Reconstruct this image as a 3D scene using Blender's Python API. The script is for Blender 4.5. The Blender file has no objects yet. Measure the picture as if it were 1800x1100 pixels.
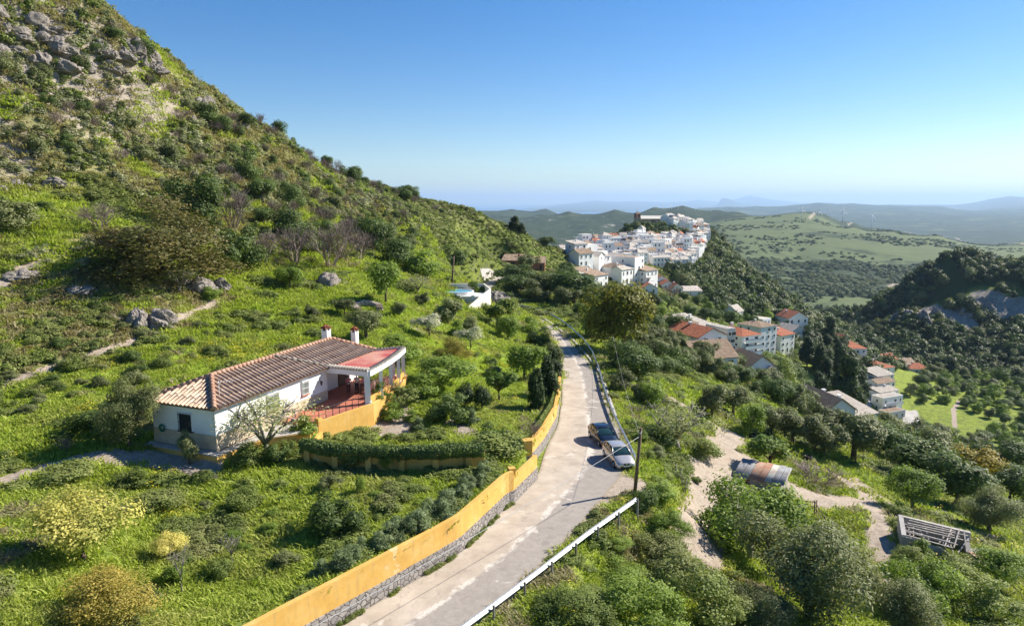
import bpy, bmesh, math, random
import numpy as np
from mathutils import Vector, Matrix, Euler
R = math.radians
scene = bpy.context.scene
COL = scene.collection
rng = np.random.default_rng(7)
random.seed(7)
PITCH = R(9.14); CP, SP = math.cos(PITCH), math.sin(PITCH)

# ---------------------------------------------------------------- helpers
def tag(o, label=None, cat=None, group=None, kind=None):
    if label: o["label"] = label
    if cat: o["category"] = cat
    if group: o["group"] = group
    if kind: o["kind"] = kind
    return o

def empty(name, loc=(0, 0, 0), rz=0.0, label=None, cat=None, group=None, parent=None):
    o = bpy.data.objects.new(name, None); COL.objects.link(o)
    o.empty_display_size = 0.3
    o.location = loc; o.rotation_euler = (0, 0, rz)
    if parent: o.parent = parent
    return tag(o, label, cat, group)

def link(name, me, parent=None):
    o = bpy.data.objects.new(name, me); COL.objects.link(o)
    if parent: o.parent = parent
    return o

def np_mesh(name, V, Q, mats=(), smooth=False, mi=None, tint=None):
    """mesh from arrays: V (n,3), Q (m,k) faces all with k corners"""
    me = bpy.data.meshes.new(name)
    V = np.asarray(V, dtype=np.float32); Q = np.asarray(Q, dtype=np.int32)
    k = Q.shape[1]
    me.vertices.add(len(V)); me.vertices.foreach_set("co", V.ravel())
    me.loops.add(Q.size); me.loops.foreach_set("vertex_index", Q.ravel())
    me.polygons.add(len(Q))
    me.polygons.foreach_set("loop_start", np.arange(0, Q.size, k, dtype=np.int32))
    if smooth: me.polygons.foreach_set("use_smooth", np.ones(len(Q), dtype=bool))
    for m in mats: me.materials.append(m)
    if mi is not None: me.polygons.foreach_set("material_index", np.asarray(mi, dtype=np.int32))
    if tint is not None:
        a = me.attributes.new("tint", 'FLOAT', 'FACE'); a.data.foreach_set("value", np.asarray(tint, dtype=np.float32))
    me.update(calc_edges=True); me.validate()
    return me

class MB:
    """mesh builder"""
    def __init__(s): s.v = []; s.f = []; s.m = []; s.sm = []
    def add(s, vs, fs, m=0, smooth=False):
        b = len(s.v); s.v += [tuple(v) for v in vs]
        for f in fs: s.f.append([b + i for i in f]); s.m.append(m); s.sm.append(smooth)
        return s
    def box(s, c, size, rz=0.0, m=0, rot=None):
        hx, hy, hz = size[0] / 2, size[1] / 2, size[2] / 2
        M = rot if rot is not None else Matrix.Rotation(rz, 3, 'Z')
        vs = [Vector(c) + M @ Vector((x * hx, y * hy, z * hz)) for z in (-1, 1) for y in (-1, 1) for x in (-1, 1)]
        return s.add(vs, [(0, 2, 3, 1), (4, 5, 7, 6), (0, 1, 5, 4), (2, 6, 7, 3), (0, 4, 6, 2), (1, 3, 7, 5)], m)
    def bar(s, a, b, w, h, m=0):
        a = Vector(a); b = Vector(b); d = b - a
        q = d.to_track_quat('X', 'Z').to_matrix()
        return s.box((a + b) / 2, (d.length, w, h), m=m, rot=q)
    def tube(s, pts, rad, n=6, m=0, cap=True, smooth=True):
        pts = [Vector(p) for p in pts]
        if not hasattr(rad, '__len__'): rad = [rad] * len(pts)
        b = len(s.v); up = Vector((0, 0, 1))
        for i, p in enumerate(pts):
            d = (pts[min(i + 1, len(pts) - 1)] - pts[max(i - 1, 0)])
            if d.length < 1e-9: d = Vector((0, 0, 1))
            d.normalize()
            x = d.cross(up)
            if x.length < .05: x = d.cross(Vector((1, 0, 0)))
            x.normalize(); y = x.cross(d)
            for k in range(n):
                a = 2 * math.pi * k / n
                s.v.append(tuple(p + (x * math.cos(a) + y * math.sin(a)) * rad[i]))
        for i in range(len(pts) - 1):
            for k in range(n):
                k2 = (k + 1) % n
                s.f.append([b + i * n + k, b + i * n + k2, b + (i + 1) * n + k2, b + (i + 1) * n + k]); s.m.append(m); s.sm.append(smooth)
        if cap:
            s.f.append([b + k for k in range(n)]); s.m.append(m); s.sm.append(False)
            s.f.append([b + (len(pts) - 1) * n + k for k in reversed(range(n))]); s.m.append(m); s.sm.append(False)
        return s
    def loft(s, rings, m=0, cap=True, smooth=True):
        b = len(s.v); n = len(rings[0])
        for r in rings: s.v += [tuple(p) for p in r]
        for i in range(len(rings) - 1):
            for k in range(n):
                k2 = (k + 1) % n
                s.f.append([b + i * n + k, b + i * n + k2, b + (i + 1) * n + k2, b + (i + 1) * n + k]); s.m.append(m); s.sm.append(smooth)
        if cap:
            s.f.append([b + k for k in reversed(range(n))]); s.m.append(m); s.sm.append(False)
            s.f.append([b + (len(rings) - 1) * n + k for k in range(n)]); s.m.append(m); s.sm.append(False)
        return s
    def prism(s, poly, z0, z1, m=0):
        n = len(poly)
        z0s = z0 if hasattr(z0, '__len__') else [z0] * n
        z1s = z1 if hasattr(z1, '__len__') else [z1] * n
        vs = [(p[0], p[1], z0s[i]) for i, p in enumerate(poly)] + [(p[0], p[1], z1s[i]) for i, p in enumerate(poly)]
        fs = [list(reversed(range(n))), list(range(n, 2 * n))] + [(i, (i + 1) % n, n + (i + 1) % n, n + i) for i in range(n)]
        return s.add(vs, fs, m)
    def build(s, name, mats, parent=None, recalc=True, bevel=0):
        me = bpy.data.meshes.new(name)
        me.from_pydata(s.v, [], s.f)
        for mt in (mats if isinstance(mats, (list, tuple)) else [mats]): me.materials.append(mt)
        me.polygons.foreach_set("material_index", s.m)
        me.polygons.foreach_set("use_smooth", s.sm)
        if recalc or bevel:
            bm = bmesh.new(); bm.from_mesh(me)
            if recalc: bmesh.ops.recalc_face_normals(bm, faces=bm.faces[:])
            if bevel:
                es = [e for e in bm.edges if len(e.link_faces) == 2 and e.calc_face_angle(0) > .6]
                bmesh.ops.bevel(bm, geom=es, offset=bevel, segments=1, affect='EDGES', clamp_overlap=True)
            bm.to_mesh(me); bm.free()
        me.update()
        return link(name, me, parent)

# ---------------------------------------------------------------- noise
def _hash(ix, iy, seed):
    h = (ix.astype(np.int64) * 374761393 + iy.astype(np.int64) * 668265263 + seed * 1442695041) & 0xffffffff
    h = ((h ^ (h >> 13)) * 1274126177) & 0xffffffff
    return ((h ^ (h >> 16)) & 0xffff) / 65535.0
def vnoise(x, y, seed=0):
    ix = np.floor(x); iy = np.floor(y); fx = x - ix; fy = y - iy
    fx = fx * fx * (3 - 2 * fx); fy = fy * fy * (3 - 2 * fy)
    a = _hash(ix, iy, seed); b = _hash(ix + 1, iy, seed); c = _hash(ix, iy + 1, seed); d = _hash(ix + 1, iy + 1, seed)
    return (a * (1 - fx) + b * fx) * (1 - fy) + (c * (1 - fx) + d * fx) * fy
def fbm(x, y, sc, oct=4, seed=0):
    x = np.asarray(x, float) / sc; y = np.asarray(y, float) / sc
    r = np.zeros_like(x); a = .5; t = 0
    for i in range(oct):
        r = r + a * (vnoise(x, y, seed + i) * 2 - 1); t += a; x = x * 2.03 + 17.3; y = y * 2.03 + 9.1; a *= .5
    return r / t
def sstep(a, b, x):
    t = np.clip((x - a) / (b - a), 0, 1); return t * t * (3 - 2 * t)

# ---------------------------------------------------------------- picture <-> world (used only to work out where things stand)
def slope(py):           # z / Y of a ray
    v = (550 - py) / 1200.0
    return (-SP + v * CP) / (CP + v * SP)
def P(px, py, Y):
    v = (550 - py) / 1200.0; dy = CP + v * SP; t = Y / dy
    return Vector(((px - 900) / 1200.0 * t, Y, (-SP + v * CP) * t))
def PZ(px, py, z):
    return P(px, py, z / slope(py))
def proj(p):
    zc = p[1] * CP - p[2] * SP; yc = p[1] * SP + p[2] * CP
    return 900 + 1200 * p[0] / zc, 550 - 1200 * yc / zc

# ---------------------------------------------------------------- road
_zr = np.array([[-40, -20.5], [20, -21.1], [32, -21.4], [55, -22.0], [80, -23.2], [102, -24.2], [128, -25.6], [168, -26.6], [200, -26.4], [260, -24.5]])
def zroad(Y): return np.interp(Y, _zr[:, 0], _zr[:, 1])
def on_road(px, py, dz=0.0):
    Y = 60.0
    for _ in range(60): Y = .5 * Y + .5 * ((zroad(Y) + dz) / slope(py))
    return P(px, py, Y)
L_px = [(590, 1100), (764, 998), (809, 970), (891, 889), (944, 841), (960, 787), (981, 748), (988, 700), (988, 660), (985, 633), (974, 602), (959, 576), (933, 551)]
R_px = [(835, 1100), (960, 985), (982, 962), (1031, 909), (1062, 872), (1112, 812), (1108, 785), (1082, 740), (1068, 700), (1056, 660), (1036, 633), (1005, 597), (968, 569), (936, 549)]
RL = [on_road(*p) for p in L_px]; RR = [on_road(*p) for p in R_px]
def resample(pts, n):
    pts = np.array([tuple(p) for p in pts], float); d = np.r_[0, np.cumsum(np.linalg.norm(np.diff(pts[:, :2], axis=0), axis=1))]
    t = np.linspace(0, d[-1], n); return np.stack([np.interp(t, d, pts[:, i]) for i in range(pts.shape[1])], 1)
def smooth(a, k=3):
    for _ in range(k):
        b = a.copy(); b[1:-1] = (a[:-2] + 2 * a[1:-1] + a[2:]) / 4; a = b
    return a
# extend below the frame
RL.insert(0, Vector((RL[0].x - 14, RL[0].y - 11, 0))); RR.insert(0, Vector((RR[0].x - 14, RR[0].y - 11, 0)))
RL.insert(0, Vector((RL[0].x - 14, RL[0].y - 10, 0))); RR.insert(0, Vector((RR[0].x - 14, RR[0].y - 10, 0)))
# hidden stretch round the foot of the hill
RL += [Vector((-2, 172, 0)), Vector((-11, 188, 0)), Vector((-12, 205, 0)), Vector((-9, 222, 0)), Vector((-2.5, 240, 0))]
RR += [Vector((1, 177, 0)), Vector((-6, 191, 0)), Vector((-7.5, 205, 0)), Vector((-5, 220, 0)), Vector((2, 238, 0))]
NR = 260
rl = smooth(resample(RL, NR), 4); rr = smooth(resample(RR, NR), 4)
rl[:, 2] = zroad(rl[:, 1]); rr[:, 2] = zroad(rr[:, 1])
rc = (rl + rr) / 2
def dist_poly(x, y, pl):
    """signed distance to polyline (positive on its right side), and parameter index"""
    x = np.asarray(x, float); y = np.asarray(y, float)
    best = np.full(x.shape, 1e9); sg = np.zeros(x.shape); par = np.zeros(x.shape)
    for i in range(len(pl) - 1):
        ax, ay = pl[i][0], pl[i][1]; dx, dy = pl[i + 1][0] - ax, pl[i + 1][1] - ay
        L2 = dx * dx + dy * dy + 1e-12
        t = np.clip(((x - ax) * dx + (y - ay) * dy) / L2, 0, 1)
        ex = x - ax - t * dx; ey = y - ay - t * dy; d = ex * ex + ey * ey
        k = d < best
        best = np.where(k, d, best); sg = np.where(k, np.sign(dx * (-ey) + dy * ex), sg); par = np.where(k, i + t, par)
    return np.sqrt(best) * np.where(sg == 0, 1, sg), par

# ---------------------------------------------------------------- house frame
HN = Vector((-21.7, 48.0, 0)); HD = Vector((.355, .935, 0)); HP = Vector((-.935, .355, 0))   # near corner, along front wall, inward
ZF = -17.8; ZE = -14.75; ZRI = -13.3
def hp(t, w, z=0.0):
    v = HN + HD * t + HP * w; return Vector((v.x, v.y, z))
TER = [hp(6.6, -.0), Vector((-15.9, 54.2, 0)), Vector((-12.75, 59.3, 0)), Vector((-11.6, 63.0, 0)), Vector((-11.1, 66.5, 0)), Vector((-11.3, 69.6, 0)), hp(21, 0)]
PLAT = [hp(-.9, 6.6), hp(-.9, -.9), hp(4, -1.5), hp(6.3, -4.0), Vector((-15.9, 54.0, 0)), Vector((-12.6, 59.1, 0)), Vector((-11.4, 63.0, 0)), Vector((-10.9, 66.5, 0)), Vector((-11.1, 70, 0)), hp(22, 0), hp(22, 6.6)]
def in_poly(x, y, poly):
    x = np.asarray(x, float); y = np.asarray(y, float); c = np.zeros(x.shape, bool); n = len(poly)
    for i in range(n):
        x1, y1 = poly[i][0], poly[i][1]; x2, y2 = poly[(i + 1) % n][0], poly[(i + 1) % n][1]
        k = ((y1 > y) != (y2 > y)) & (x < (x2 - x1) * (y - y1) / (y2 - y1 + 1e-12) + x1)
        c ^= k
    return c

# ---------------------------------------------------------------- terrain control points (px, py, Y) and direct (X, Y, z)
CT = [(0,1100,26),(250,1100,28.5),(420,1100,28.5),(0,950,34),(250,950,37),(450,950,37.5),(620,940,38),(700,880,42),(0,840,43),(200,800,47),(390,822,47),(520,830,47),(640,826,48),(760,830,47.6),(850,822,48.5),
 (0,700,58),(100,700,57.5),(150,650,64),(0,640,62),(250,600,72),(400,560,84),(540,520,97),(650,490,112),(700,540,99),(740,510,118),(800,530,130),(850,540,134),(880,530,150),
 (850,600,98),(900,620,94),(930,640,92),(750,700,65),(700,740,60.5),(780,745,60),(850,720,65),(900,760,58),(800,650,79),(700,600,82),(760,560,102),
 (0,560,70),(0,480,80),(200,520,80),(300,480,92),(100,400,93),(0,300,108),(300,380,117),(400,300,140),(0,100,124),(0,0,130),(0,200,116),(100,250,118),(200,200,134),(300,250,142),(500,400,127),(420,440,112),(550,450,118),
 (500,330,160),(600,400,150),(650,380,178),(700,440,150),(740,400,195),(800,420,225),(780,470,170),(840,450,225),(900,440,265),(880,455,262),(960,455,282),(960,470,262),(900,480,236),(860,490,215),
 # ridge line
 (975,438,305),(920,408,292),(830,374,275),(760,360,262),(700,340,245),(640,328,225),(590,308,212),(530,276,190),(480,240,180),(420,212,170),(345,170,160),(270,112,150),(190,55,142),(120,10,139),(0,-60,136),(-200,-200,132),
 # right of the road
 (1150,868,50.6),(1000,1000,39),(1000,1100,33.8),(1150,1100,36),(1300,1100,40),(1550,1100,43),(1800,1100,45),(1100,1000,41.5),(1250,930,55),(1330,860,66),(1500,900,63),(1700,960,57.5),(1180,850,57),(1200,780,70),(1150,740,76),(1150,700,86),(1120,660,98),(1080,610,125),
 (1400,800,85),(1450,860,72),(1600,850,85),(1790,900,82),(1300,700,112),(1250,660,140),(1400,720,130),(1550,790,120),(1780,830,118),(1090,565,150),(1020,545,178),(1000,520,205),(940,510,215),(1200,560,215),(1250,630,240),(1350,625,290),
 (1450,650,275),(1500,720,275),(1480,750,215),(1560,740,288),(1610,745,286),(1690,740,290),(1650,690,330),(1790,800,235),(1790,700,330),(1700,650,400),(1560,640,370),(1600,655,370),(1500,632,345),(1400,640,290),(1170,585,245),(1390,580,345),
 (1100,535,230),(1200,532,300),(1280,560,320),(1390,560,390),
 # village hill
 (1000,445,440),(990,460,320),(950,452,310),(1040,503,280),(1060,480,310),(1130,505,330),(1220,520,350),(1050,460,360),(1050,430,470),(1100,440,430),(1110,400,560),(1140,394,575),(1170,395,590),(1100,455,400),(1200,398,600),(1248,408,590),(1180,425,510),(1200,450,455),(1245,440,480),(1170,465,420),
 (1290,470,465),(1340,500,455),(1380,528,440),(1250,480,430),(1300,520,410),(1340,545,400),(1200,490,390),
 # right crag
 (1700,449,525),(1760,458,515),(1800,462,505),(1900,470,500),(1655,478,512),(1625,518,500),(1590,556,490),(1520,592,480),(1450,592,520),(1500,610,425),(1650,625,410),(1800,640,390),(1600,560,462),(1680,570,455),(1680,520,475),(1780,540,455),(1720,600,430),(1950,640,370)]
CN = [P(*c) for c in CT]
CN = [(p.x, p.y, p.z) for p in CN]
CN += [(-140, 230, 30), (-100, 260, 14), (-60, 300, -2), (-30, 350, -20), (0, 380, -45), (-80, 400, -40), (-180, 330, 10), (-200, 150, 55), (-180, 60, 20), (-120, 40, 2), (-120, 100, 22), (-80, 20, -8), (-60, 0, -12), (-30, 0, -17), (-180, 0, 10),
       (-8, 20, -21), (-12, 26, -18.9), (0, 10, -22), (10, 24, -23.3), (30, 20, -25.5), (60, 20, -30), (0, -20, -22), (100, 60, -48), (100, 0, -46), (150, 120, -72), (180, 200, -94), (250, 300, -95), (300, 400, -90), (380, 480, -50), (420, 600, -80),
       (0, 450, -60), (20, 520, -75), (60, 600, -60), (0, 700, -130), (80, 680, -90), (120, 680, -60), (180, 680, -70), (230, 640, -90), (250, 560, -100), (240, 500, -105), (220, 600, -85), (225, 470, -90), (300, 560, -85), (350, 620, -110), (300, 700, -140), (450, 700, -130), (200, 760, -135), (100, 760, -130), (-100, 600, -120), (-200, 500, -60), (-300, 300, 20), (-300, 600, -100), (0, 850, -150), (300, 850, -150), (500, 850, -150), (-300, 850, -150), (550, 450, -40), (550, 600, -90)]
# extra points beside the road, so that its verge runs level with it
for i in range(8, 230, 6):
    a = rr[i]; n = rr[min(i + 1, NR - 1)] - rr[i - 1]; n = np.array([n[1], -n[0]]) / (np.hypot(n[0], n[1]) + 1e-9)
    CN.append((a[0] + n[0] * 1.2, a[1] + n[1] * 1.2, a[2] - .25))
    if a[1] > 110: 
        b = rl[i]; CN.append((b[0] - n[0] * 1.5, b[1] - n[1] * 1.5, b[2] + .4))
CN = np.array(CN, float)
class RBF:
    def __init__(s, C, V, c):
        s.C = C; s.c = c; n = len(C)
        A = -s.phi(C, C) ; Pm = np.c_[np.ones(n), C]
        M = np.block([[A + 0.0 * np.eye(n), Pm], [Pm.T, np.zeros((3, 3))]])
        s.w = np.linalg.lstsq(M, np.r_[V, 0, 0, 0], rcond=1e-10)[0]
    def phi(s, X, C): return np.sqrt(((X[:, None, :] - C[None]) ** 2).sum(2) + s.c ** 2)
    def __call__(s, X):
        out = np.empty(len(X)); 
        for i in range(0, len(X), 20000):
            x = X[i:i + 20000]; out[i:i + 20000] = -s.phi(x, s.C) @ s.w[:-3] + s.w[-3] + x @ s.w[-2:]
        return out
near = RBF(CN[:, :2] / 50, CN[:, 2], .08)

FT = [ # far country (px, py, Y)
 (1300,560,700),(1450,552,900),(1400,520,1150),(1600,520,1150),(1300,500,1300),(1520,490,1400),(1750,500,1200),(1400,450,1750),(1600,450,1750),(1800,470,1500),(1300,430,1900),(1500,425,2000),(1300,405,2300),(1400,400,2350),(1260,395,2500),
 (1350,390,2600),(1440,392,2600),(1500,400,2600),(1570,407,2600),(1650,413,2600),(1800,426,2600),(2000,440,2600),
 (1250,388,3300),(1330,381,3500),(1380,377,3500),(1420,373,3500),(1450,377,3500),(1500,390,3400),(1540,400,3300),
 (950,435,2600),(900,440,2300),(860,400,3000),(1000,400,3300),(1080,400,3300),(900,383,3900),(950,377,3900),(1000,372,3900),(1080,369,3900),(1150,365,3900),(1200,362,3900),(1260,368,4000),(1300,373,4000),(1160,390,3400),
 (780,380,5500),(840,371,6000),(900,369,6300),(960,368,6500),
 (1330,362,14000),(1400,360,14500),(1440,357,15000),(1500,358,15000),(1560,361,15000),(1650,362,14500),(1800,365,14500),(1900,366,14500),(1280,364,13000),(1230,366,12500),
 (1400,385,9000),(1560,385,8500),(1700,388,8000),(1800,395,7000),(1650,372,11500),(1500,372,11000),
 (1700,358,26000),(1740,350,26000),(1775,345,26000),(1820,348,26000),(1900,352,26000),(1640,360,26000),(1560,360,26000),
 (1262,362,36000),(1266,352,36000),(1276,349,36000),(1290,353,36000),(1308,361,36000),(1330,362,36000),(1230,363,36000),
]
FP = [P(*c) for c in FT]; FP = [(p.x, p.y, p.z) for p in FP]
def FX(px, Y): return (px - 900) / 1200.0 * Y * .99
for px, Y, z in [(600,900,-150),(800,900,-150),(1000,900,-150),(1150,950,-155),(1250,1000,-155),(1400,900,-155),(1600,850,-150),(1800,900,-150),(300,900,-120),(0,900,-100),(2100,900,-150),
   (600,1600,-190),(900,1700,-190),(1100,1800,-185),(1000,2300,-175),(1200,2500,-170),(300,2000,-200),(0,3000,-240),(300,4000,-250),(600,4000,-240),(600,6000,-280),(300,8000,-305),(700,9000,-300),
   (1500,3000,-150),(1650,3100,-190),(1800,3200,-220),(2000,3200,-230),(1550,4200,-230),(1420,4500,-190),(1300,4700,-180),(1700,5000,-262),(1900,5500,-268),(1500,6500,-268),(1300,7000,-262),
   (1100,5000,-170),(950,5000,-190),(1150,7500,-262),(1000,9000,-290),(850,8500,-290),(850,11000,-312),(1000,12000,-312),(1100,13000,-312),(1180,14000,-312),(600,12000,-320),(1250,10500,-275),(1350,10500,-270),
   (900,20000,-330),(1200,20000,-330),(1300,20000,-330),(600,20000,-330),(300,15000,-330),(0,15000,-330),(0,30000,-330),(900,40000,-330),(1200,30000,-330),(1280,28000,-330),(1280,45000,-330),(1400,20000,-300),(1500,20000,-290),(1700,19000,-290),(1900,19000,-290),
   (1500,24000,-320),(1700,36000,-330),(1900,36000,-330),(1400,34000,-330),(1180,36000,-330),(1350,36000,-330),(1500,45000,-330),
   (900,60000,-330),(1300,60000,-330),(1800,60000,-330),(0,60000,-330),(2100,20000,-290),(2100,6000,-260)]:
    FP.append((FX(px, Y), Y, z))
# the opposite coast, very far off
for px, h in [(960,-250),(1020,60),(1045,180),(1080,90),(1120,140),(1160,40),(1210,130),(1225,250),(1315,560),(1345,330),(1380,150),(1420,-50),(1460,60),(1520,-200),(1290,300)]:
    FP.append((FX(px, 52000), 52000, h))
FP = np.array(FP, float)
def fco(x, y):
    yy = np.maximum(y, 300.0); return np.stack([x / yy * 5.0, np.log(yy)], -1)
far = RBF(fco(FP[:, 0], FP[:, 1]), FP[:, 2], .01)

CLF = [P(1640, 552, 468), P(1600, 560, 468), P(1690, 560, 455), P(1740, 530, 462), P(1790, 545, 452)]
def CLIFF(x, y):
    m = np.zeros(np.shape(x))
    for c in CLF: m = np.maximum(m, 1 - sstep(8, 15, np.hypot(x - c.x, (y - c.y) * .8)))
    return m * (.55 + .45 * vnoise(x / 6, y / 6, 91))
WALL_PX = [(590, 1100), (764, 998), (809, 970), (891, 889), (903, 884)]
wallA = [on_road(*p) for p in WALL_PX]
_d = (wallA[0] - wallA[1]).normalized()
wallA.insert(0, wallA[0] + _d * 22)
wallA2 = [wallA[-1], on_road(944, 841)]
wallB = [on_road(*p) for p in [(930, 822), (957, 787), (978, 748), (985, 705), (986, 672)]]
WLINE = [tuple(p) for p in wallA] + [tuple(p) for p in wallB]       # line behind which the garden is held up
WH = 2.45
def nat(x, y):
    """terrain without man-made works"""
    x = np.asarray(x, float); y = np.asarray(y, float); sh = x.shape; xf = x.ravel(); yf = y.ravel()
    z = np.zeros(xf.shape)
    w = sstep(620, 860, yf)
    n = w < 1; f = w > 0
    zn = np.zeros(xf.shape); zf = np.zeros(xf.shape)
    if n.any(): zn[n] = near(np.stack([xf[n], yf[n]], 1) / 50)
    if f.any(): zf[f] = far(fco(xf[f], yf[f]))
    z = zn * (1 - w) + zf * w
    # roughness
    hill = sstep(0, 14, zn + 14) * sstep(-10, -40, xf) * (1 - w)           # the mountain on the left
    z = z + .10 * fbm(xf, yf, 1.3, 3, 3) * (1 - w) + .32 * fbm(xf, yf, 5, 3, 5) * (1 - w)
    z = z + hill * (1.3 * fbm(xf, yf, 14, 5, 11) + .5 * np.abs(fbm(xf, yf, 4, 3, 12)))
    top = sstep(12, 26, zn) * sstep(-40, -70, xf) * (1 - w)
    z = z + top * (4.0 * np.abs(fbm(xf, yf, 9, 4, 21)) - 1.8)
    crag = sstep(200, 240, xf) * sstep(400, 440, yf) * sstep(-97, -80, zn) * (1 - w)
    z = z + crag * (9 * fbm(xf, yf, 40, 5, 31) + 3 * np.abs(fbm(xf, yf, 12, 3, 32)))
    if 'CLIFF' in globals(): z = z + CLIFF(xf, yf) * (5 * np.abs(fbm(xf, yf, 7, 3, 35)) + .5)
    cl = in_poly(xf, yf, [(100, 400), (140, 330), (190, 330), (240, 450), (240, 620), (150, 480)])
    z = z + cl * (3 * fbm(xf, yf, 25, 4, 41)) * (1 - w)
    z = z + w * fbm(xf, yf, 1, 1, 0) * 0 + w * sstep(700, 1500, yf) * (np.minimum(yf, 9000) * .0022 * fbm(xf, yf, 420, 5, 51) + np.minimum(yf, 4000)* .0012*fbm(xf, yf, 90, 3, 52))
    z = z - w * sstep(15000, 22000, yf) * 0
    return z.reshape(sh)
_wb = [(p[0], p[1]) for p in WLINE]
def H(x, y):
    x = np.asarray(x, float); y = np.asarray(y, float)
    z = nat(x, y)
    m = (y < 262) & (np.abs(x) < 70)
    if not m.any(): return z
    xs = x[m]; ys = y[m]; zz = z[m]
    # road
    dl, pl = dist_poly(xs, ys, rl[::3]); dr, pr = dist_poly(xs, ys, rr[::3])
    zr = zroad(ys)
    k = 1 - sstep(0.3, 3.5, dr)                       # right verge
    zz = np.where(dr > 0, zz * (1 - k) + (zr - .06 - .12 * np.clip(dr, 0, 1)) * k, zz)
    k = 1 - sstep(0.3, 3.0, -dl)
    left = dl < 0
    farl = ys > 92
    zz = np.where(left & farl, zz * (1 - k) + (zr - .06) * k, zz)
    # garden held by the yellow wall
    dw, pw = dist_poly(xs, ys, _wb)
    gz = zr + WH - .35
    gz = np.where((ys > 48) & (ys < 92), zr + 1.75, gz)
    kk = 1 - sstep(.5, 5.0, -dw)
    wallzone = (ys < 88)
    kk = kk * (1 - sstep(78, 90, ys))
    zz = np.where((dw < -.16) & wallzone & (dr < 0), zz * (1 - kk) + gz * kk, zz)
    on = ((dw >= -.16) & (dr <= .02) & wallzone) | ((dl > -.02) & (dr <= .02) & ~wallzone)
    zz = np.where(on, zr - .06, zz)
    # platform of the house
    ip = in_poly(xs, ys, [(p.x, p.y) for p in PLAT])
    zz = np.where(ip, ZF - .6, zz)
    # behind the house the slope is cut back
    t = (xs - HN.x) * HD.x + (ys - HN.y) * HD.y; w_ = (xs - HN.x) * HP.x + (ys - HN.y) * HP.y
    back = (t > -2.5) & (t < 24) & (w_ > 5) & (w_ < 13) & ~ip
    kb = 1 - sstep(1.2, 6, np.abs(w_ - 6.1))
    zz = np.where(back, zz * (1 - kb) + np.minimum(zz, ZF - .25) * kb, zz)
    z = z.copy(); z[m] = zz
    return z
_T = np.exp(np.linspace(math.log(16), math.log(9000), 1400))
def G(px, py, rel=0.0, refine=True):
    """where the ray meets the ground"""
    v = (550 - py) / 1200.0; d = np.array([(px - 900) / 1200.0, CP + v * SP, -SP + v * CP])
    pts = _T[:, None] * d
    h = H(pts[:, 0], pts[:, 1]); k = np.where(pts[:, 2] < h)[0]
    if not len(k): 
        return Vector((pts[-1][0], pts[-1][1], h[-1]))
    i = k[0]
    if i == 0: i = 1
    lo, hi = _T[i - 1], _T[i]
    for _ in range(9):
        mid = (lo + hi) / 2; q = mid * d
        if q[2] < H(np.array([q[0]]), np.array([q[1]]))[0]: hi = mid
        else: lo = mid
    q = hi * d
    return Vector((q[0], q[1], H(np.array([q[0]]), np.array([q[1]]))[0]))
def h1(x, y): return float(H(np.array([float(x)]), np.array([float(y)]))[0])
def zc_of(p): return p[1] * CP - p[2] * SP

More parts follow.
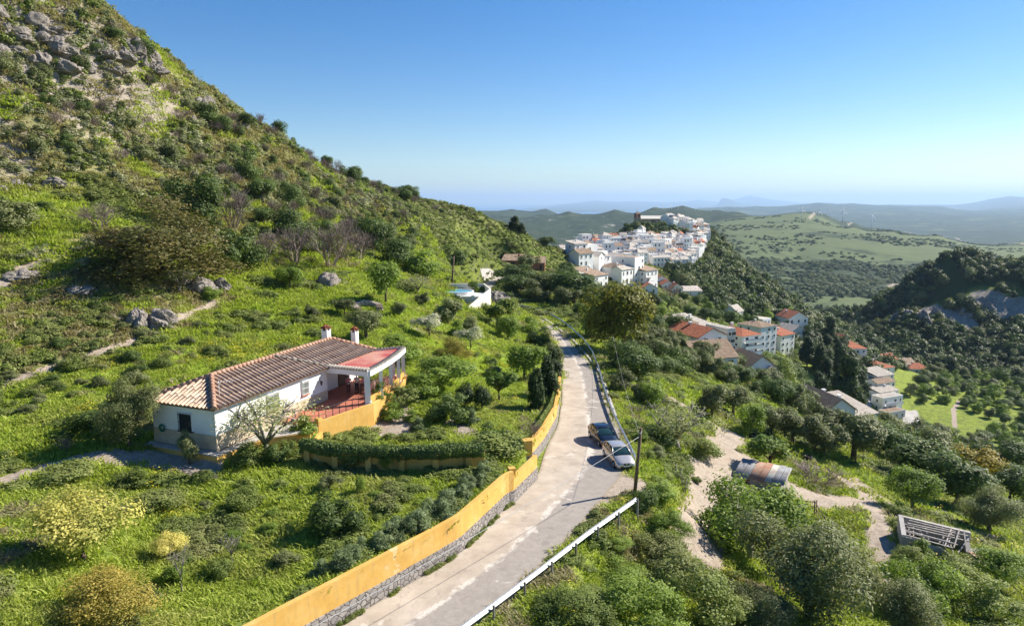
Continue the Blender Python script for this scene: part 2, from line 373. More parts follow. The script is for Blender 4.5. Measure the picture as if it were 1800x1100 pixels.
# ---------------------------------------------------------------- materials
class NT:
    def __init__(s, name):
        s.mat = bpy.data.materials.new(name); s.mat.use_nodes = True; s.t = s.mat.node_tree
        s.t.nodes.clear(); s.out = s.t.nodes.new('ShaderNodeOutputMaterial')
    def n(s, typ, **kw):
        nd = s.t.nodes.new('ShaderNode' + typ)
        for k, v in kw.items():
            if k.startswith('i_'): nd.inputs[k[2:].replace('_', ' ')].default_value = v
            else: setattr(nd, k, v)
        return nd
    def l(s, a, b): s.t.links.new(a, b)
    def noise(s, sc, det=4, rough=.6, vec=None, dist=0):
        n = s.n('TexNoise'); n.inputs['Scale'].default_value = sc; n.inputs['Detail'].default_value = det; n.inputs['Roughness'].default_value = rough; n.inputs['Distortion'].default_value = dist
        s.l(vec if vec is not None else s.pos(), n.inputs['Vector']); return n.outputs['Fac']
    def pos(s):
        if not hasattr(s, '_p'): s._p = s.n('NewGeometry').outputs['Position']
        return s._p
    def obj(s):
        if not hasattr(s, '_o'): s._o = s.n('TexCoord').outputs['Object']
        return s._o
    def attr(s, name):
        a = s.n('Attribute'); a.attribute_name = name; return a.outputs['Fac']
    def ramp(s, fac, stops):
        r = s.n('ValToRGB'); e = r.color_ramp.elements
        while len(e) < len(stops): e.new(.5)
        for i, (p, c) in enumerate(stops):
            e[i].position = p; e[i].color = (c[0], c[1], c[2], 1) if hasattr(c, '__len__') else (c, c, c, 1)
        s.l(fac, r.inputs[0]); return r.outputs[0]
    def mix(s, fac, a, b, mode='MIX'):
        m = s.n('Mix', data_type='RGBA', blend_type=mode)
        for inp, v in ((m.inputs[0], fac), (m.inputs[6], a), (m.inputs[7], b)):
            if hasattr(v, 'is_linked'): s.l(v, inp)
            elif hasattr(v, '__len__'): inp.default_value = (v[0], v[1], v[2], 1)
            else: inp.default_value = v
        return m.outputs[2]
    def math(s, op, a, b=0.0, clamp=False):
        m = s.n('Math', operation=op, use_clamp=clamp)
        for inp, v in ((m.inputs[0], a), (m.inputs[1], b)):
            if hasattr(v, 'is_linked'): s.l(v, inp)
            else: inp.default_value = v
        return m.outputs[0]
    def bump(s, h, st=.3, dist=.05):
        b = s.n('Bump'); b.inputs['Strength'].default_value = st; b.inputs['Distance'].default_value = dist; s.l(h, b.inputs['Height']); return b.outputs[0]
    def pbr(s, col, rough=.8, metal=0, bump=None, spec=.3, emit=None):
        p = s.n('BsdfPrincipled')
        for k, v in (('Base Color', col), ('Roughness', rough), ('Metallic', metal), ('Specular IOR Level', spec)):
            if hasattr(v, 'is_linked'): s.l(v, p.inputs[k])
            elif hasattr(v, '__len__'): p.inputs[k].default_value = (v[0], v[1], v[2], 1)
            else: p.inputs[k].default_value = v
        if bump is not None: s.l(bump, p.inputs['Normal'])
        s.l(p.outputs[0], s.out.inputs[0]); return p
M = {}
def simple(name, c, rough=.7, metal=0, var=.15, sc=3.0, spec=.3, bst=0, c2=None):
    t = NT(name); o = t.obj()
    c2 = c2 or tuple(x * (1 - var) for x in c)
    f = t.noise(sc, 5, .65, o)
    col = t.mix(t.ramp(f, [(.35, 0), (.65, 1)]), c, c2)
    b = t.bump(t.noise(sc * 6, 3, .6, o), bst, .02) if bst else None
    t.pbr(col, rough, metal, b, spec); M[name] = t.mat; return t.mat

def leafmat(name, a, b, c=None, trans=.28, rough=.6, spread=.5, dryc=None):
    """three leaf colours mixed by a per-leaf value, a per-plant value and slow noise"""
    t = NT(name); c = c or b
    ti = t.attr('tint'); rnd = t.n('ObjectInfo').outputs['Random']
    nz = t.noise(.35, 2, .5)
    f = t.math('ADD', t.math('MULTIPLY', ti, .55), t.math('MULTIPLY', rnd, .35 * spread * 2))
    f = t.math('ADD', f, t.math('MULTIPLY', t.math('SUBTRACT', nz, .5), .8))
    col = t.ramp(f, [(.05, a), (.5, b), (.95, c)])
    if dryc: col = t.mix(t.ramp(t.noise(.13, 4, .65), [(.48, 0), (.66, .65)]), col, dryc)
    p = t.n('BsdfPrincipled'); t.l(col, p.inputs['Base Color']); p.inputs['Roughness'].default_value = rough; p.inputs['Specular IOR Level'].default_value = .25
    tr = t.n('BsdfTranslucent'); t.l(t.mix(1.0, col, (1.15, 1.25, .6), 'MULTIPLY'), tr.inputs[0])
    mx = t.n('MixShader'); mx.inputs[0].default_value = trans
    t.l(p.outputs[0], mx.inputs[1]); t.l(tr.outputs[0], mx.inputs[2]); t.l(mx.outputs[0], t.out.inputs[0])
    M[name] = t.mat; return t.mat
leafmat('leaf_olive', (.085, .105, .035), (.18, .20, .075), (.32, .34, .16))
leafmat('leaf_oak', (.06, .09, .022), (.11, .16, .04), (.20, .26, .075))
leafmat('leaf_dark', (.03, .05, .015), (.055, .085, .024), (.10, .14, .04))
leafmat('leaf_bright', (.11, .17, .025), (.22, .30, .05), (.38, .45, .12), trans=.38)
leafmat('leaf_citrus', (.07, .13, .02), (.14, .21, .03), (.30, .30, .05), trans=.35)
leafmat('leaf_feather', (.16, .18, .07), (.32, .34, .14), (.55, .54, .28), trans=.35)
leafmat('leaf_orange', (.17, .18, .035), (.36, .29, .06), (.56, .42, .10), trans=.3)
leafmat('leaf_russet', (.06, .07, .02), (.13, .13, .04), (.26, .18, .07))
leafmat('leaf_yellow', (.22, .25, .05), (.58, .52, .13), (.88, .76, .26), trans=.3)
leafmat('leaf_mimosa', (.10, .13, .02), (.34, .25, .02), (.62, .40, .02), trans=.3)
leafmat('leaf_pine', (.035, .055, .018), (.07, .10, .035), (.13, .16, .06))
leafmat('leaf_gold', (.09, .10, .015), (.19, .19, .03), (.34, .28, .05), trans=.35)
leafmat('leaf_blossom', (.16, .22, .07), (.50, .48, .36), (.85, .82, .76), trans=.3)
leafmat('leaf_cypress', (.02, .038, .01), (.04, .07, .016), (.085, .12, .025))
leafmat('leaf_oleander', (.08, .11, .045), (.17, .22, .09), (.36, .41, .22))
leafmat('grass', (.22, .28, .035), (.36, .43, .06), (.54, .57, .14), trans=.45, dryc=(.36, .33, .13))
leafmat('weed', (.10, .14, .03), (.21, .26, .06), (.38, .41, .14), trans=.33, dryc=(.26, .24, .11))
leafmat('dry_grass', (.26, .21, .11), (.38, .33, .18), (.28, .31, .12), trans=.35)
leafmat('scrub', (.15, .17, .08), (.29, .31, .16), (.46, .45, .28), trans=.3, dryc=(.38, .31, .20))
leafmat('twig', (.13, .095, .08), (.20, .15, .13), (.29, .23, .20), trans=.05)
leafmat('flower', (.5, .4, .02), (.7, .55, .03), (.8, .75, .2), trans=.3)
simple('bark', (.16, .12, .085), .9, var=.4, sc=6, bst=.5)
simple('bark_grey', (.30, .27, .24), .9, var=.35, sc=6, bst=.5)

def rockmat(name, a, b, c):
    t = NT(name); v = t.pos()
    n1 = t.noise(.9, 6, .7, v, 1.2); n2 = t.noise(4, 5, .7, v)
    col = t.ramp(n1, [(.3, a), (.5, b), (.72, c)])
    col = t.mix(.5, col, t.ramp(n2, [(.3, .35), (.7, 1.0)]), 'MULTIPLY')
    vo = t.n('TexVoronoi', feature='DISTANCE_TO_EDGE'); vo.inputs['Scale'].default_value = 1.1; t.l(v, vo.inputs['Vector'])
    hgt = t.math('ADD', t.math('MULTIPLY', t.ramp(vo.outputs['Distance'], [(0, 0), (.08, 1)]), .5), n2)
    t.pbr(col, .95, 0, t.bump(hgt, .8, .25), .15); M[name] = t.mat
rockmat('rock', (.17, .145, .125), (.31, .275, .24), (.45, .405, .36))

# terrain -------------------------------------------------------
def terrain_mat():
    t = NT('hillside'); v = t.pos()
    soil = t.attr('soil'); rock = t.attr('rock'); dry = t.attr('dry'); lush = t.attr('lush'); farr = t.attr('far'); wood = t.attr('wood')
    n05 = t.noise(.5, 5, .65, v); n2 = t.noise(2.2, 5, .7, v); n8 = t.noise(9, 4, .7, v); n01 = t.noise(.09, 4, .6, v)
    g = t.ramp(n2, [(.32, (.10, .125, .025)), (.5, (.23, .28, .04)), (.68, (.37, .42, .07))])
    g = t.mix(t.ramp(n05, [(.42, 0), (.62, 1)]), g, t.ramp(n2, [(.35, (.075, .12, .022)), (.65, (.18, .24, .05))]))
    d = t.ramp(n2, [(.3, (.12, .125, .05)), (.5, (.23, .225, .09)), (.72, (.37, .33, .19))])
    fd = t.math('ADD', dry, t.math('MULTIPLY', t.math('SUBTRACT', n05, .5), 1.3))
    g = t.mix(t.ramp(fd, [(.35, 0), (.7, 1)]), g, d)
    g = t.mix(t.math('MULTIPLY', lush, .8), g, t.ramp(n2, [(.3, (.14, .22, .02)), (.7, (.28, .40, .035))]))
    s = t.ramp(n2, [(.25, (.27, .21, .16)), (.5, (.40, .33, .26)), (.75, (.52, .45, .37))])
    s = t.mix(.35, s, t.ramp(n8, [(.3, .5), (.7, 1.0)]), 'MULTIPLY')
    fs = t.math('ADD', soil, t.math('MULTIPLY', t.math('SUBTRACT', n2, .5), .9))
    g = t.mix(t.ramp(fs, [(.40, 0), (.55, 1)]), g, s)
    r = t.ramp(t.noise(.35, 7, .75, v, 1.5), [(.3, (.15, .125, .10)), (.5, (.32, .275, .22)), (.68, (.46, .40, .32))])
    fr = t.math('ADD', rock, t.math('MULTIPLY', t.math('SUBTRACT', n05, .5), .9))
    g = t.mix(t.ramp(fr, [(.42, 0), (.58, 1)]), g, r)
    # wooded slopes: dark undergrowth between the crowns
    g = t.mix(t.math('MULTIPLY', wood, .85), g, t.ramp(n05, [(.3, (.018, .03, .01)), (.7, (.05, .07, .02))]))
    # far country: fields, maquis, bare earth
    f1 = t.noise(.0035, 7, .62, v, .4); f2 = t.noise(.03, 6, .75, v); f3 = t.noise(.0011, 5, .6, v)
    field = t.mix(f2, (.09, .12, .045), (.145, .17, .07))
    maq = t.ramp(f2, [(.35, (.018, .032, .016)), (.6, (.05, .07, .03)), (.75, (.11, .12, .055))])
    fm = t.math('ADD', t.math('ADD', f1, t.math('MULTIPLY', t.math('SUBTRACT', f2, .5), .35)), t.math('MULTIPLY', t.math('SUBTRACT', t.attr('field'), .5), -.42))
    fc = t.mix(t.ramp(fm, [(.44, 0), (.53, 1)]), field, maq)
    earth = t.ramp(t.noise(.012, 6, .8, v), [(.60, 0), (.66, 1)])
    fc = t.mix(t.math('MULTIPLY', earth, t.attr('speck')), fc, (.42, .38, .34))
    fc = t.mix(t.attr('track'), fc, (.42, .34, .26))
    g = t.mix(farr, g, fc)
    hb = t.math('ADD', t.math('MULTIPLY', n2, .6), t.math('MULTIPLY', n8, .4))
    t.pbr(g, .95, 0, t.bump(hb, .7, .22), .1); M['hillside'] = t.mat
terrain_mat()

def water_mat(name, c, rough, sc):
    t = NT(name); b = t.bump(t.noise(sc, 4, .6), .25, .3 / sc)
    t.pbr(c, rough, 0, b, .5); M[name] = t.mat
water_mat('sea', (.02, .10, .22), .35, .02)
water_mat('pool_water', (.10, .42, .62), .08, 2.5)

def road_mat():
    t = NT('asphalt'); v = t.pos()
    uv = t.n('UVMap'); uv.uv_map = 'UVMap'; sx = t.n('SeparateXYZ'); t.l(uv.outputs[0], sx.inputs[0]); U = sx.outputs[0]; V = sx.outputs[1]
    n1 = t.noise(.5, 6, .65, v); n2 = t.noise(14, 3, .7, v); n3 = t.noise(1.7, 5, .75, v, .6)
    base = t.ramp(n1, [(.3, (.35, .295, .235)), (.5, (.45, .385, .31)), (.7, (.54, .465, .38))])
    # older left lane of pale concrete, darker patched lane on the right
    edge = t.math('ADD', U, t.math('MULTIPLY', t.math('SUBTRACT', n1, .5), .25))
    dark = t.ramp(n3, [(.3, (.22, .20, .18)), (.7, (.35, .315, .28))])
    base = t.mix(t.math('MULTIPLY', t.ramp(edge, [(.50, 0), (.54, 1)]), .8), base, dark)
    # broken pale repair strip along the middle
    e2 = t.math('ABSOLUTE', t.math('SUBTRACT', t.math('ADD', U, t.math('MULTIPLY', t.math('SUBTRACT', n3, .5), .22)), .52))
    strip = t.math('MULTIPLY', t.ramp(e2, [(.025, 1), (.05, 0)]), t.ramp(t.noise(.55, 3, .6, v), [(.45, 0), (.52, 1)]))
    base = t.mix(t.math('MULTIPLY', strip, .8), base, (.62, .57, .50))
    # patches
    sp = t.ramp(t.noise(.42, 3, .5, v, .8), [(.66, 0), (.68, 1)])
    base = t.mix(t.math('MULTIPLY', sp, .6), base, (.60, .55, .48))
    sp2 = t.ramp(t.noise(.7, 3, .5, v, .4), [(.69, 0), (.71, 1)])
    base = t.mix(t.math('MULTIPLY', sp2, .5), base, (.20, .18, .17))
    vo = t.n('TexVoronoi', feature='DISTANCE_TO_EDGE'); vo.inputs['Scale'].default_value = .45
    dv = t.n('VectorMath', operation='ADD'); nc = t.n('TexNoise'); nc.inputs['Scale'].default_value = .8; nc.inputs['Detail'].default_value = 5; t.l(v, nc.inputs['Vector']); t.l(v, dv.inputs[0]); ds = t.n('VectorMath', operation='SCALE'); ds.inputs['Scale'].default_value = 1.8; t.l(nc.outputs['Color'], ds.inputs[0]); t.l(ds.outputs[0], dv.inputs[1]); t.l(dv.outputs[0], vo.inputs['Vector']); cr = t.math('MULTIPLY', t.ramp(vo.outputs['Distance'], [(0, 1), (.018, 0)]), t.ramp(n3, [(.46, 0), (.50, 1)]))
    base = t.mix(t.math('MULTIPLY', cr, .3), base, (.14, .125, .11))
    ed = t.math('ABSOLUTE', t.math('SUBTRACT', U, .5))
    base = t.mix(t.ramp(t.math('ADD', ed, t.math('MULTIPLY', t.math('SUBTRACT', n3, .5), .10)), [(.46, 0), (.50, 1)]), base, (.30, .25, .18))
    base = t.mix(.25, base, t.ramp(n2, [(.3, .6), (.7, 1.1)]), 'MULTIPLY')
    t.pbr(base, .9, 0, t.bump(n2, .3, .01), .25); M['asphalt'] = t.mat
road_mat()

def wall_yellow():
    t = NT('ochre_render'); v = t.pos()
    n = t.noise(.7, 6, .7, v); n2 = t.noise(5, 4, .7, v)
    c = t.ramp(n, [(.3, (.56, .32, .075)), (.5, (.64, .38, .095)), (.72, (.70, .46, .16))])
    c = t.mix(t.ramp(t.noise(2.2, 5, .8, v), [(.56, 0), (.75, .55)]), c, (.42, .30, .16))
    mp = t.n('Mapping'); mp.inputs['Scale'].default_value = (3, 3, .25); t.l(v, mp.inputs[0])
    c = t.mix(t.ramp(t.noise(1.4, 5, .75, mp.outputs[0]), [(.52, 0), (.68, .5)]), c, (.40, .27, .13)); c = t.mix(t.ramp(t.noise(.55, 5, .7, v), [(.64, 0), (.66, .55)]), c, (.74, .60, .36))
    t.pbr(c, .85, 0, t.bump(n2, .25, .02), .2); M['ochre_render'] = t.mat
wall_yellow()
def stone_mat(name, sc, a, b, mort, dist=.12):
    t = NT(name); v = t.pos()
    mp = t.n('Mapping'); mp.inputs['Scale'].default_value = (1, 1, 1.35); t.l(v, mp.inputs[0])
    vo = t.n('TexVoronoi', feature='F1'); vo.inputs['Scale'].default_value = sc; t.l(mp.outputs[0], vo.inputs['Vector'])
    ve = t.n('TexVoronoi', feature='DISTANCE_TO_EDGE'); ve.inputs['Scale'].default_value = sc; t.l(mp.outputs[0], ve.inputs['Vector'])
    c = t.mix(vo.outputs['Color'], a, b)
    c = t.mix(.4, c, t.ramp(t.noise(6, 4, .7, v), [(.3, .6), (.7, 1.1)]), 'MULTIPLY')
    e = t.ramp(ve.outputs['Distance'], [(.03, 0), (.09, 1)])
    c = t.mix(e, mort, c)
    t.pbr(c, .9, 0, t.bump(e, .6, .05), .2); M[name] = t.mat
stone_mat('stone_masonry', 2.6, (.42, .38, .34), (.24, .22, .21), (.13, .115, .10))
stone_mat('stone_skirt', 1.5, (.66, .54, .38), (.56, .45, .32), (.60, .50, .37))
def whitewash(name, c=(.80, .80, .78)):
    t = NT(name); v = t.pos()
    n = t.noise(.8, 6, .7, v)
    col = t.mix(t.ramp(n, [(.45, 0), (.75, .6)]), c, tuple(x * y for x, y in zip(c, (.86, .83, .78))))
    t.pbr(col, .85, 0, t.bump(t.noise(4, 4, .6, v), .2, .02), .2); M[name] = t.mat
whitewash('whitewash', (.83, .83, .81)); whitewash('cream_wash', (.74, .70, .60)); whitewash('grey_shaded_wash', (.58, .57, .55))  # the grey wash is whitewash darkened, painting shade onto the shaded walls
def tile_mat(name, a, b, c, wave=None):
    t = NT(name); v = t.pos()
    n = t.noise(1.3, 6, .75, v); n2 = t.noise(9, 3, .7, v)
    col = t.ramp(n, [(.3, a), (.5, b), (.7, c)])
    col = t.mix(.5, col, t.ramp(n2, [(.3, .5), (.7, 1.15)]), 'MULTIPLY')
    bp = None
    if wave:
        w = t.n('TexWave', bands_direction='X'); w.inputs['Scale'].default_value = wave; t.l(t.obj(), w.inputs['Vector'])
        bp = t.bump(w.outputs['Fac'], .9, .08)
        col = t.mix(t.math('MULTIPLY', t.ramp(w.outputs['Fac'], [(0, 1), (.4, 0)]), .35), col, tuple(x * .45 for x in a))
    t.pbr(col, .85, 0, bp, .2); M[name] = t.mat
tile_mat('tile_old', (.38, .25, .175), (.55, .40, .29), (.70, .57, .45)); tile_mat('tile_channel', (.10, .06, .04), (.16, .10, .07), (.22, .15, .11))
tile_mat('tile_ridge', (.38, .20, .13), (.47, .28, .19), (.56, .40, .30))
tile_mat('roof_red', (.42, .12, .06), (.54, .19, .10), (.60, .28, .17), 6)
tile_mat('roof_brown', (.30, .19, .13), (.42, .30, .21), (.54, .43, .33), 6)
tile_mat('roof_pale', (.52, .45, .38), (.64, .57, .49), (.74, .69, .62), 6)
simple('terrace_red', (.50, .17, .10), .7, var=.25, sc=1.2, c2=(.42, .15, .10))
simple('roof_paint', (.42, .075, .065), .6, sc=.38, c2=(.56, .34, .24))
simple('window_glass', (.03, .045, .05), .08, spec=.7)
simple('window_dark', (.035, .04, .05), .3, spec=.4)
simple('shutter_green', (.10, .20, .12), .5); simple('iron', (.045, .045, .05), .5, .3)
simple('wood_old', (.23, .16, .11), .9, var=.45, sc=4, bst=.4); simple('wood_grey', (.50, .45, .40), .9, var=.45, sc=3, bst=.4); simple('pole_wood', (.19, .125, .08), .85, var=.35, sc=2)
simple('steel', (.62, .64, .66), .38, .75, var=.15, sc=2); simple('steel_white', (.50, .51, .52), .5, .3, var=.25, sc=2)
simple('zinc', (.33, .35, .36), .6, .3, var=.45, sc=1.4, c2=(.22, .19, .17)); simple('rust', (.30, .14, .08), .85, .1, sc=1.2, c2=(.34, .25, .19)); simple('sheet_pale', (.46, .47, .42), .7, 0, sc=1.3, c2=(.33, .26, .20))
simple('concrete', (.48, .45, .41), .9, var=.25, sc=1.0, bst=.3); simple('white_paint', (.78, .78, .77), .5); simple('cable', (.035, .035, .035), .6); simple('cable_grey', (.45, .45, .45), .6)
simple('bone_black', (.02, .02, .022), .5); simple('rubber', (.02, .02, .02), .9); simple('hose_green', (.03, .22, .13), .5)
simple('castle_stone', (.50, .40, .30), .9, var=.35, sc=.3, bst=.5); simple('brick_red', (.40, .19, .12), .9, var=.3)
simple('skin', (.50, .29, .20), .5); simple('hair', (.06, .04, .03), .7); simple('shirt_pink', (.62, .22, .26), .8); simple('shirt_white', (.66, .62, .62), .8); simple('trousers_dark', (.10, .045, .05), .8); simple('trousers_black', (.03, .03, .04), .8); simple('cloth_pink', (.60, .38, .36), .8); simple('terracotta', (.48, .20, .10), .8)
simple('earth', (.33, .19, .12), .95, var=.3, sc=3, bst=.4)
def carpaint(name, c, metal, rough):
    t = NT(name); p = t.pbr(t.mix(t.noise(3, 3, .6, t.obj()), c, tuple(x * .93 for x in c)), rough, metal, None, .5)
    p.inputs['Coat Weight'].default_value = .8; p.inputs['Coat Roughness'].default_value = .05; M[name] = t.mat
carpaint('paint_silver', (.56, .53, .50), .5, .32); carpaint('paint_black', (.012, .014, .02), .3, .25); carpaint('paint_white', (.7, .7, .7), 0, .3); carpaint('paint_red', (.3, .03, .02), 0, .3)
simple('car_glass', (.02, .05, .05), .05, spec=.8); simple('lamp_glass', (.75, .76, .78), .1, spec=.8); simple('chrome', (.7, .7, .72), .15, .9); simple('plate_white', (.75, .76, .72), .5); simple('lamp_red', (.4, .02, .02), .3)

# ---------------------------------------------------------------- the ground sheet
def poly_mask(px_pts, x, y, w0, w1):
    pl = [tuple(G(*p)) for p in px_pts]
    d, _ = dist_poly(x, y, pl); return 1 - sstep(w0, w1, np.abs(d))
def in_px(px_pts, x, y): return in_poly(x, y, [tuple(G(*p)) for p in px_pts])
def blob(px, py, r, x, y):
    c = G(px, py); return 1 - sstep(r * .6, r * 1.15, np.hypot(x - c.x, y - c.y))
SOIL_LINES = [([(0, 848), (60, 825), (130, 808), (200, 795), (260, 800), (320, 808)], .35, 1.3, 1.0), ([(200, 800), (300, 808), (360, 830)], .8, 1.8, .9),
    ([(0, 672), (60, 655), (150, 628), (230, 600), (290, 572), (345, 545), (380, 528)], .25, 1.0, .8), ([(0, 500), (40, 470), (70, 462)], .3, 1.6, .8),
    ([(1180, 700), (1230, 735), (1290, 765), (1350, 785), (1420, 815), (1470, 835), (1520, 870), (1545, 920), (1550, 970), (1570, 1010), (1575, 1040)], .5, 1.9, 1.0),
    ([(1290, 765), (1240, 790), (1250, 830), (1240, 880), (1230, 930), (1225, 960)], 1.0, 3.0, .95), ([(1260, 840), (1290, 800)], 2.0, 4.5, .9), ([(1400, 860), (1450, 880), (1500, 880)], 1.6, 4.0, .95), ([(1500, 840), (1560, 880), (1600, 920)], .4, 1.4, .8), ([(1600, 870), (1700, 920), (1800, 965)], .4, 1.4, .8),
    ([(1620, 795), (1660, 815), (1690, 830)], .8, 2.4, .95), ([(1040, 880), (1060, 862), (1100, 845), (1120, 852)], .8, 2.4, .8), ([(1600, 655), (1655, 790), (1680, 800)], .3, 1.0, 0),
    ([(690, 715), (720, 740), (700, 760), (660, 745)], .8, 2.4, .75), ([(800, 745), (820, 760)], .6, 2.2, .6), ([(1690, 800), (1680, 760), (1676, 720), (1690, 700)], .5, 1.4, .95), ([(600, 855), (570, 830)], .3, 1.5, .5)]
ROCK_SPOTS = [(560, 500, 3, .7), (590, 490, 3.5, .8), (345, 500, 3, .7), (230, 560, 3, .8), (470, 185, 6, .9), (440, 200, 5, .7), (350, 190, 5, .6), (120, 30, 22, .6), (30, 30, 18, .65), (220, 50, 14, .6), (60, 10, 22, .65), (200, 90, 7, .6), (20, 260, 6, .6), (20, 330, 5, .5), (750, 585, 3, .5), (430, 510, 2.5, .5)]
VILLAGE = [[(24, 290), (40, 300), (62, 300), (64, 360), (86, 420), (88, 470), (62, 505), (34, 480), (24, 330)], [(74, 400), (98, 405), (120, 440), (138, 490), (150, 545), (122, 520), (88, 505), (74, 440)], [(128, 560), (154, 548), (166, 570), (168, 625), (145, 630), (124, 600)], [(66, 505), (98, 510), (100, 530), (66, 530)]]
def build_terrain():
    r = [0.0]
    rr_ = 14.0; rs = [6.0, 10.0]
    while rr_ < 68000:
        rs.append(rr_)
        st = .24 if rr_ < 62 else max(.24, (rr_ - 62) * .0085 + .24) if rr_ < 620 else rr_ * .011
        if 22 > rr_: st = .6
        rr_ += st
    rs = np.array(rs)
    az = np.concatenate([np.linspace(-100, -43, 40, endpoint=False), np.linspace(-43, 43, 640, endpoint=False), np.linspace(43, 100, 40)]) * math.pi / 180
    Rg, Ag = np.meshgrid(rs, az, indexing='ij')
    X = Rg * np.sin(Ag); Y = Rg * np.cos(Ag)
    xf = X.ravel(); yf = Y.ravel()
    Z = H(xf, yf)
    V = np.stack([xf, yf, Z], 1)
    nr, na = Rg.shape; i = np.arange(nr * na).reshape(nr, na)
    Q = np.stack([i[:-1, :-1].ravel(), i[:-1, 1:].ravel(), i[1:, 1:].ravel(), i[1:, :-1].ravel()], 1)[:, ::-1]
    global GRr, GAz, GZz
    GRr, GAz, GZz = rs, az, Z.reshape(Rg.shape)
    me = np_mesh('ground', V, Q, [M['hillside']], smooth=True)
    Zg = Z.reshape(nr, na)
    # steepness
    gr = np.gradient(Zg, axis=0) / np.maximum(np.gradient(Rg, axis=0), 1e-3); ga = np.gradient(Zg, axis=1) / np.maximum(Rg * np.gradient(Ag, axis=1), 1e-3)
    sl = np.hypot(gr, ga).ravel()
    A = {}
    soil = np.zeros(xf.shape)
    for pts, w0, w1, k in SOIL_LINES:
        if k: soil = np.maximum(soil, k * poly_mask(pts, xf, yf, w0, w1))
    dr, _ = dist_poly(xf, yf, rr[::4]); soil = np.maximum(soil, np.where((yf < 262) & (dr > -1), (1 - sstep(.2, 1.1, dr)) * .55, 0))
    rock = np.zeros(xf.shape)
    for px, py, r_, k in ROCK_SPOTS: rock = np.maximum(rock, k * blob(px, py, r_, xf, yf))
    hillz = sstep(-2, 18, Z) * sstep(-30, -50, xf)
    rock = np.maximum(rock, hillz * .06 + sstep(1.3, 2.0, sl) * .35 * (yf > 100))
    cragm = ((xf > 200) & (yf > 380) & (yf < 650)); rock = np.where(cragm, np.maximum(sstep(.75, 1.3, sl) * .85, CLIFF(xf, yf)), rock)
    dry = .25 + .40 * sstep(-16, -4, Z) * (xf < 0) + .3 * hillz
    dry = np.maximum(dry, .42 * sstep(150, 200, yf) * (xf < 95) * (yf < 650)); urb = np.zeros(xf.shape)
    for pl in VILLAGE[:3]: urb = np.maximum(urb, in_poly(xf, yf, pl))
    soil = np.maximum(soil, urb * .62)
    dry = np.maximum(dry, .75 * in_px([(0, 470), (120, 470), (330, 500), (420, 520), (330, 575), (180, 610), (0, 670)], xf, yf))
    lush = np.zeros(xf.shape)
    for pl in ([(0, 320), (180, 310), (300, 380), (290, 400), (100, 430), (0, 450)], [(420, 540), (600, 490), (760, 560), (960, 600), (970, 640), (900, 760), (720, 700), (600, 590)], [(0, 690), (200, 640), (330, 600), (400, 580), (420, 640), (230, 700), (0, 800)], [(500, 520), (640, 480), (760, 520), (700, 560), (560, 570)], [(880, 445), (960, 445), (960, 460), (880, 460)]):
        lush = np.maximum(lush, in_px(pl, xf, yf) * .9)
    lush = lush * sstep(.35, .5, vnoise(xf / 7, yf / 7, 77) * .6 + vnoise(xf / 2.5, yf / 2.5, 78) * .4)
    farv = sstep(640, 800, yf)
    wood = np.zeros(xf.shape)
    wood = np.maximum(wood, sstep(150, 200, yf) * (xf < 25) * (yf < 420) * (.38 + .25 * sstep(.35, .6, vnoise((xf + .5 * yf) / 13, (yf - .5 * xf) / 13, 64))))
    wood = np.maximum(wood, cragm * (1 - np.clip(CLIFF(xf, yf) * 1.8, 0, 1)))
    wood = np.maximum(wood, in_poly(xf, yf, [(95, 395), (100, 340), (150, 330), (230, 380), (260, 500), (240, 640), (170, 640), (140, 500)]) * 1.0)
    speck = ((xf < 1500) & (yf > 2200) & (yf < 4500) & (xf / yf < .23)).astype(float) + (yf > 6500) * .25
    # broad pattern of open pasture (1) and maquis (0)
    pj_x = xf / np.maximum(yf, 1)
    fieldv = np.full(xf.shape, .5)
    fieldv = np.where((yf > 1500) & (yf < 3000) & (pj_x > .28), .72, fieldv); fieldv = np.where((yf > 1100) & (yf < 1650) & (pj_x > .28), .35, fieldv); fieldv = np.where((yf > 700) & (yf < 1120) & (pj_x > .25), .78, fieldv)
    fieldv = np.where((pj_x < .28) | (yf > 3100), .15, fieldv); fieldv = np.where(yf > 6000, .3, fieldv)
    track = np.zeros(xf.shape)
    for pts, w in (([(1540, 515), (1560, 505), (1590, 490), (1618, 478)], 6), ([(1490, 396), (1560, 404), (1680, 418), (1800, 430)], 5), ([(1423, 385), (1428, 378), (1432, 374)], 7)):
        track = np.maximum(track, poly_mask(pts, xf, yf, w * .5, w))
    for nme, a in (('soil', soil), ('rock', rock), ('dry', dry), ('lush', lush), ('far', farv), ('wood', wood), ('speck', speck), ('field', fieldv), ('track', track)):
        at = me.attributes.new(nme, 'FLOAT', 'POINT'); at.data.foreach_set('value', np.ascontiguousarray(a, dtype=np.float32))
    o = link('ground', me); tag(o, kind='structure')
    # sea
    mb = MB(); mb.add([(-90000, 9000, -300), (90000, 9000, -300), (90000, 140000, -300), (-90000, 140000, -300)], [(0, 1, 2, 3)])
    tag(mb.build('sea', M['sea']), kind='structure')
build_terrain()
# from here on heights are read off the finished ground sheet
def H(x, y):
    x = np.asarray(x, float); y = np.asarray(y, float); r = np.hypot(x, y); a = np.arctan2(x, y)
    i = np.clip(np.searchsorted(GRr, r) - 1, 0, len(GRr) - 2); j = np.clip(np.searchsorted(GAz, a) - 1, 0, len(GAz) - 2)
    u = np.clip((r - GRr[i]) / (GRr[i + 1] - GRr[i]), 0, 1); v = np.clip((a - GAz[j]) / (GAz[j + 1] - GAz[j]), 0, 1)
    return (GZz[i, j] * (1 - u) + GZz[i + 1, j] * u) * (1 - v) + (GZz[i, j + 1] * (1 - u) + GZz[i + 1, j + 1] * u) * v

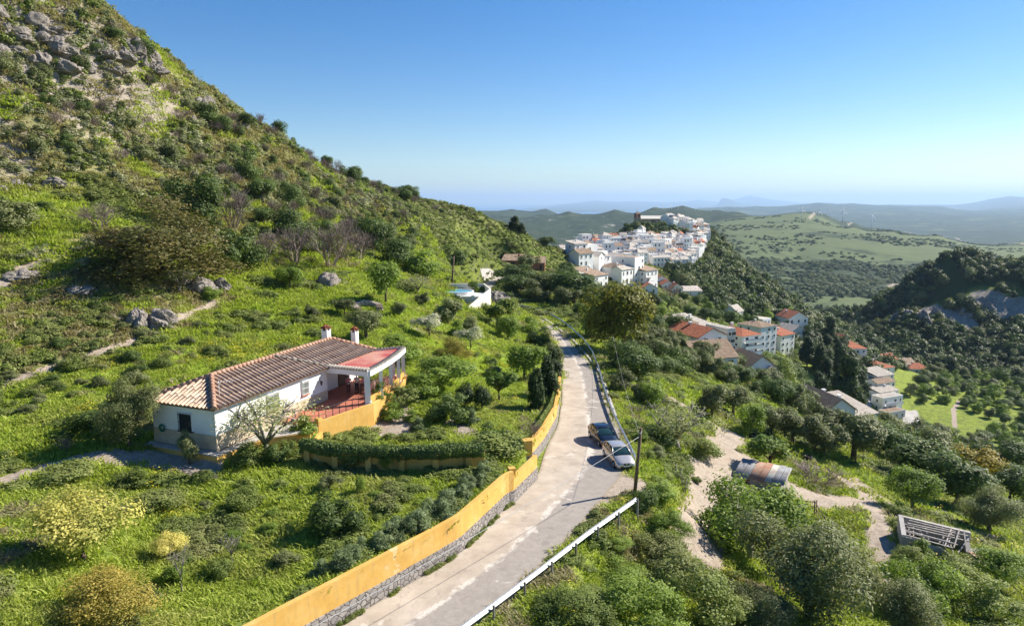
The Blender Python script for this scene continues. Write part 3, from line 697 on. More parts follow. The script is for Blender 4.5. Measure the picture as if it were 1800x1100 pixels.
def build_road():
    n = NR; V = []; UV = []
    K = 9
    for i in range(n):
        for k in range(K):
            u = k / (K - 1); p = rl[i] * (1 - u) + rr[i] * u
            V.append((p[0], p[1], p[2] + .03 * (1 - (2 * u - 1) ** 2))); UV.append((u, i / n * 40))
    Q = [(i * K + k, i * K + k + 1, (i + 1) * K + k + 1, (i + 1) * K + k) for i in range(n - 1) for k in range(K - 1)]
    me = np_mesh('road', np.array(V), np.array(Q), [M['asphalt']], smooth=True)
    uv = me.uv_layers.new(name='UVMap')
    li = np.empty(len(me.loops), dtype=np.int32); me.loops.foreach_get('vertex_index', li)
    uv.data.foreach_set('uv', np.array(UV, dtype=np.float32)[li].ravel())
    tag(link('road', me), kind='structure')
build_road()

# ---------------------------------------------------------------- camera, sky, sun
cam = bpy.data.cameras.new('camera'); co = bpy.data.objects.new('camera', cam); COL.objects.link(co)
cam.lens = 24; cam.sensor_width = 36; cam.clip_start = .5; cam.clip_end = 300000
co.rotation_euler = (math.pi / 2 - PITCH, 0, 0); scene.camera = co
SUN_EL = 36.0; sd = Vector((.905, .425, 0)).normalized()
sdir = Vector((sd.x * math.cos(R(SUN_EL)), sd.y * math.cos(R(SUN_EL)), math.sin(R(SUN_EL))))
sl = bpy.data.lights.new('sun', 'SUN'); sl.energy = 4.8; sl.angle = R(.53); sl.color = (1, .93, .82)
so = bpy.data.objects.new('sun', sl); COL.objects.link(so); so.rotation_euler = sdir.to_track_quat('Z', 'Y').to_euler()
w = bpy.data.worlds.new('World'); scene.world = w; w.use_nodes = True
nt = w.node_tree; bg = nt.nodes['Background']; sky = nt.nodes.new('ShaderNodeTexSky'); sky.sky_type = 'NISHITA'; sky.sun_disc = False
sky.sun_elevation = R(SUN_EL); sky.sun_rotation = math.atan2(sdir.x, sdir.y); sky.altitude = 400; sky.air_density = 1.0; sky.dust_density = .25; sky.ozone_density = 2.5
hs = nt.nodes.new('ShaderNodeHueSaturation'); hs.inputs['Saturation'].default_value = 1.42; hs.inputs['Hue'].default_value = .508; nt.links.new(sky.outputs[0], hs.inputs['Color']); nt.links.new(hs.outputs[0], bg.inputs[0]); bg.inputs[1].default_value = .068
scene.view_settings.view_transform = 'Standard'; scene.view_settings.look = 'None'; scene.view_settings.exposure = 1.03; scene.view_settings.gamma = 1
def haze():
    t = NT('haze_air'); t.t.nodes.remove(t.out); t.out = t.n('OutputMaterial')
    pv = t.n('VolumePrincipled'); pv.inputs['Color'].default_value = (.50, .72, 1, 1); pv.inputs['Density'].default_value = 4.3e-5; pv.inputs['Anisotropy'].default_value = .2
    t.l(pv.outputs[0], t.out.inputs['Volume'])
    mb = MB(); mb.box((0, 33000, 200), (150000, 74000, 1100))
    o = mb.build('haze', t.mat); tag(o, kind='stuff')
haze()
scene.cycles.max_bounces = 6; scene.cycles.diffuse_bounces = 3; scene.cycles.glossy_bounces = 2; scene.cycles.transmission_bounces = 3; scene.cycles.volume_bounces = 0; scene.cycles.transparent_max_bounces = 4

# ---------------------------------------------------------------- the white farmhouse
def build_house():
    root = empty('farmhouse', hp(0, 0, ZF - 1.2), 0, 'long low whitewashed farmhouse with hipped clay tile roof and red roofed porch', 'house')
    inv = Matrix.Translation(-root.location)
    def fin(mb, name, mats, parent=root, **k):
        mb.v = [tuple(Vector(v) - root.location) if parent is root else tuple(Vector(v) - root.location) for v in mb.v]
        o = mb.build(name, mats, parent, **k); return o
    T = 21.0; W = 6.1
    # walls: plan with the recessed wall inside the porch
    plan = [hp(0, 0), hp(13.5, 0), hp(13.5, 1.7), hp(20.3, 1.7), hp(T, 1.7), hp(T, W), hp(0, W)]
    mb = MB(); mb.prism(plan, ZF - .2, ZE, 0)
    wall = fin(mb, 'wall', M['whitewash'])
    # stone skirt proud of the wall
    mb = MB(); e = .035
    def skirt(a, b, z0, z1, out):
        a = Vector(a); b = Vector(b); d = (b - a).normalized(); q = Vector((d.y, -d.x, 0)) * out
        mb.prism([a, b, b + q, a + q], z0, z1)
    skirt(hp(-e, 0), hp(13.5, 0), ZF - .2, ZF + .95, e)
    skirt(hp(0, W), hp(0, 0), ZF - .2, ZF + .95, e)
    fin(mb, 'stone_skirt', M['stone_skirt'])
    # roof slopes ----
    ov = .38; ez = ZE + .02
    A = hp(-ov, -ov, ez); B = hp(T - .1 + ov, -ov, ez); C = hp(T - .1 + ov, W + ov, ez); D = hp(-ov, W + ov, ez)
    R1 = hp(3.0, W / 2, ZRI); R2 = hp(T - 2.4, W / 2, ZRI)
    mb = MB(); dz = Vector((0, 0, -.12))
    mb.add([A, B, C, D, R1, R2], [(0, 1, 5, 4), (1, 2, 5), (2, 3, 4, 5), (3, 0, 4)], 0)
    mb.add([A + dz, B + dz, C + dz, D + dz, A, B, C, D], [(3, 2, 1, 0), (0, 1, 5, 4), (1, 2, 6, 5), (2, 3, 7, 6), (3, 0, 4, 7)], 0)
    # rows of half round tiles running down each slope
    def ribs(P0, P1, Q0, Q1, step=.44, r=.12):
        """eave P0-P1, top Q0-Q1; ribs run square to the eave"""
        P0, P1, Q0, Q1 = map(Vector, (P0, P1, Q0, Q1))
        ex = (P1 - P0).normalized(); Ln = (P1 - P0).length
        up = (Q0 - P0) - ex * (Q0 - P0).dot(ex); run = up.length; up.normalize(); nrm = ex.cross(up).normalized()
        if nrm.z < 0: nrm = -nrm
        q0 = (Q0 - P0).dot(ex); q1 = (Q1 - P0).dot(ex)
        s = step / 2
        while s < Ln:
            if s < q0: l = run * s / max(q0, 1e-3)
            elif s > q1: l = run * (Ln - s) / max(Ln - q1, 1e-3)
            else: l = run
            if l > .25:
                k = max(1, int(l / .85)); 
                for j in range(k):
                    a = P0 + ex * s + up * (l * j / k - .04); b = P0 + ex * s + up * (l * (j + 1) / k + .04)
                    ra, rb = r * 1.12, r * .92
                    vs = []
                    for p, rad in ((a, ra), (b, rb)):
                        for g in range(5):
                            an = math.pi * g / 4; vs.append(p + ex * math.cos(an) * rad + nrm * (math.sin(an) * rad + (.016 if p is a else 0)))
                    mb.add(vs, [(g, g + 1, g + 6, g + 5) for g in range(4)] + [(0, 1, 2, 3, 4)], 1, True)
            s += step
    ribs(A, B, R1, R2); ribs(D, A, R1, R1, .40); ribs(C, D, R2, R1); ribs(B, C, R2, R2, .40)
    roof = fin(mb, 'roof', [M['tile_channel'], M['tile_old']], recalc=False)
    def ridge(a, b, r=.16, mat='tile_ridge'):
        a = Vector(a); b = Vector(b); n = max(2, int((b - a).length / .45)); m2 = MB()
        for j in range(n):
            p = a.lerp(b, j / n); q = a.lerp(b, (j + 1.12) / n)
            m2.tube([p, q], [r * 1.1, r * .9], 8)
        m2.v = [tuple(Vector(v) - root.location) for v in m2.v]
        return m2.build('ridge_tiles', M[mat], roof)
    up = Vector((0, 0, .1))
    ridge(R1 + up, R2 + up); ridge(A + up, R1 + up, .18); ridge(D + up, R1 + up); ridge(B + up, R2 + up); ridge(C + up, R2 + up)
    ridge(hp(10.2, W / 2 - .1, ZRI + .12), hp(13.5, -ov + .1, ez + .15), .10, 'roof_pale')
    for i, (t, w_) in enumerate(((19.0, 3.9), (21.6, 2.3))):
        c = hp(t, w_, 0); m2 = MB(); rz = math.atan2(HD.y, HD.x)
        zt = ZRI + (.72 if i == 0 else .2)
        s = .66 if i == 0 else .56
        m2.box((c.x, c.y, (zt + ZRI - 1.3) / 2), (s, s, zt - ZRI + 1.3), rz, 0)
        for sx in (-1, 1):
            for sy in (-1, 1):
                q = Matrix.Rotation(rz, 3, 'Z') @ Vector((sx * (s / 2 - .08), sy * (s / 2 - .08), 0)); m2.box((c.x + q.x, c.y + q.y, zt + .14), (.15, .15, .28), rz, 0)
        m2.box((c.x, c.y, zt + .13), (s * .6, s * .6, .26), rz, 1)
        ch = fin(m2, 'chimney', [M['whitewash'], M['window_dark']])
        m3 = MB(); k = s * .68; Rm = Matrix.Rotation(rz, 3, 'Z'); cs = [Vector((c.x, c.y, zt + .26)) + Rm @ Vector((x * k, y * k, 0)) for x, y in ((-1, -1), (1, -1), (1, 1), (-1, 1))]
        m3.add(cs + [Vector((c.x, c.y, zt + .50))], [(0, 1, 4), (1, 2, 4), (2, 3, 4), (3, 0, 4), (3, 2, 1, 0)])
        for a in range(4):
            for j in range(1, 4):
                p = cs[a].lerp(cs[(a + 1) % 4], j / 4); m3.tube([p, p.lerp(Vector((c.x, c.y, zt + .62)), .8)], .06, 5)
        m3.v = [tuple(Vector(v) - root.location) for v in m3.v]
        m3.build('chimney_cap', M['roof_red'], ch)
    # porch ---------------------------------------------------
    F = hp(13.5, -.05); Cn = Vector((-12.75, 59.1, 0)); edge = [Cn, Vector((-12.15, 61.5, 0)), Vector((-11.68, 64.0, 0)), Vector((-11.35, 66.5, 0)), Vector((-11.15, 69.0, 0))]
    Gb = hp(20.9, -.02)
    zr0 = ZE - .12
    # flat painted roof, slightly falling outward
    m2 = MB(); pl = [F] + edge + [Gb]
    m2.prism(pl, zr0 - .0, zr0 + .12)
    pr = fin(m2, 'porch_roof', M['roof_paint'])
    m2 = MB()
    def beam(a, b, w_, z0, z1, mt=0):
        a = Vector(a); b = Vector(b); d = (b - a).normalized(); q = Vector((-d.y, d.x, 0)) * w_ / 2
        m2.prism([a - q, b - q, b + q, a + q], z0, z1, mt)
    chain = [F] + edge
    for a, b in zip(chain[:-1], chain[1:]): beam(a, b, .34, zr0 - .34, zr0 + .20 + .001 * (a.x > -12))
    beam(edge[-1], Gb, .34, zr0 - .34, zr0 + .21)
    fin(m2, 'porch_beam', M['whitewash'])
    m2 = MB()
    for a, b in ((F, Cn), (edge[-1], Gb)):
        n = int((b - a).length / .3)
        for j in range(n):
            p = Vector(a).lerp(Vector(b), (j + .5) / n); d = (Vector(b) - Vector(a)).normalized(); q = Vector((-d.y, d.x, 0)) * .28
            m2.tube([p - q + Vector((0, 0, zr0 + .21)), p + q + Vector((0, 0, zr0 + .30))], .11, 6)
    for a, b in zip(edge[:-1], edge[1:]):
        n = int((Vector(b) - Vector(a)).length / .35)
        for j in range(n):
            p = Vector(a).lerp(Vector(b), (j + .5) / n); d = (Vector(b) - Vector(a)).normalized(); q = Vector((d.y, -d.x, 0)) * .2
            m2.tube([p - q * 1.6 + Vector((0, 0, zr0 + .24)), p + q + Vector((0, 0, zr0 + .19))], .10, 5)
    fin(m2, 'porch_edge_tiles', M['roof_pale'])
    cols = [Vector((-12.95, 59.3, 0)), edge[1] + Vector((-.05, .2, 0)), edge[2], edge[3], edge[4] + Vector((-.1, -.1, 0)), Vector((-12.3, 69.0, 0))]
    for i, c in enumerate(cols):
        m2 = MB(); s = .52 if i == 0 else .34
        m2.box((c.x, c.y, (ZF + zr0 - .34) / 2), (s, s, zr0 - .34 - ZF), R(12), 0); m2.box((c.x, c.y, ZF + .1), (s + .1, s + .1, .2), R(12), 0)
        fin(m2, 'pillar', M['whitewash'])
    # low parapet between the pillars
    m2 = MB()
    for a, b in zip(cols[:4], cols[1:5]): beam(a, b, .2, ZF - .05, ZF + .55)
    fin(m2, 'parapet', M['ochre_render'])
    # floor of the terrace
    m2 = MB(); m2.prism(TER, ZF - .5, ZF + .02); m2.prism([hp(13.5, -.001), hp(13.5, 1.7), hp(21, 1.7), hp(21, -.001)], ZF - .5, ZF + .018)
    fin(m2, 'terrace_floor', M['terrace_red'])
    # retaining wall of terrace and plinth, ochre
    m2 = MB()
    ch = [hp(6.6, -2.6), Vector((-15.9, 54.0, 0)), Vector((-12.55, 59.05, 0)), Vector((-11.35, 63.0, 0)), Vector((-10.85, 66.5, 0)), Vector((-11.1, 69.9, 0)), hp(21.6, -.3)]
    for i, (a, b) in enumerate(zip(ch[:-1], ch[1:])):
        if i == 0: continue
        beam(a, b, .26, ZF - 3.2, ZF + .10 + .003 * i)
    fin(m2, 'terrace_wall', M['ochre_render'])
    m2 = MB(); beam(Vector((-15.95, 54.0, 0)) + Vector((-.1, -.1, 0)), Vector((-15.85, 54.35, 0)), .42, ZF - 3, ZF + .35)
    beam(Vector((-15.7, 53.9, 0)), hp(6.2, -3.9), .24, ZF - 3.2, ZF - .75); beam(hp(6.25, -4.0), hp(3.2, -2.4), .24, ZF - 3.2, ZF - .9)
    fin(m2, 'planter_wall', M['ochre_render'])
    m2 = MB()
    m2.prism([hp(-.85, W + .4), hp(-.85, -.8), hp(3.4, -1.3), hp(6.0, -3.7), Vector((-15.9, 53.9, 0)), hp(6.6, .1), hp(.1, .1), hp(.1, W + .4)], ZF - 2.6, ZF - .28, 0)
    fin(m2, 'plinth', [M['ochre_render']])
    m2 = MB(); m2.prism([hp(-.80, W + .35), hp(-.80, -.75), hp(3.3, -1.2), hp(5.9, -3.5), Vector((-15.95, 54.0, 0)), hp(6.55, -.1), hp(-.05, -.1), hp(-.05, W + .35)], ZF - .4, ZF - .22); fin(m2, 'path_paving', M['concrete'])
    # windows
    def window(t, w_, face, wd, ht, zc, green=True):
        # face 'f' front, 'e' end
        ax = HD if face == 'f' else HP; out = -HP if face == 'f' else -HD
        c = hp(t, w_, zc)
        q = Matrix((ax, out, Vector((0, 0, 1)))).transposed().to_3x3()
        m4 = MB(); 
        for s in (-1, 1):
            m4.box(c + ax * s * (wd / 2) + out * .05, (.09, .16, ht + .1), rot=q)
        m4.box(c + Vector((0, 0, ht / 2)) + out * .05, (wd + .1, .15, .09), rot=q); 
        wn = fin(m4, 'window', M['whitewash'])
        def sub(m5, nme, mt): m5.v = [tuple(Vector(v) - root.location) for v in m5.v]; return m5.build(nme, mt, wn)
        m5 = MB(); m5.box(c + out * .012, (wd - .08, .02, ht - .05), rot=q); sub(m5, 'pane', M['window_glass'])
        m5 = MB()
        for s in (-1, 0, 1): m5.box(c + ax * s * (wd / 2 - .08) + out * .03, (.06, .03, ht - .08), rot=q)
        for s in (-1, 1): m5.box(c + Vector((0, 0, s * (ht / 2 - .06))) + out * .032, (wd - .1, .03, .06), rot=q)
        if green:
            m5.box(c + ax * (-wd / 4) + out * .028, (wd / 2 - .12, .02, ht - .2), rot=q)
        sub(m5, 'sash', M['shutter_green'] if green else M['iron'])
        m5 = MB()
        n = int(wd / .14)
        for j in range(n + 1): m5.box(c + ax * (wd * (j / n - .5)) + out * .15, (.022, .022, ht + .1), rot=q)
        for zz in (-.35, 0, .35): m5.box(c + Vector((0, 0, zz * ht * 1.2)) + out * .152, (wd + .06, .026, .03), rot=q)
        sub(m5, 'grille', M['white_paint'] if green else M['iron'])
        m5 = MB(); m5.box(c + Vector((0, 0, -ht / 2 - .03)) + out * .09, (wd + .2, .22, .07), rot=q); sub(m5, 'sill', M['terracotta'] if green else M['iron'])
    window(6.2, 0, 'f', 1.3, 1.35, -15.95); window(10.3, 0, 'f', .85, 1.2, -15.85); window(0, 2.8, 'e', 1.25, 1.35, -16.1, False)
    # door and openings in the recessed porch wall
    m2 = MB(); q = Matrix((HD, -HP, Vector((0, 0, 1)))).transposed().to_3x3()
    m2.box(hp(14.45, 1.68, ZF + 1.07), (1.15, .06, 2.1), rot=q); m2.box(hp(14.45, 1.63, ZF + 1.07), (.9, .05, 1.95), rot=q)
    dr = fin(m2, 'door', M['wood_old'])
    m2 = MB(); m2.box(hp(14.8, 1.59, ZF + 1.0), (.12, .06, .05), rot=q); m2.v = [tuple(Vector(v) - root.location) for v in m2.v]; m2.build('handle', M['chrome'], dr)
    m2 = MB(); m2.box(hp(18.3, 1.68, ZF + 1.1), (1.5, .06, 2.15), rot=q); m2.box(hp(18.3, 1.63, ZF + 1.1), (1.3, .05, 2.0), rot=q); fin(m2, 'door', M['wood_old'])
    # wall lamps
    for t, w_, f in ((1.9, 0, 'f'), (12.2, 0, 'f')):
        m2 = MB(); c = hp(t, -.0, -15.7)
        m2.tube([c, c - HP * .22 + Vector((0, 0, .1)), c - HP * .34 + Vector((0, 0, -.02))], .025, 6)
        b = c - HP * .34; m2.loft([[b + Vector((math.cos(a) * r_, math.sin(a) * r_, z)) for a in [k * math.pi / 3 for k in range(6)]] for r_, z in ((.05, -.42), (.11, -.12), (.14, -.06), (.03, .03))], smooth=False)
        fin(m2, 'wall_lamp', M['iron'])
    # railing on the terrace
    m2 = MB(); a = Vector((-15.9, 54.15, ZF)); b = Vector((-13.1, 58.7, ZF)); n = 7
    pts = [hp(7.2, -1.1, ZF), hp(7.2, -2.3, ZF), a] + [a.lerp(b, k / n) for k in range(1, n + 1)]
    for p in pts: m2.box(p + Vector((0, 0, .5)), (.045, .045, 1.0), R(30))
    for z in (1.0, .55): m2.tube([p + Vector((0, 0, z)) for p in pts], .018, 5)
    fin(m2, 'railing', M['iron'])
    # aerial on the roof
    m2 = MB(); c = hp(1.2, .6, ZE + .2); m2.tube([c, c + Vector((0, 0, 1.5))], .02, 5)
    m2.bar(c + Vector((-.1, 0, 1.4)), c + Vector((1.1, .3, 1.45)), .02, .02)
    for k in range(6):
        p = c + Vector((-.05 + .2 * k, .04 * k, 1.42)); m2.bar(p + Vector((-.08, .3 - .02 * k, 0)), p + Vector((.08, -.3 + .02 * k, 0)), .012, .012)
    fin(m2, 'aerial', M['white_paint'])
    m2 = MB(); c = hp(-.05, .15, 0); m2.tube([c + Vector((0, 0, ZE)), c + Vector((0, 0, ZE - .9))], .04, 6); fin(m2, 'gutter_pipe', M['white_paint'])
    # hose reel on the end wall
    m2 = MB(); c = hp(-.12, 5.1, ZF + 1.0)
    for k in range(4):
        rr0 = .17 + .04 * k; m2.tube([c - HD * (.03 * (k % 2)) + HP * math.cos(a) * rr0 + Vector((0, 0, math.sin(a) * rr0)) for a in [j * math.pi / 8 for j in range(17)]], .028, 5, cap=False)
    tag(fin(m2, 'hose_reel', M['hose_green'], parent=None) if False else None) if False else None
    h = MB(); h.v, h.f, h.m, h.sm = m2.v, m2.f, m2.m, m2.sm
    o = h.build('garden_hose', M['hose_green']); tag(o, 'coiled green garden hose hanging on the shaded end wall of the farmhouse', 'hose')
    # porch furniture
    def table(c, rz):
        t = empty('porch_table', c, rz, 'long dark dining table standing under the farmhouse porch', 'table')
        m = MB(); m.box((0, 0, .74), (2.2, .85, .05)); m.build('tabletop', M['wood_old'], t, bevel=.008)
        for x in (-.95, .95):
            for y in (-.33, .33):
                m = MB(); m.loft([[(x - r_, y - r_, z), (x + r_, y - r_, z), (x + r_, y + r_, z), (x - r_, y + r_, z)] for r_, z in ((.03, 0), (.045, .715))], smooth=False); m.build('leg', M['wood_old'], t)
    table(Vector((-13.75, 63.7, ZF + .02)), R(72))
    def chair(c, rz, lab):
        t = empty('porch_chair', c, rz, lab, 'chair', 'chairs round the porch table')
        m = MB(); m.box((0, 0, .45), (.45, .45, .05)); m.build('seat', M['cloth_pink'], t, bevel=.01)
        m = MB(); m.box((0, .21, .78), (.44, .035, .5)); m.build('backrest', M['cloth_pink'], t, bevel=.01)
        for x in (-.19, .19):
            for y in (-.19, .2):
                m = MB(); m.tube([(x, y, 0), (x * .95, y * .95, .43)], [.016, .022], 6); m.build('leg', M['wood_old'], t)
    Rz = Matrix.Rotation(R(72), 3, 'Z')
    for k, (x, y, r_) in enumerate(((-.6, -.75, 180), (.3, -.8, 175), (-.5, .75, 0), (.5, .75, 5))):
        p = Vector((-13.75, 63.7, ZF + .02)) + Rz @ Vector((x, y, 0))
        chair(p, R(72 + r_), ['pink covered chair on the garden side of the porch table nearest the terrace', 'pink covered chair on the garden side of the porch table farther in', 'pink covered chair on the house side of the porch table nearest the terrace', 'pink covered chair on the house side of the porch table farther in'][[0, 1, 2, 3][k]])
build_house()

# ---------------------------------------------------------------- people in the porch
def person(loc, rz, label, shirt, trousers, hair_c, pose=0):
    root = empty('person', loc, rz, label, 'person')
    def skin(name, verts, edges, rads, mat, rootv=0, sub=2):
        me = bpy.data.meshes.new(name); me.from_pydata(verts, edges, []); me.materials.append(mat)
        o = link(name, me, root); sm = o.modifiers.new('s', 'SKIN'); 
        for v, r_ in zip(me.skin_vertices[0].data if me.skin_vertices else [], rads): v.radius = (r_, r_) if not hasattr(r_, '__len__') else r_
        sm.use_smooth_shade = True
        return o
    # build with bmesh so that skin layer exists
    def skin2(name, verts, edges, rads, mat, rootv=0, sub=1):
        bm = bmesh.new(); lay = bm.verts.layers.skin.verify(); vs = []
        for i, (v, r_) in enumerate(zip(verts, rads)):
            b = bm.verts.new(v); b[lay].radius = (r_, r_) if not hasattr(r_, '__len__') else r_; b[lay].use_root = (i == rootv); vs.append(b)
        for a, b in edges: bm.edges.new((vs[a], vs[b]))
        me = bpy.data.meshes.new(name); bm.to_mesh(me); bm.free(); me.materials.append(mat)
        o = link(name, me, root); m = o.modifiers.new('skin', 'SKIN'); m.use_smooth_shade = True
        s = o.modifiers.new('sub', 'SUBSURF'); s.levels = sub; s.render_levels = sub
        return o
    V = [(0, 0, .93), (0, 0, 1.12), (0, .01, 1.36), (0, .01, 1.47), (0, -.005, 1.55), (0, -.01, 1.66)]; E = [(0, 1), (1, 2), (2, 3), (3, 4), (4, 5)]; Rd = [(.15, .11), (.135, .10), (.16, .11), .055, .07, .075]
    for s in (-1, 1):
        b = len(V)
        el = (s * .27, -.02, 1.12); wr = (s * .12, -.22, 1.06) if pose == 0 else (s * .27, -.14, .93)
        V += [(s * .19, .01, 1.40), el, wr]; Rd += [.06, .042, .03]; E += [(2, b), (b, b + 1), (b + 1, b + 2)]
        d = (Vector(wr) - Vector(el)).normalized(); palm = Vector(wr) + d * .075; V.append(tuple(palm)); Rd.append(.034); E.append((b + 2, b + 3))
        for k in range(4):
            off = Vector((0, 0, 1)) * (.026 - .017 * k); L = (.07, .08, .075, .055)[k]
            p1 = palm + off + d * .03; p2 = p1 + d * L * .5 + Vector((-s * .012, 0, -.01)); p3 = p2 + d * L * .4 + Vector((-s * .02, 0, -.012))
            q = len(V); V += [tuple(p1), tuple(p2), tuple(p3)]; Rd += [.0095, .009, .0075]; E += [(b + 3, q), (q, q + 1), (q + 1, q + 2)]
        q = len(V); t1 = Vector(wr) + d * .03 + Vector((-s * .01, 0, .035)); t2 = t1 + d * .035 + Vector((-s * .012, 0, .015)); V += [tuple(t1), tuple(t2)]; Rd += [.011, .009]; E += [(b + 3, q), (q, q + 1)]
        b = len(V); V += [(s * .09, 0, .86), (s * .10, -.01, .48), (s * .10, .01, .09), (s * .11, -.12, .04)]; Rd += [.085, .058, .04, .035]; E += [(0, b), (b, b + 1), (b + 1, b + 2), (b + 2, b + 3)]
    body = skin2('body', V, E, Rd, M['skin'])
    # head detail belongs to the body mesh: nose and ears as joined pieces kept small
    m = MB()
    m.tube([(0, -.082, 1.655), (0, -.106, 1.625), (0, -.086, 1.615)], [.008, .014, .006], 6); m.build('nose', M['skin'], root)
    for s in (-1, 1): 
        m = MB(); m.tube([(s * .074, .005, 1.66), (s * .084, .012, 1.625)], [.014, .008], 6); m.build('ear', M['skin'], root)
        m = MB(); m.box((s * .03, -.083, 1.665), (.018, .01, .009)); m.build('eye', M['hair'], root)
    m = MB(); m.box((0, -.084, 1.59), (.045, .008, .008)); m.build('mouth', M['shirt_pink'], root)
    # hair
    m = MB(); rings = []
    for z, r_ in ((1.60, .082), (1.66, .092), (1.71, .086), (1.745, .06), (1.76, .02)):
        rings.append([(math.cos(a) * r_, .018 + math.sin(a) * r_ * 1.05 + (.012 if math.sin(a) < 0 else 0), z + (.05 * max(0, -math.sin(a)) if z < 1.65 else 0)) for a in [k * math.pi / 6 for k in range(12)]])
    m.loft(rings); m.build('hair', hair_c, root)
    skin2('shirt', [(0, 0, .90), (0, 0, 1.12), (0, .01, 1.38), (.195, .01, 1.405), (.255, -.01, 1.20), (-.195, .01, 1.405), (-.255, -.01, 1.20)], [(0, 1), (1, 2), (2, 3), (3, 4), (2, 5), (5, 6)], [(.175, .135), (.155, .12), (.175, .125), .075, .06, .075, .06], shirt)
    skin2('trousers', [(0, 0, .95), (.09, 0, .86), (.10, -.01, .48), (.10, .01, .10), (-.09, 0, .86), (-.10, -.01, .48), (-.10, .01, .10)], [(0, 1), (1, 2), (2, 3), (0, 4), (4, 5), (5, 6)], [(.16, .125), .10, .075, .065, .10, .075, .065], trousers)
    for s in (-1, 1):
        m = MB(); m.loft([[(s * .105 + math.cos(a) * rx, -.05 + math.sin(a) * ry, z) for a in [k * math.pi / 5 for k in range(10)]] for rx, ry, z in ((.048, .135, 0), (.052, .14, .04), (.045, .10, .085))]); m.build('shoe', M['bone_black'], root)
    return root
person((-15.45, 62.6, ZF + .02), R(22), 'person in a pink top and dark red trousers standing in the porch holding a tray', M['shirt_pink'], M['trousers_dark'], M['hair'])
person((-14.75, 62.95, ZF + .02), R(5), 'person in a pale top and black trousers standing beside the one in pink', M['shirt_white'], M['trousers_black'], M['hair'], 1)
def tray():
    m = MB(); c = Vector((-15.45, 62.6, ZF + .02)) + Matrix.Rotation(R(22), 3, 'Z') @ Vector((0, -.36, 1.07))
    m.loft([[(c.x + math.cos(a) * r_, c.y + math.sin(a) * r_ * .8, c.z + z) for a in [k * math.pi / 6 for k in range(12)]] for r_, z in ((.17, -.02), (.2, .02), (.185, .02), (.16, -.005))])
    tag(m.build('serving_tray', M['white_paint']), 'round pale tray held by the person in pink under the porch', 'tray')
tray()

# ---------------------------------------------------------------- walls along the road
def road_wall(pts, name, label, h=WH, split=1.0, th=.32, ends=True, step=.5, pillars=(), hs=None):
    a = resample([tuple(p) for p in pts], max(3, int(sum((Vector(pts[i + 1]) - Vector(pts[i])).length for i in range(len(pts) - 1)) / step)))
    n = len(a); nor = np.zeros((n, 2))
    for i in range(n):
        d = a[min(i + 1, n - 1)] - a[max(i - 1, 0)]; nor[i] = np.array([-d[1], d[0]]) / (np.hypot(d[0], d[1]) + 1e-9)
    zb = zroad(a[:, 1])
    root = empty(name, (a[0][0], a[0][1], zb[0]), 0, label, 'wall'); L = root.location
    hh = np.full(n, h) if hs is None else np.interp(np.linspace(0, 1, n), [0, 1], hs)
    jag = .03 * np.array([vnoise(np.array([i * .35]), np.array([3.3]), 5)[0] - .5 for i in range(n)])
    def strip(z0, z1, o0, o1, mat, nm):
        mb = MB(); rings = []
        for i in range(n):
            x, y = a[i][0], a[i][1]; nx, ny = nor[i]
            rings.append([(x + nx * o0 - L.x, y + ny * o0 - L.y, z0[i] - L.z), (x + nx * o1 - L.x, y + ny * o1 - L.y, z0[i] - L.z), (x + nx * o1 - L.x, y + ny * o1 - L.y, z1[i] - L.z), (x + nx * o0 - L.x, y + ny * o0 - L.y, z1[i] - L.z)])
        mb.loft(rings, smooth=False); return mb.build(nm, mat, root)
    strip(zb - .6, zb + split + jag, -.05, th, M['stone_masonry'], 'stone_base')
    strip(zb + split - .1, zb + hh + jag, 0, th - .02, M['ochre_render'], 'rendered_top')
    return root, a, zb
road_wall(wallA, 'retaining_wall', 'long ochre rendered wall on a grey stone base curving up the left side of the road to the gate')
rt, a2, zb2 = road_wall(wallA2, 'gate_wall', 'short ochre wall on stone base jutting from the gate pillar towards the road', h=2.0, split=1.0)
road_wall(wallB, 'retaining_wall', 'straight ochre and stone wall beyond the gate with greenery hanging over it', h=2.1, split=.95, hs=(2.1, 2.1))
def gate_pillar(p, w_, h, label):
    t = empty('gate_pillar', p, R(15), label, 'pillar'); m = MB(); m.box((0, 0, .45), (w_ + .03, w_ + .03, 1.5)); m.build('stone_base', M['stone_masonry'], t)
    m = MB(); m.box((0, 0, 1.2 + (h - 1.2) / 2), (w_, w_, h - 1.2)); m.build('shaft', M['ochre_render'], t); m = MB(); m.box((0, 0, h + .02), (w_ + .03, w_ + .03, .05)); m.build('cap', M['ochre_render'], t, bevel=.02)
pa = on_road(905, 882); gate_pillar(Vector((pa.x - .25, pa.y + .35, pa.z)), .5, 2.5, 'nearer ochre gate pillar where the long wall ends')
pb = wallB[0]; gate_pillar(Vector((pb.x - .2, pb.y - .1, zroad(pb.y))), .75, 2.5, 'farther ochre gate pillar at the foot of the straight wall')
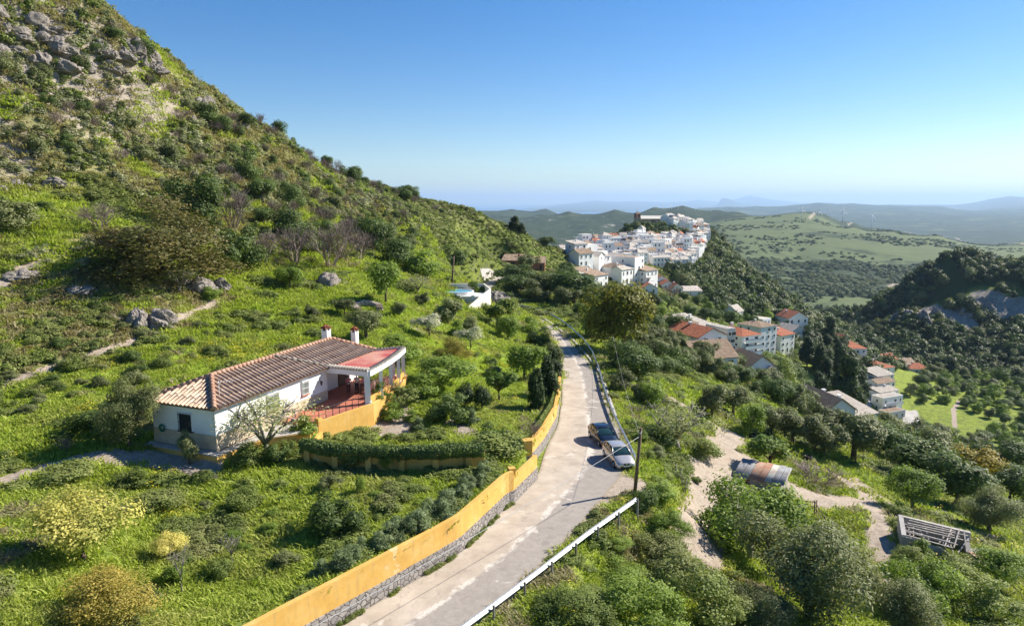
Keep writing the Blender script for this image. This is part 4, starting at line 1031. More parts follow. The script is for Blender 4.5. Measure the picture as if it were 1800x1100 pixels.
# middle garden wall under the hedge
HW = [G(530, 812), G(600, 826), G(690, 828), G(770, 828), G(852, 826)]
HW = [Vector((p.x, p.y, 0)) for p in HW]
def hedge_wall():
    a = resample([tuple(p) for p in HW], 24); zs = np.array([h1(p[0], p[1]) for p in a]); zm = np.maximum(zs.max() * .3 + zs * .7, zs)
    root = empty('garden_wall', (a[0][0], a[0][1], zs[0]), 0, 'low ochre garden wall across the lawn half hidden under the trimmed hedge', 'wall'); L = root.location
    mb = MB(); rings = []
    for i, p in enumerate(a):
        rings.append([(p[0] - L.x, p[1] + o - L.y, z - L.z) for o, z in ((0, zs[i] - .6), (.28, zs[i] - .6), (.28, zm[i] + 1.25), (0, zm[i] + 1.25))])
    mb.loft(rings, smooth=False); mb.build('wall', M['ochre_render'], root)
    for i in range(1, 24, 4):
        p = a[i]; m = MB(); m.box((p[0] - L.x, p[1] - .1 - L.y, zs[i] + .4 - L.z), (.4, .5, 1.9)); m.build('buttress', M['ochre_render'], root)
    return a, zm
hwa, hwz = hedge_wall()

# ---------------------------------------------------------------- guardrails, poles, cables
def guardrail(pts, label, name='guardrail', post=2.0, mat='steel_white'):
    a = resample([tuple(p) for p in pts], int(sum((Vector(pts[i + 1]) - Vector(pts[i])).length for i in range(len(pts) - 1)) / 1.0) + 2)
    root = empty(name, tuple(a[0]), 0, label, 'guardrail', 'guardrails on the valley side of the road'); L = root.location
    prof = [(-.02, -.155), (.035, -.13), (.06, -.09), (.035, -.05), (-.01, -.0), (.035, .05), (.06, .09), (.035, .13), (-.02, .155), (-.035, .15), (.01, .12), (.035, .09), (.01, .05), (-.035, 0), (.01, -.05), (.035, -.09), (.01, -.12), (-.035, -.15)]
    rings = []
    for i in range(len(a)):
        d = a[min(i + 1, len(a) - 1)] - a[max(i - 1, 0)]; nx, ny = -d[1], d[0]; l = math.hypot(nx, ny); nx /= l; ny /= l
        rings.append([(a[i][0] + nx * o * 1.3 - L.x, a[i][1] + ny * o * 1.3 - L.y, a[i][2] + z * 1.1 - L.z) for o, z in prof])
    mb = MB(); mb.loft(rings, smooth=False); mb.build('rail', M[mat], root)
    n = max(2, int(np.linalg.norm(np.diff(a[:, :2], axis=0), axis=1).sum() / post)); b = resample(a, n)
    for i in range(n):
        d = b[min(i + 1, n - 1)] - b[max(i - 1, 0)]; nx, ny = d[1], -d[0]; l = math.hypot(nx, ny); nx /= l; ny /= l
        x, y = b[i][0] + nx * .14, b[i][1] + ny * .14; zg = h1(x, y); m = MB(); m.box((x - L.x, y - L.y, (zg - .3 + b[i][2] + .08) / 2 - L.z), (.06, .12, b[i][2] + .08 - zg + .3), math.atan2(d[1], d[0])); m.build('post', M['zinc'], root)
def rail_pts(pxs, dz): 
    out = []
    for px, py in pxs:
        p = on_road(px, py, dz); out.append(p)
    return out
g1 = rail_pts([(815, 1100), (870, 1060), (950, 1000), (1035, 935), (1118, 877)], .62)
d = (g1[0] - g1[1]).normalized(); g1.insert(0, g1[0] + d * 12)
guardrail(g1, 'straight white guardrail at the lower edge of the road ending before the wooden pole', post=2.6)
guardrail(rail_pts([(1117, 804), (1099, 768), (1081, 732), (1070, 705), (1061, 679), (1052, 645), (1040, 615), (1024, 594), (1005, 577), (984, 561), (962, 549), (937, 541), (912, 536)], .55), 'long curved grey guardrail that follows the far bend of the road past the parked cars', post=4, mat='steel')
# concrete kerb on the bend
def kerb():
    mb = MB(); rings = []
    for i in range(NR):
        y = rr[i][1]
        if 70 < y < 165:
            nx = 1; d = rr[min(i + 1, NR - 1)] - rr[i - 1]; n = np.array([d[1], -d[0]]) / np.hypot(d[0], d[1])
            x0, y0 = rr[i][0], rr[i][1]; z = rr[i][2]
            rings.append([(x0 + n[0] * o, y0 + n[1] * o, z + q) for o, q in ((0, -.2), (.3, -.2), (.3, .22), (0, .22))])
    mb.loft(rings, smooth=False); tag(mb.build('kerb', M['concrete']), kind='structure')
kerb()
def pole(base, top, r0, r1, label, mat='pole_wood', name='utility_pole'):
    t = empty(name, base, 0, label, 'pole'); b = Vector(top) - Vector(base); m = MB(); m.tube([(0, 0, -.5), tuple(b * .5), tuple(b)], [r0, (r0 + r1) / 2, r1], 10); m.build('shaft', M[mat], t)
    m = MB(); q = b * .93
    m.bar(q + Vector((-.05, -.2, 0)), q + Vector((.05, .2, 0)), .07, .07)
    m.tube([q + Vector((.0, -.2, .03)), q + Vector((.0, -.2, .16))], [.035, .025], 8); m.tube([q + Vector((.0, .2, .03)), q + Vector((.0, .2, .16))], [.035, .025], 8); m.build('insulator', M['white_paint'], t)
    return t
pb1 = G(1115, 868); topP = P(1127, 752, pb1.y + .2); pole(pb1, topP, .15, .11, 'leaning brown wooden pole beside the end of the white guardrail')
pb2 = G(794, 501); pole(pb2, P(798, 450, pb2.y), .2, .14, 'dark wooden pole standing behind the white pool wall')
pb3 = G(1088, 640); topP3 = P(1078, 592, pb3.y); 
def cable(a, b, sag, r, label, mat='cable'):
    a = Vector(a); b = Vector(b); pts = []
    for k in range(25):
        t = k / 24; p = a.lerp(b, t); p.z -= sag * 4 * t * (1 - t); pts.append(p)
    m = MB(); m.tube(pts, r, 5); tag(m.build('overhead_cable', M[mat]), label, 'cable')
at = topP - (topP - pb1) * .12
c_end = P(690, 1012, 31.0)
cable(at, at + (c_end - at) * 1.7, .35, .017, 'overhead cable from the leaning pole crossing the road towards the lower left', 'cable_grey')
cable(at + Vector((0, .2, 0)), Vector((topP3.x, topP3.y, topP3.z)), .8, .010, 'overhead cable running from the leaning pole up the valley side', 'cable_grey')
pole(pb3, topP3, .07, .05, 'thin grey pole in the shrubs beyond the curved guardrail', 'wood_grey')

# ---------------------------------------------------------------- cars
def make_car(name, loc, rz, paint, label, cat='car', group=None, zrot=0):
    t = empty(name, loc, rz, label, cat, group)
    def ring(y, hw, z0, z1, k=.16):
        pts = []
        zm = z0 + (z1 - z0) * .58
        for x, z in ((-.86, z0), (-1, z0 + .1), (-1.0, zm), (-.95, z1 - .10), (-.82, z1), (-.4, z1 + .025), (0, z1 + .035), (.4, z1 + .025), (.82, z1), (.95, z1 - .10), (1.0, zm), (1, z0 + .1), (.86, z0)): pts.append((x * hw, y, z))
        return pts
    st = [(-2.14, .62, .34, .55), (-2.10, .72, .24, .64), (-1.95, .81, .19, .72), (-1.6, .86, .18, .82), (-1.15, .875, .18, .93), (-.6, .88, .18, .97), (.3, .885, .18, .98), (1.2, .88, .18, .99), (1.75, .86, .2, .99), (2.02, .82, .26, .97), (2.12, .76, .34, .88), (2.14, .70, .42, .75)]
    m = MB(); m.loft([ring(*s) for s in st]); body = m.build('body', paint, t)
    # greenhouse
    gst = [(-1.02, .78, .955), (-.50, .715, 1.27), (-.15, .66, 1.42), (.5, .665, 1.475), (1.2, .64, 1.44), (1.65, .62, 1.30), (1.98, .60, 1.0)]
    m = MB(); rings = []
    for y, hw, z in gst: rings.append([(-.81, y, .93), (-.80 + (0.8 - hw) * .45, y, .93 + (z - .93) * .5), (-hw, y, z - .04), (-hw + .1, y, z), (0, y, z + .02), (hw - .1, y, z), (hw, y, z - .04), (.80 - (0.8 - hw) * .45, y, .93 + (z - .93) * .5), (.81, y, .93)])
    m.loft(rings); m.build('windows', M['car_glass'], t)
    # roof panel + pillars
    m = MB(); rt = [(-.22, .60, 1.405), (.0, .62, 1.455), (.5, .63, 1.495), (1.2, .61, 1.462), (1.55, .59, 1.365)]
    rings = [[(-hw, y, z), (-hw + .08, y, z + .02), (0, y, z + .035), (hw - .08, y, z + .02), (hw, y, z), (hw - .05, y, z - .035), (0, y, z - .02), (-hw + .05, y, z - .035)] for y, hw, z in rt]
    m.loft(rings)
    for s in (-1, 1):
        m.tube([(s * .80, -1.02, .95), (s * .70, -.5, 1.28), (s * .615, -.18, 1.42), (s * .635, .5, 1.485), (s * .61, 1.3, 1.44), (s * .66, 1.75, 1.25), (s * .76, 2.0, .98)], .038, 6)
        m.bar((s * .825, .35, .96), (s * .65, .42, 1.46), .07, .03)
        m.bar((s * .82, 1.2, .96), (s * .63, 1.22, 1.44), .07, .03)
    m.build('roof', paint, t)
    for x in (-1, 1):
        for y in (-1.32, 1.30):
            w_ = MB(); w_.tube([(x * .70, y, .31), (x * .895, y, .31)], [.31, .31], 18); wo = w_.build('wheel', M['rubber'], t, bevel=.02)
            w_ = MB(); w_.tube([(x * .88, y, .31), (x * .902, y, .31)], [.21, .19], 14)
            for k in range(5):
                an = k * 2 * math.pi / 5; w_.bar((x * .905, y + math.cos(an) * .03, .31 + math.sin(an) * .03), (x * .905, y + math.cos(an) * .20, .31 + math.sin(an) * .20), .03, .05)
            w_.build('rim', M['chrome'], wo)
            w_ = MB(); w_.tube([(x * .78, y, .33), (x * .889, y, .33)], [.355, .355], 16); w_.build('wheel_arch', M['bone_black'], t)
        m = MB(); m.loft([[(x * .50, -2.045, .60), (x * .78, -1.86, .62), (x * .79, -1.78, .74), (x * .60, -1.93, .72)], [(x * .50, -2.075, .61), (x * .80, -1.885, .63), (x * .81, -1.76, .755), (x * .60, -1.93, .75)]], smooth=False); m.build('headlight', M['lamp_glass'], t)
        m = MB(); m.box((x * .70, 2.08, .80), (.22, .1, .22)); m.build('tail_light', M['lamp_red'], t, bevel=.02)
        m = MB(); m.box((x * .97, -.72, 1.0), (.16, .10, .12)); m.bar((x * .84, -.72, .97), (x * .93, -.72, .99), .04, .04); m.build('mirror', paint, t, bevel=.02)
        for yy in (-.05, .95): m = MB(); m.box((x * .888, yy, .78), (.012, .16, .03)); m.build('door_handle', M['chrome'], t)
    m = MB(); m.box((0, -2.115, .57), (.55, .07, .16)); g = m.build('grille', M['bone_black'], t, bevel=.02)
    m = MB(); m.tube([(0, -2.145, .59), (0, -2.165, .59)], [.06, .055], 12); m.build('badge', M['chrome'], g)
    m = MB(); m.box((0, -2.13, .34), (1.05, .08, .15)); m.build('air_intake', M['bone_black'], t, bevel=.03)
    m = MB(); m.box((0, -2.165, .44), (.52, .02, .11)); m.build('licence_plate', M['plate_white'], t)
    m = MB(); m.bar((-.5, -1.04, .99), (-.05, -.86, 1.09), .02, .02); m.bar((.05, -1.03, 1.0), (.5, -.90, 1.08), .02, .02); m.build('wiper', M['bone_black'], t)
    return t
def car_at(f, r_, **k):
    f = Vector(f); r_ = Vector(r_); c = (f + r_) / 2; d = f - r_
    return make_car(loc=(c.x, c.y, zroad(c.y) + .02), rz=math.atan2(d.y, d.x) + math.pi / 2, **k)
car_at((9.55, 54.1), (8.8, 58.3), name='parked_car', paint=M['paint_silver'], label='silver beige hatchback parked nose forward at the road edge', group='cars parked at the roadside')
car_at((9.05, 59.9), (8.15, 64.1), name='parked_car', paint=M['paint_black'], label='black hatchback parked just behind the silver one on the road', group='cars parked at the roadside')

# ---------------------------------------------------------------- plants: prototypes (unit width, unit height)
def rvec(n): 
    v = rng.normal(size=(n, 3)); return v / np.linalg.norm(v, axis=1)[:, None]
def leaf_cards(C, N, size, asp=1.6, rnd=.5, ax=None):
    """rhombic leaves at C, facing N roughly"""
    n = len(C); N = N + rvec(n) * rnd; N /= np.linalg.norm(N, axis=1)[:, None] + 1e-9
    A = rvec(n) if ax is None else ax + rvec(n) * .35
    A = A - N * (A * N).sum(1)[:, None]; A /= np.linalg.norm(A, axis=1)[:, None] + 1e-9; B = np.cross(N, A)
    s = (size * (.6 + .8 * rng.random(n)))[:, None]
    V = np.stack([C - A * s * asp * .5, C + B * s * .5, C + A * s * asp * .5, C - B * s * .5], 1)
    return V.reshape(-1, 3), np.arange(n * 4).reshape(n, 4)
def clusters(shape, n, seed, r0=.13, r1=.22):
    g = np.random.default_rng(seed); out = []
    while len(out) < n:
        p = g.normal(size=3); p /= np.linalg.norm(p); rad = .45 + .55 * g.random() ** .5
        r = r0 + (r1 - r0) * g.random(); az_ = math.atan2(p[1], p[0]); rad *= 1 + .22 * math.sin(3 * az_ + seed) + .16 * math.sin(5 * az_ + seed * 2.3) + .12 * math.sin(4 * p[2] + seed)
        if shape == 'round': c = np.array([p[0] * .36 * rad, p[1] * .36 * rad, .56 + p[2] * .30 * rad])
        elif shape == 'dome': 
            p[2] = abs(p[2]); c = np.array([p[0] * .37 * rad, p[1] * .37 * rad, .12 + p[2] * .68 * rad])
        elif shape == 'wide': c = np.array([p[0] * .38 * rad, p[1] * .38 * rad, .66 + p[2] * .20 * rad])
        elif shape == 'mound':
            a = g.random() * 6.28; k = .38 * math.sqrt(g.random()); c = np.array([math.cos(a) * k, math.sin(a) * k, (.12 + .62 * (1 - (k / .42) ** 2)) * (.35 + .75 * g.random())])
        elif shape == 'cone':
            z = g.random(); k = (.32 * (1 - z) ** .7 + .05) * math.sqrt(g.random()); a = g.random() * 6.28; c = np.array([math.cos(a) * k, math.sin(a) * k, .10 + z * .80]); r = .10 + .12 * (1 - z)
        elif shape == 'pine':
            z = g.random(); k = .34 * (1 - z * .75) * (.4 + .6 * g.random()); a = g.random() * 6.28; c = np.array([math.cos(a) * k, math.sin(a) * k, .22 + z * .70])
        elif shape == 'ball': c = np.array([p[0] * .28 * rad, p[1] * .28 * rad, .5 + p[2] * .28 * rad])
        out.append((c, r))
    return out
def crown(name, mat, shape, seed, ncl, nleaf, size, r0=.13, r1=.22, asp=1.5, rnd=.7, up=.25, flat=1.0, stray=.12):
    cl = clusters(shape, ncl, seed, r0, r1); w = np.array([c[1] ** 2 for c in cl]); w /= w.sum()
    idx = rng.choice(len(cl), nleaf, p=w); cc = np.array([c[0] for c in cl])[idx]; rr_ = np.array([c[1] for c in cl])[idx]
    d = rvec(nleaf); d[:, 2] = np.where(rng.random(nleaf) < .35, np.abs(d[:, 2]), d[:, 2])
    rad = rr_ * (.60 + .45 * rng.random(nleaf)); st = rng.random(nleaf) < stray; rad = np.where(st, rad * 1.35, rad)
    C = cc + d * rad[:, None] * np.array([1, 1, flat]); C[:, 2] = np.maximum(C[:, 2], .01)
    N = d + (cc - np.array([0, 0, .4])) * 1.2 + np.array([0, 0, up])
    V, Q = leaf_cards(C, N, size, asp, rnd)
    tint = np.clip(np.array([(i * 7919 % 97) / 97 for i in idx]) * .45 + rng.random(nleaf) * .55, 0, 1)
    return np_mesh(name, V, Q, [M[mat]], tint=tint)
def limbs(name, mat, seed, trunk_h=.3, r=.035, n=5, spread=.3, top=.75, twigs=0, lean=(0, 0)):
    g = random.Random(seed); mb = MB(); lx, ly = lean
    p0 = [(0, 0, -.08), (g.uniform(-.02, .02) + lx * .4, g.uniform(-.02, .02) + ly * .4, trunk_h * .5), (lx + g.uniform(-.02, .02), ly, trunk_h)]
    mb.tube(p0, [r * 1.25, r, r * .8], 7)
    for k in range(n):
        a = 2 * math.pi * k / n + g.uniform(-.4, .4); e = spread * g.uniform(.6, 1.1); z = top * g.uniform(.8, 1.05)
        q = (lx + math.cos(a) * e, ly + math.sin(a) * e, z); m_ = (lx + math.cos(a) * e * .4 + g.uniform(-.03, .03), ly + math.sin(a) * e * .4 + g.uniform(-.03, .03), trunk_h + (z - trunk_h) * .55)
        mb.tube([p0[-1], m_, q], [r * .7, r * .42, r * .14], 5)
        for j in range(2 + twigs):
            b = Vector(m_).lerp(Vector(q), g.uniform(.0, .8)); c = b + Vector((g.uniform(-.17, .17), g.uniform(-.17, .17), g.uniform(.02, .2)))
            mb.tube([b, (b + c) / 2 + Vector((g.uniform(-.02, .02), g.uniform(-.02, .02), 0)), c], [r * .3, r * .2, r * .06], 4)
    o = mb.build(name, M[mat]); me = o.data; bpy.data.objects.remove(o); return me
def twig_mesh(name, mat, seed, n0=10, lv=4, spread=.55, w0=.012):
    g = random.Random(seed); V = []; Q = []; T = []
    def rec(p, d, L, w, k):
        q = p + d * L
        s = d.cross(Vector((g.uniform(-1, 1), g.uniform(-1, 1), g.uniform(-1, 1)))).normalized() * w
        b = len(V); V.extend([tuple(p - s), tuple(p + s), tuple(q + s * .6), tuple(q - s * .6)]); Q.append((b, b + 1, b + 2, b + 3)); T.append(g.random())
        if k > 0:
            for _ in range(3 if k > 1 else 4):
                dd = (d + Vector((g.uniform(-1, 1), g.uniform(-1, 1), g.uniform(-.5, .8))) * .62).normalized()
                rec(p.lerp(q, g.uniform(.5, 1)), dd, L * g.uniform(.55, .85), w * .62, k - 1)
    for i in range(n0):
        a = g.uniform(0, 6.28); e = g.uniform(.1, spread); rec(Vector((math.cos(a) * .04, math.sin(a) * .04, 0)), Vector((math.cos(a) * e, math.sin(a) * e, 1)).normalized() , .34, w0, lv)
    return np_mesh(name, np.array(V), np.array(Q), [M[mat]], tint=T)
def blades(name, mat, seed, n, h, spread, w, droop=.5, up=.35):
    g = np.random.default_rng(seed); V = []; Q = []; T = []
    for i in range(n):
        a = g.random() * 6.28; r_ = spread * math.sqrt(g.random()); x, y = math.cos(a) * r_, math.sin(a) * r_
        b = g.random() * 6.28; hh = h * (.5 + .7 * g.random()); lean = droop * g.random() * hh
        dx, dy = math.cos(b), math.sin(b); sx, sy = -dy * w / 2, dx * w / 2
        k = len(V); V += [(x - sx, y - sy, -.02), (x + sx, y + sy, -.02), (x + sx * .9 + dx * lean * .4, y + sy * .9 + dy * lean * .4, hh * .6), (x - sx * .9 + dx * lean * .4, y - sy * .9 + dy * lean * .4, hh * .6),
              (x + sx * .3 + dx * lean, y + sy * .3 + dy * lean, hh), (x - sx * .3 + dx * lean, y - sy * .3 + dy * lean, hh)]
        Q += [(k, k + 1, k + 2, k + 3), (k + 3, k + 2, k + 4, k + 5)]; t_ = g.random(); T += [t_, t_]
    return np_mesh(name, np.array(V), np.array(Q), [M[mat]], tint=T)

PROTO = {}   # kind -> list of dict(crown=mesh, trunk=mesh or None)
def reg(kind, parts): PROTO.setdefault(kind, []).append(parts)
for s in range(3):
    reg('olive', (crown('olive_crown', 'leaf_olive', 'round', 100 + s, 15, 5200, .030, asp=2.0), limbs('olive_trunk', 'bark', 100 + s, .28, .045, 5, .28, .62)))
    reg('oak', (crown('oak_crown', 'leaf_oak', 'round', 200 + s, 18, 5600, .032, .14, .24), limbs('oak_trunk', 'bark', 200 + s, .25, .04, 5, .28, .6)))
    reg('bright', (crown('leafy_crown', 'leaf_bright', 'round', 300 + s, 17, 3600, .034, .11, .19, stray=.3), limbs('leafy_trunk', 'bark', 300 + s, .30, .025, 6, .30, .72, 2)))
    reg('citrus', (crown('fruit_crown', 'leaf_citrus', 'wide', 400 + s, 13, 3000, .040, .10, .18, stray=.3), limbs('fruit_trunk', 'bark', 400 + s, .32, .03, 6, .32, .72, 2)))
    reg('bush', (crown('bush_leaves', 'leaf_oak', 'dome', 500 + s, 16, 4200, .036, .14, .24), None))
    reg('olivebush', (crown('bush_leaves', 'leaf_olive', 'dome', 520 + s, 16, 4200, .036, .13, .22, stray=.2), None))
    reg('greenbush', (crown('bush_leaves', 'leaf_bright', 'dome', 540 + s, 15, 3600, .040, .12, .22, stray=.25), None))
    reg('weedbush', (crown('bramble_leaves', 'weed', 'dome', 560 + s, 20, 5200, .034, .12, .24, stray=.3), None))
    reg('dead', (twig_mesh('dead_twigs', 'twig', 600 + s), None))
reg('dark', (crown('bush_leaves', 'leaf_dark', 'ball', 581, 14, 4600, .036, .19, .26, rnd=.5, stray=.04), limbs('stem', 'bark', 5, .3, .03, 4, .1, .5)))
for s in range(2):
    reg('russet', (crown('russet_leaves', 'leaf_russet', 'dome', 700 + s, 44, 20000, .0135, .08, .16, rnd=1.1, stray=.3), limbs('stems', 'bark', 700, .12, .03, 9, .4, .6, 2)))
    reg('gold', (crown('gold_crown', 'leaf_gold', 'round', 720 + s, 26, 7500, .026, .10, .19, stray=.2), limbs('gold_trunk', 'bark', 720, .22, .03, 6, .26, .7, 2)))
    reg('pine', (crown('pine_crown', 'leaf_pine', 'pine', 740 + s, 26, 6500, .030, .09, .17, asp=3.0, stray=.2), limbs('pine_trunk', 'bark', 740 + s, .6, .022, 7, .22, .92)))
    reg('cypress', (crown('cypress_crown', 'leaf_cypress', 'cone', 760 + s, 20, 6500, .035, asp=1.8, up=.6, stray=.1), limbs('cypress_trunk', 'bark', 760 + s, .5, .03, 3, .04, .8)))
    reg('yellow', (crown('flowering_crown', 'leaf_yellow', 'round', 780 + s, 36, 13000, .018, .10, .18, stray=.35), limbs('flowering_trunk', 'bark', 780, .2, .02, 7, .34, .75, 3)))
    reg('mimosa', (crown('mimosa_crown', 'leaf_mimosa', 'dome', 790 + s, 24, 6500, .024, .10, .18, stray=.2), limbs('mimosa_trunk', 'bark', 790, .2, .02, 6, .3, .7)))
    reg('blossom', (crown('blossom_crown', 'leaf_blossom', 'wide', 800 + s, 16, 2600, .034, .09, .17, stray=.3), limbs('blossom_trunk', 'bark', 800, .32, .025, 6, .32, .75, 3)))
    reg('sparse', (crown('sparse_crown', 'leaf_feather', 'wide', 820 + s, 30, 1900, .014, .08, .17, asp=2.6, rnd=1.0, stray=.5), limbs('branches', 'bark_grey', 820 + s, .24, .028, 8, .42, .85, 6, lean=(.05, 0))))
    reg('bare', (crown('young_leaves', 'leaf_citrus', 'round', 840 + s, 14, 260, .020, .12, .2, stray=.5), limbs('branches', 'bark_grey', 840 + s, .32, .02, 8, .3, .85, 7)))
    o_ = crown('oleander_leaves', 'leaf_oleander', 'dome', 860 + s, 14, 2600, .030, .14, .24, asp=4.5, rnd=1.0, up=.6, stray=.4)
    reg('oleander', (o_, None))
    reg('orange', (crown('orange_leaves', 'leaf_orange', 'mound', 870 + s, 46, 16000, .0135, .07, .14, rnd=1.0, stray=.4), None))
    reg('brush', (twig_mesh('dry_branches', 'twig', 880 + s, 26, 3, 2.2, .012), None))
for s in range(2):
    reg('fig', (crown('fig_crown', 'leaf_bright', 'round', 1000 + s, 34, 12000, .021, .09, .18, rnd=1.0, stray=.3), limbs('fig_trunk', 'bark_grey', 1000 + s, .22, .03, 7, .30, .7, 3)))
    reg('bigolive', (crown('olive_crown', 'leaf_olive', 'round', 1010 + s, 42, 26000, .0115, .09, .17, asp=2.6, rnd=1.0, stray=.3), limbs('olive_trunk', 'bark', 1010 + s, .2, .035, 7, .30, .6, 3)))
    reg('thicket', (crown('bramble_leaves', 'weed', 'mound', 1020 + s, 46, 16000, .016, .06, .13, rnd=1.0, stray=.35), None))
    reg('greenthicket', (crown('bramble_leaves', 'leaf_bright', 'mound', 1030 + s, 46, 14000, .017, .06, .13, rnd=1.0, stray=.35), None))
PLANTED = []
CAT = {'orange': 'shrub', 'fig': 'tree', 'bigolive': 'tree', 'thicket': 'shrub', 'greenthicket': 'shrub', 'olive': 'tree', 'oak': 'tree', 'bright': 'tree', 'citrus': 'tree', 'gold': 'tree', 'pine': 'tree', 'cypress': 'tree', 'yellow': 'tree', 'mimosa': 'tree', 'blossom': 'tree', 'sparse': 'tree', 'bare': 'tree', 'dark': 'shrub',
       'bush': 'shrub', 'olivebush': 'shrub', 'greenbush': 'shrub', 'weedbush': 'shrub', 'dead': 'shrub', 'russet': 'shrub', 'oleander': 'shrub', 'brush': 'brushwood'}
NAM = {'orange': 'orange_bush', 'fig': 'fig_tree', 'bigolive': 'olive_tree', 'thicket': 'bramble_thicket', 'greenthicket': 'bramble_thicket', 'olive': 'olive_tree', 'oak': 'oak_tree', 'bright': 'fruit_tree', 'citrus': 'citrus_tree', 'gold': 'leafy_tree', 'pine': 'pine_tree', 'cypress': 'cypress_tree', 'yellow': 'flowering_tree', 'mimosa': 'mimosa_tree', 'blossom': 'blossom_tree', 'sparse': 'almond_tree', 'bare': 'young_tree', 'dark': 'clipped_shrub',
       'bush': 'bush', 'olivebush': 'grey_bush', 'greenbush': 'leafy_bush', 'weedbush': 'bramble_bush', 'dead': 'bare_shrub', 'russet': 'russet_shrub', 'oleander': 'oleander_shrub', 'brush': 'brush_pile'}
def plant_at(kind, p, w, h, label, group=None, v=None, rz=None):
    ps = PROTO[kind]; i = random.randrange(len(ps)) if v is None else v % len(ps); cm, tm = ps[i]
    rz = random.uniform(0, 6.28) if rz is None else rz
    if tm is None:
        o = link(NAM[kind], cm); o.location = p; o.rotation_euler = (0, 0, rz); o.scale = (w, w, h); tag(o, label, CAT[kind], group)
    else:
        o = empty(NAM[kind], p, rz, label, CAT[kind], group); o.scale = (w, w, h)
        link('crown', cm, o); link('trunk', tm, o)
    PLANTED.append((p[0], p[1], w * .45)); return o
def plant(kind, px, py, wpx, hpx, label, group=None, v=None, sink=.0, rz=None):
    p = G(px, py); k = zc_of(p) / 1200.0; w = wpx * k * 1.12; h = hpx * k * 1.05 / max(.8, math.cos(math.atan(abs(p.z) / p.y)))
    p = Vector((p.x, p.y + w * .25, 0)); p.z = h1(p.x, p.y) - sink * h
    return plant_at(kind, p, w, h, label, group, v, rz)

# ---- plants one can tell apart, left of the road
L_ = plant
L_('russet', 240, 512, 285, 150, 'huge spreading russet green shrub above the path on the left slope', sink=.05)
L_('dead', 165, 415, 90, 60, 'brown twiggy shrub touching the upper left of the huge russet shrub')
L_('oak', 342, 412, 95, 95, 'dark green oak standing just above the huge russet shrub')
L_('dead', 402, 412, 75, 85, 'purple brown bare shrub right beside the dark oak above the russet shrub')
L_('bush', 408, 480, 80, 85, 'mid green dense bush between the huge russet shrub and the grey scrub')
L_('dead', 455, 470, 70, 60, 'grey brown bare bush right of the dense green bush on the slope')
L_('dead', 512, 470, 90, 75, 'dark brown twiggy thicket below the dark bush in mid slope')
L_('dead', 572, 478, 110, 90, 'large purple grey leafless thicket above the orange earth bank')
L_('dead', 630, 460, 60, 60, 'small leafless shrub right of the large purple grey thicket')
L_('bush', 500, 420, 60, 50, 'dark bush above the brown twiggy thicket in mid slope')
L_('oak', 655, 445, 60, 60, 'dark green bush tree beyond the leafless thicket')
L_('olivebush', 10, 412, 90, 60, 'olive green bush cut by the left edge of the view')
L_('bush', 65, 210 + 160, 40, 16, 'low bush beside the rocks at the far left')
L_('sparse', 305, 520, 70, 48, 'small spindly tree on the bank below the russet shrub')
L_('greenbush', 366, 530, 34, 22, 'little leafy bush beside the end of the stony path')
L_('bright', 505, 512, 55, 42, 'small light leaved tree below the twiggy thicket at the edge of the grass')
L_('bright', 675, 538, 72, 82, 'bright green tree with a clear trunk beside the ring of logs')
L_('greenbush', 738, 492, 72, 55, 'rounded bright green bush between the bright tree and the dark pole')
L_('bush', 690, 470, 60, 50, 'dark green bush behind the bright green tree')
L_('sparse', 735, 522, 55, 38, 'spindly olive tree left of the white walled pool')
L_('olive', 700, 558, 32, 26, 'small round olive tree between the logs and the pool')
L_('olive', 741, 538, 28, 22, 'smallest olive tree below the pool')
L_('olive', 603, 556, 42, 30, 'round olive tree left of the log ring')
L_('olive', 546, 562, 30, 24, 'tiny olive tree farthest left of the log ring')
L_('olive', 640, 600, 62, 50, 'grey green olive tree behind the farmhouse chimneys')
L_('greenbush', 690, 640, 95, 42, 'bright vine like shrub spreading behind the porch roof')
L_('blossom', 752, 595, 52, 40, 'white blossoming tree in the middle of the bright lawn')
L_('olive', 785, 572, 60, 46, 'olive tree behind the white blossoming tree')
L_('citrus', 843, 530, 38, 32, 'round golden green tree beside the curved white wall of the pool')
L_('bush', 797, 545, 26, 18, 'dark bush just below the pool garden'); L_('greenbush', 528, 768, 50, 30, 'leafy shrub in the planter below the terrace railing'); L_('weedbush', 505, 805, 46, 30, 'leafy shrub right of the feathery almond tree')
L_('citrus', 873, 580, 66, 50, 'broad golden green citrus tree on the lawn above the road bend')
L_('greenbush', 806, 595, 40, 28, 'pale low bush on the lawn below the citrus tree')
L_('olivebush', 828, 585, 42, 26, 'grey green low bush left of the broad citrus tree')
L_('bright', 893, 600, 50, 45, 'thin leaved tree right of the broad citrus tree')
L_('orange', 797, 640, 72, 46, 'yellow brown bush in the middle of the lawn', v=1)
L_('blossom', 826, 618, 50, 38, 'pale flowering bush tree behind the yellow brown bush')
L_('bright', 775, 685, 110, 52, 'wide leafy tree right of the porch')
L_('greenbush', 740, 700, 60, 34, 'leafy shrub between the porch and the wide leafy tree')
L_('bush', 862, 645, 24, 16, 'tiny dark bush on the lawn right of the yellow brown bush')
L_('olivebush', 867, 662, 32, 18, 'tiny grey bush on the lawn below the tiny dark one')
L_('bright', 922, 672, 70, 68, 'round leafy fruit tree behind the dark cypress')
L_('citrus', 877, 708, 56, 46, 'citrus tree with a forked trunk left of the dark cypress')
L_('cypress', 941, 722, 42, 74, 'dark green cypress nearest to the road wall')
L_('cypress', 962, 700, 44, 76, 'second cypress just behind the nearest one')
L_('cypress', 972, 668, 44, 54, 'shorter brownish cypress farthest along the wall')
L_('olivebush', 968, 640, 40, 34, 'olive green shrub on the wall beyond the cypresses')
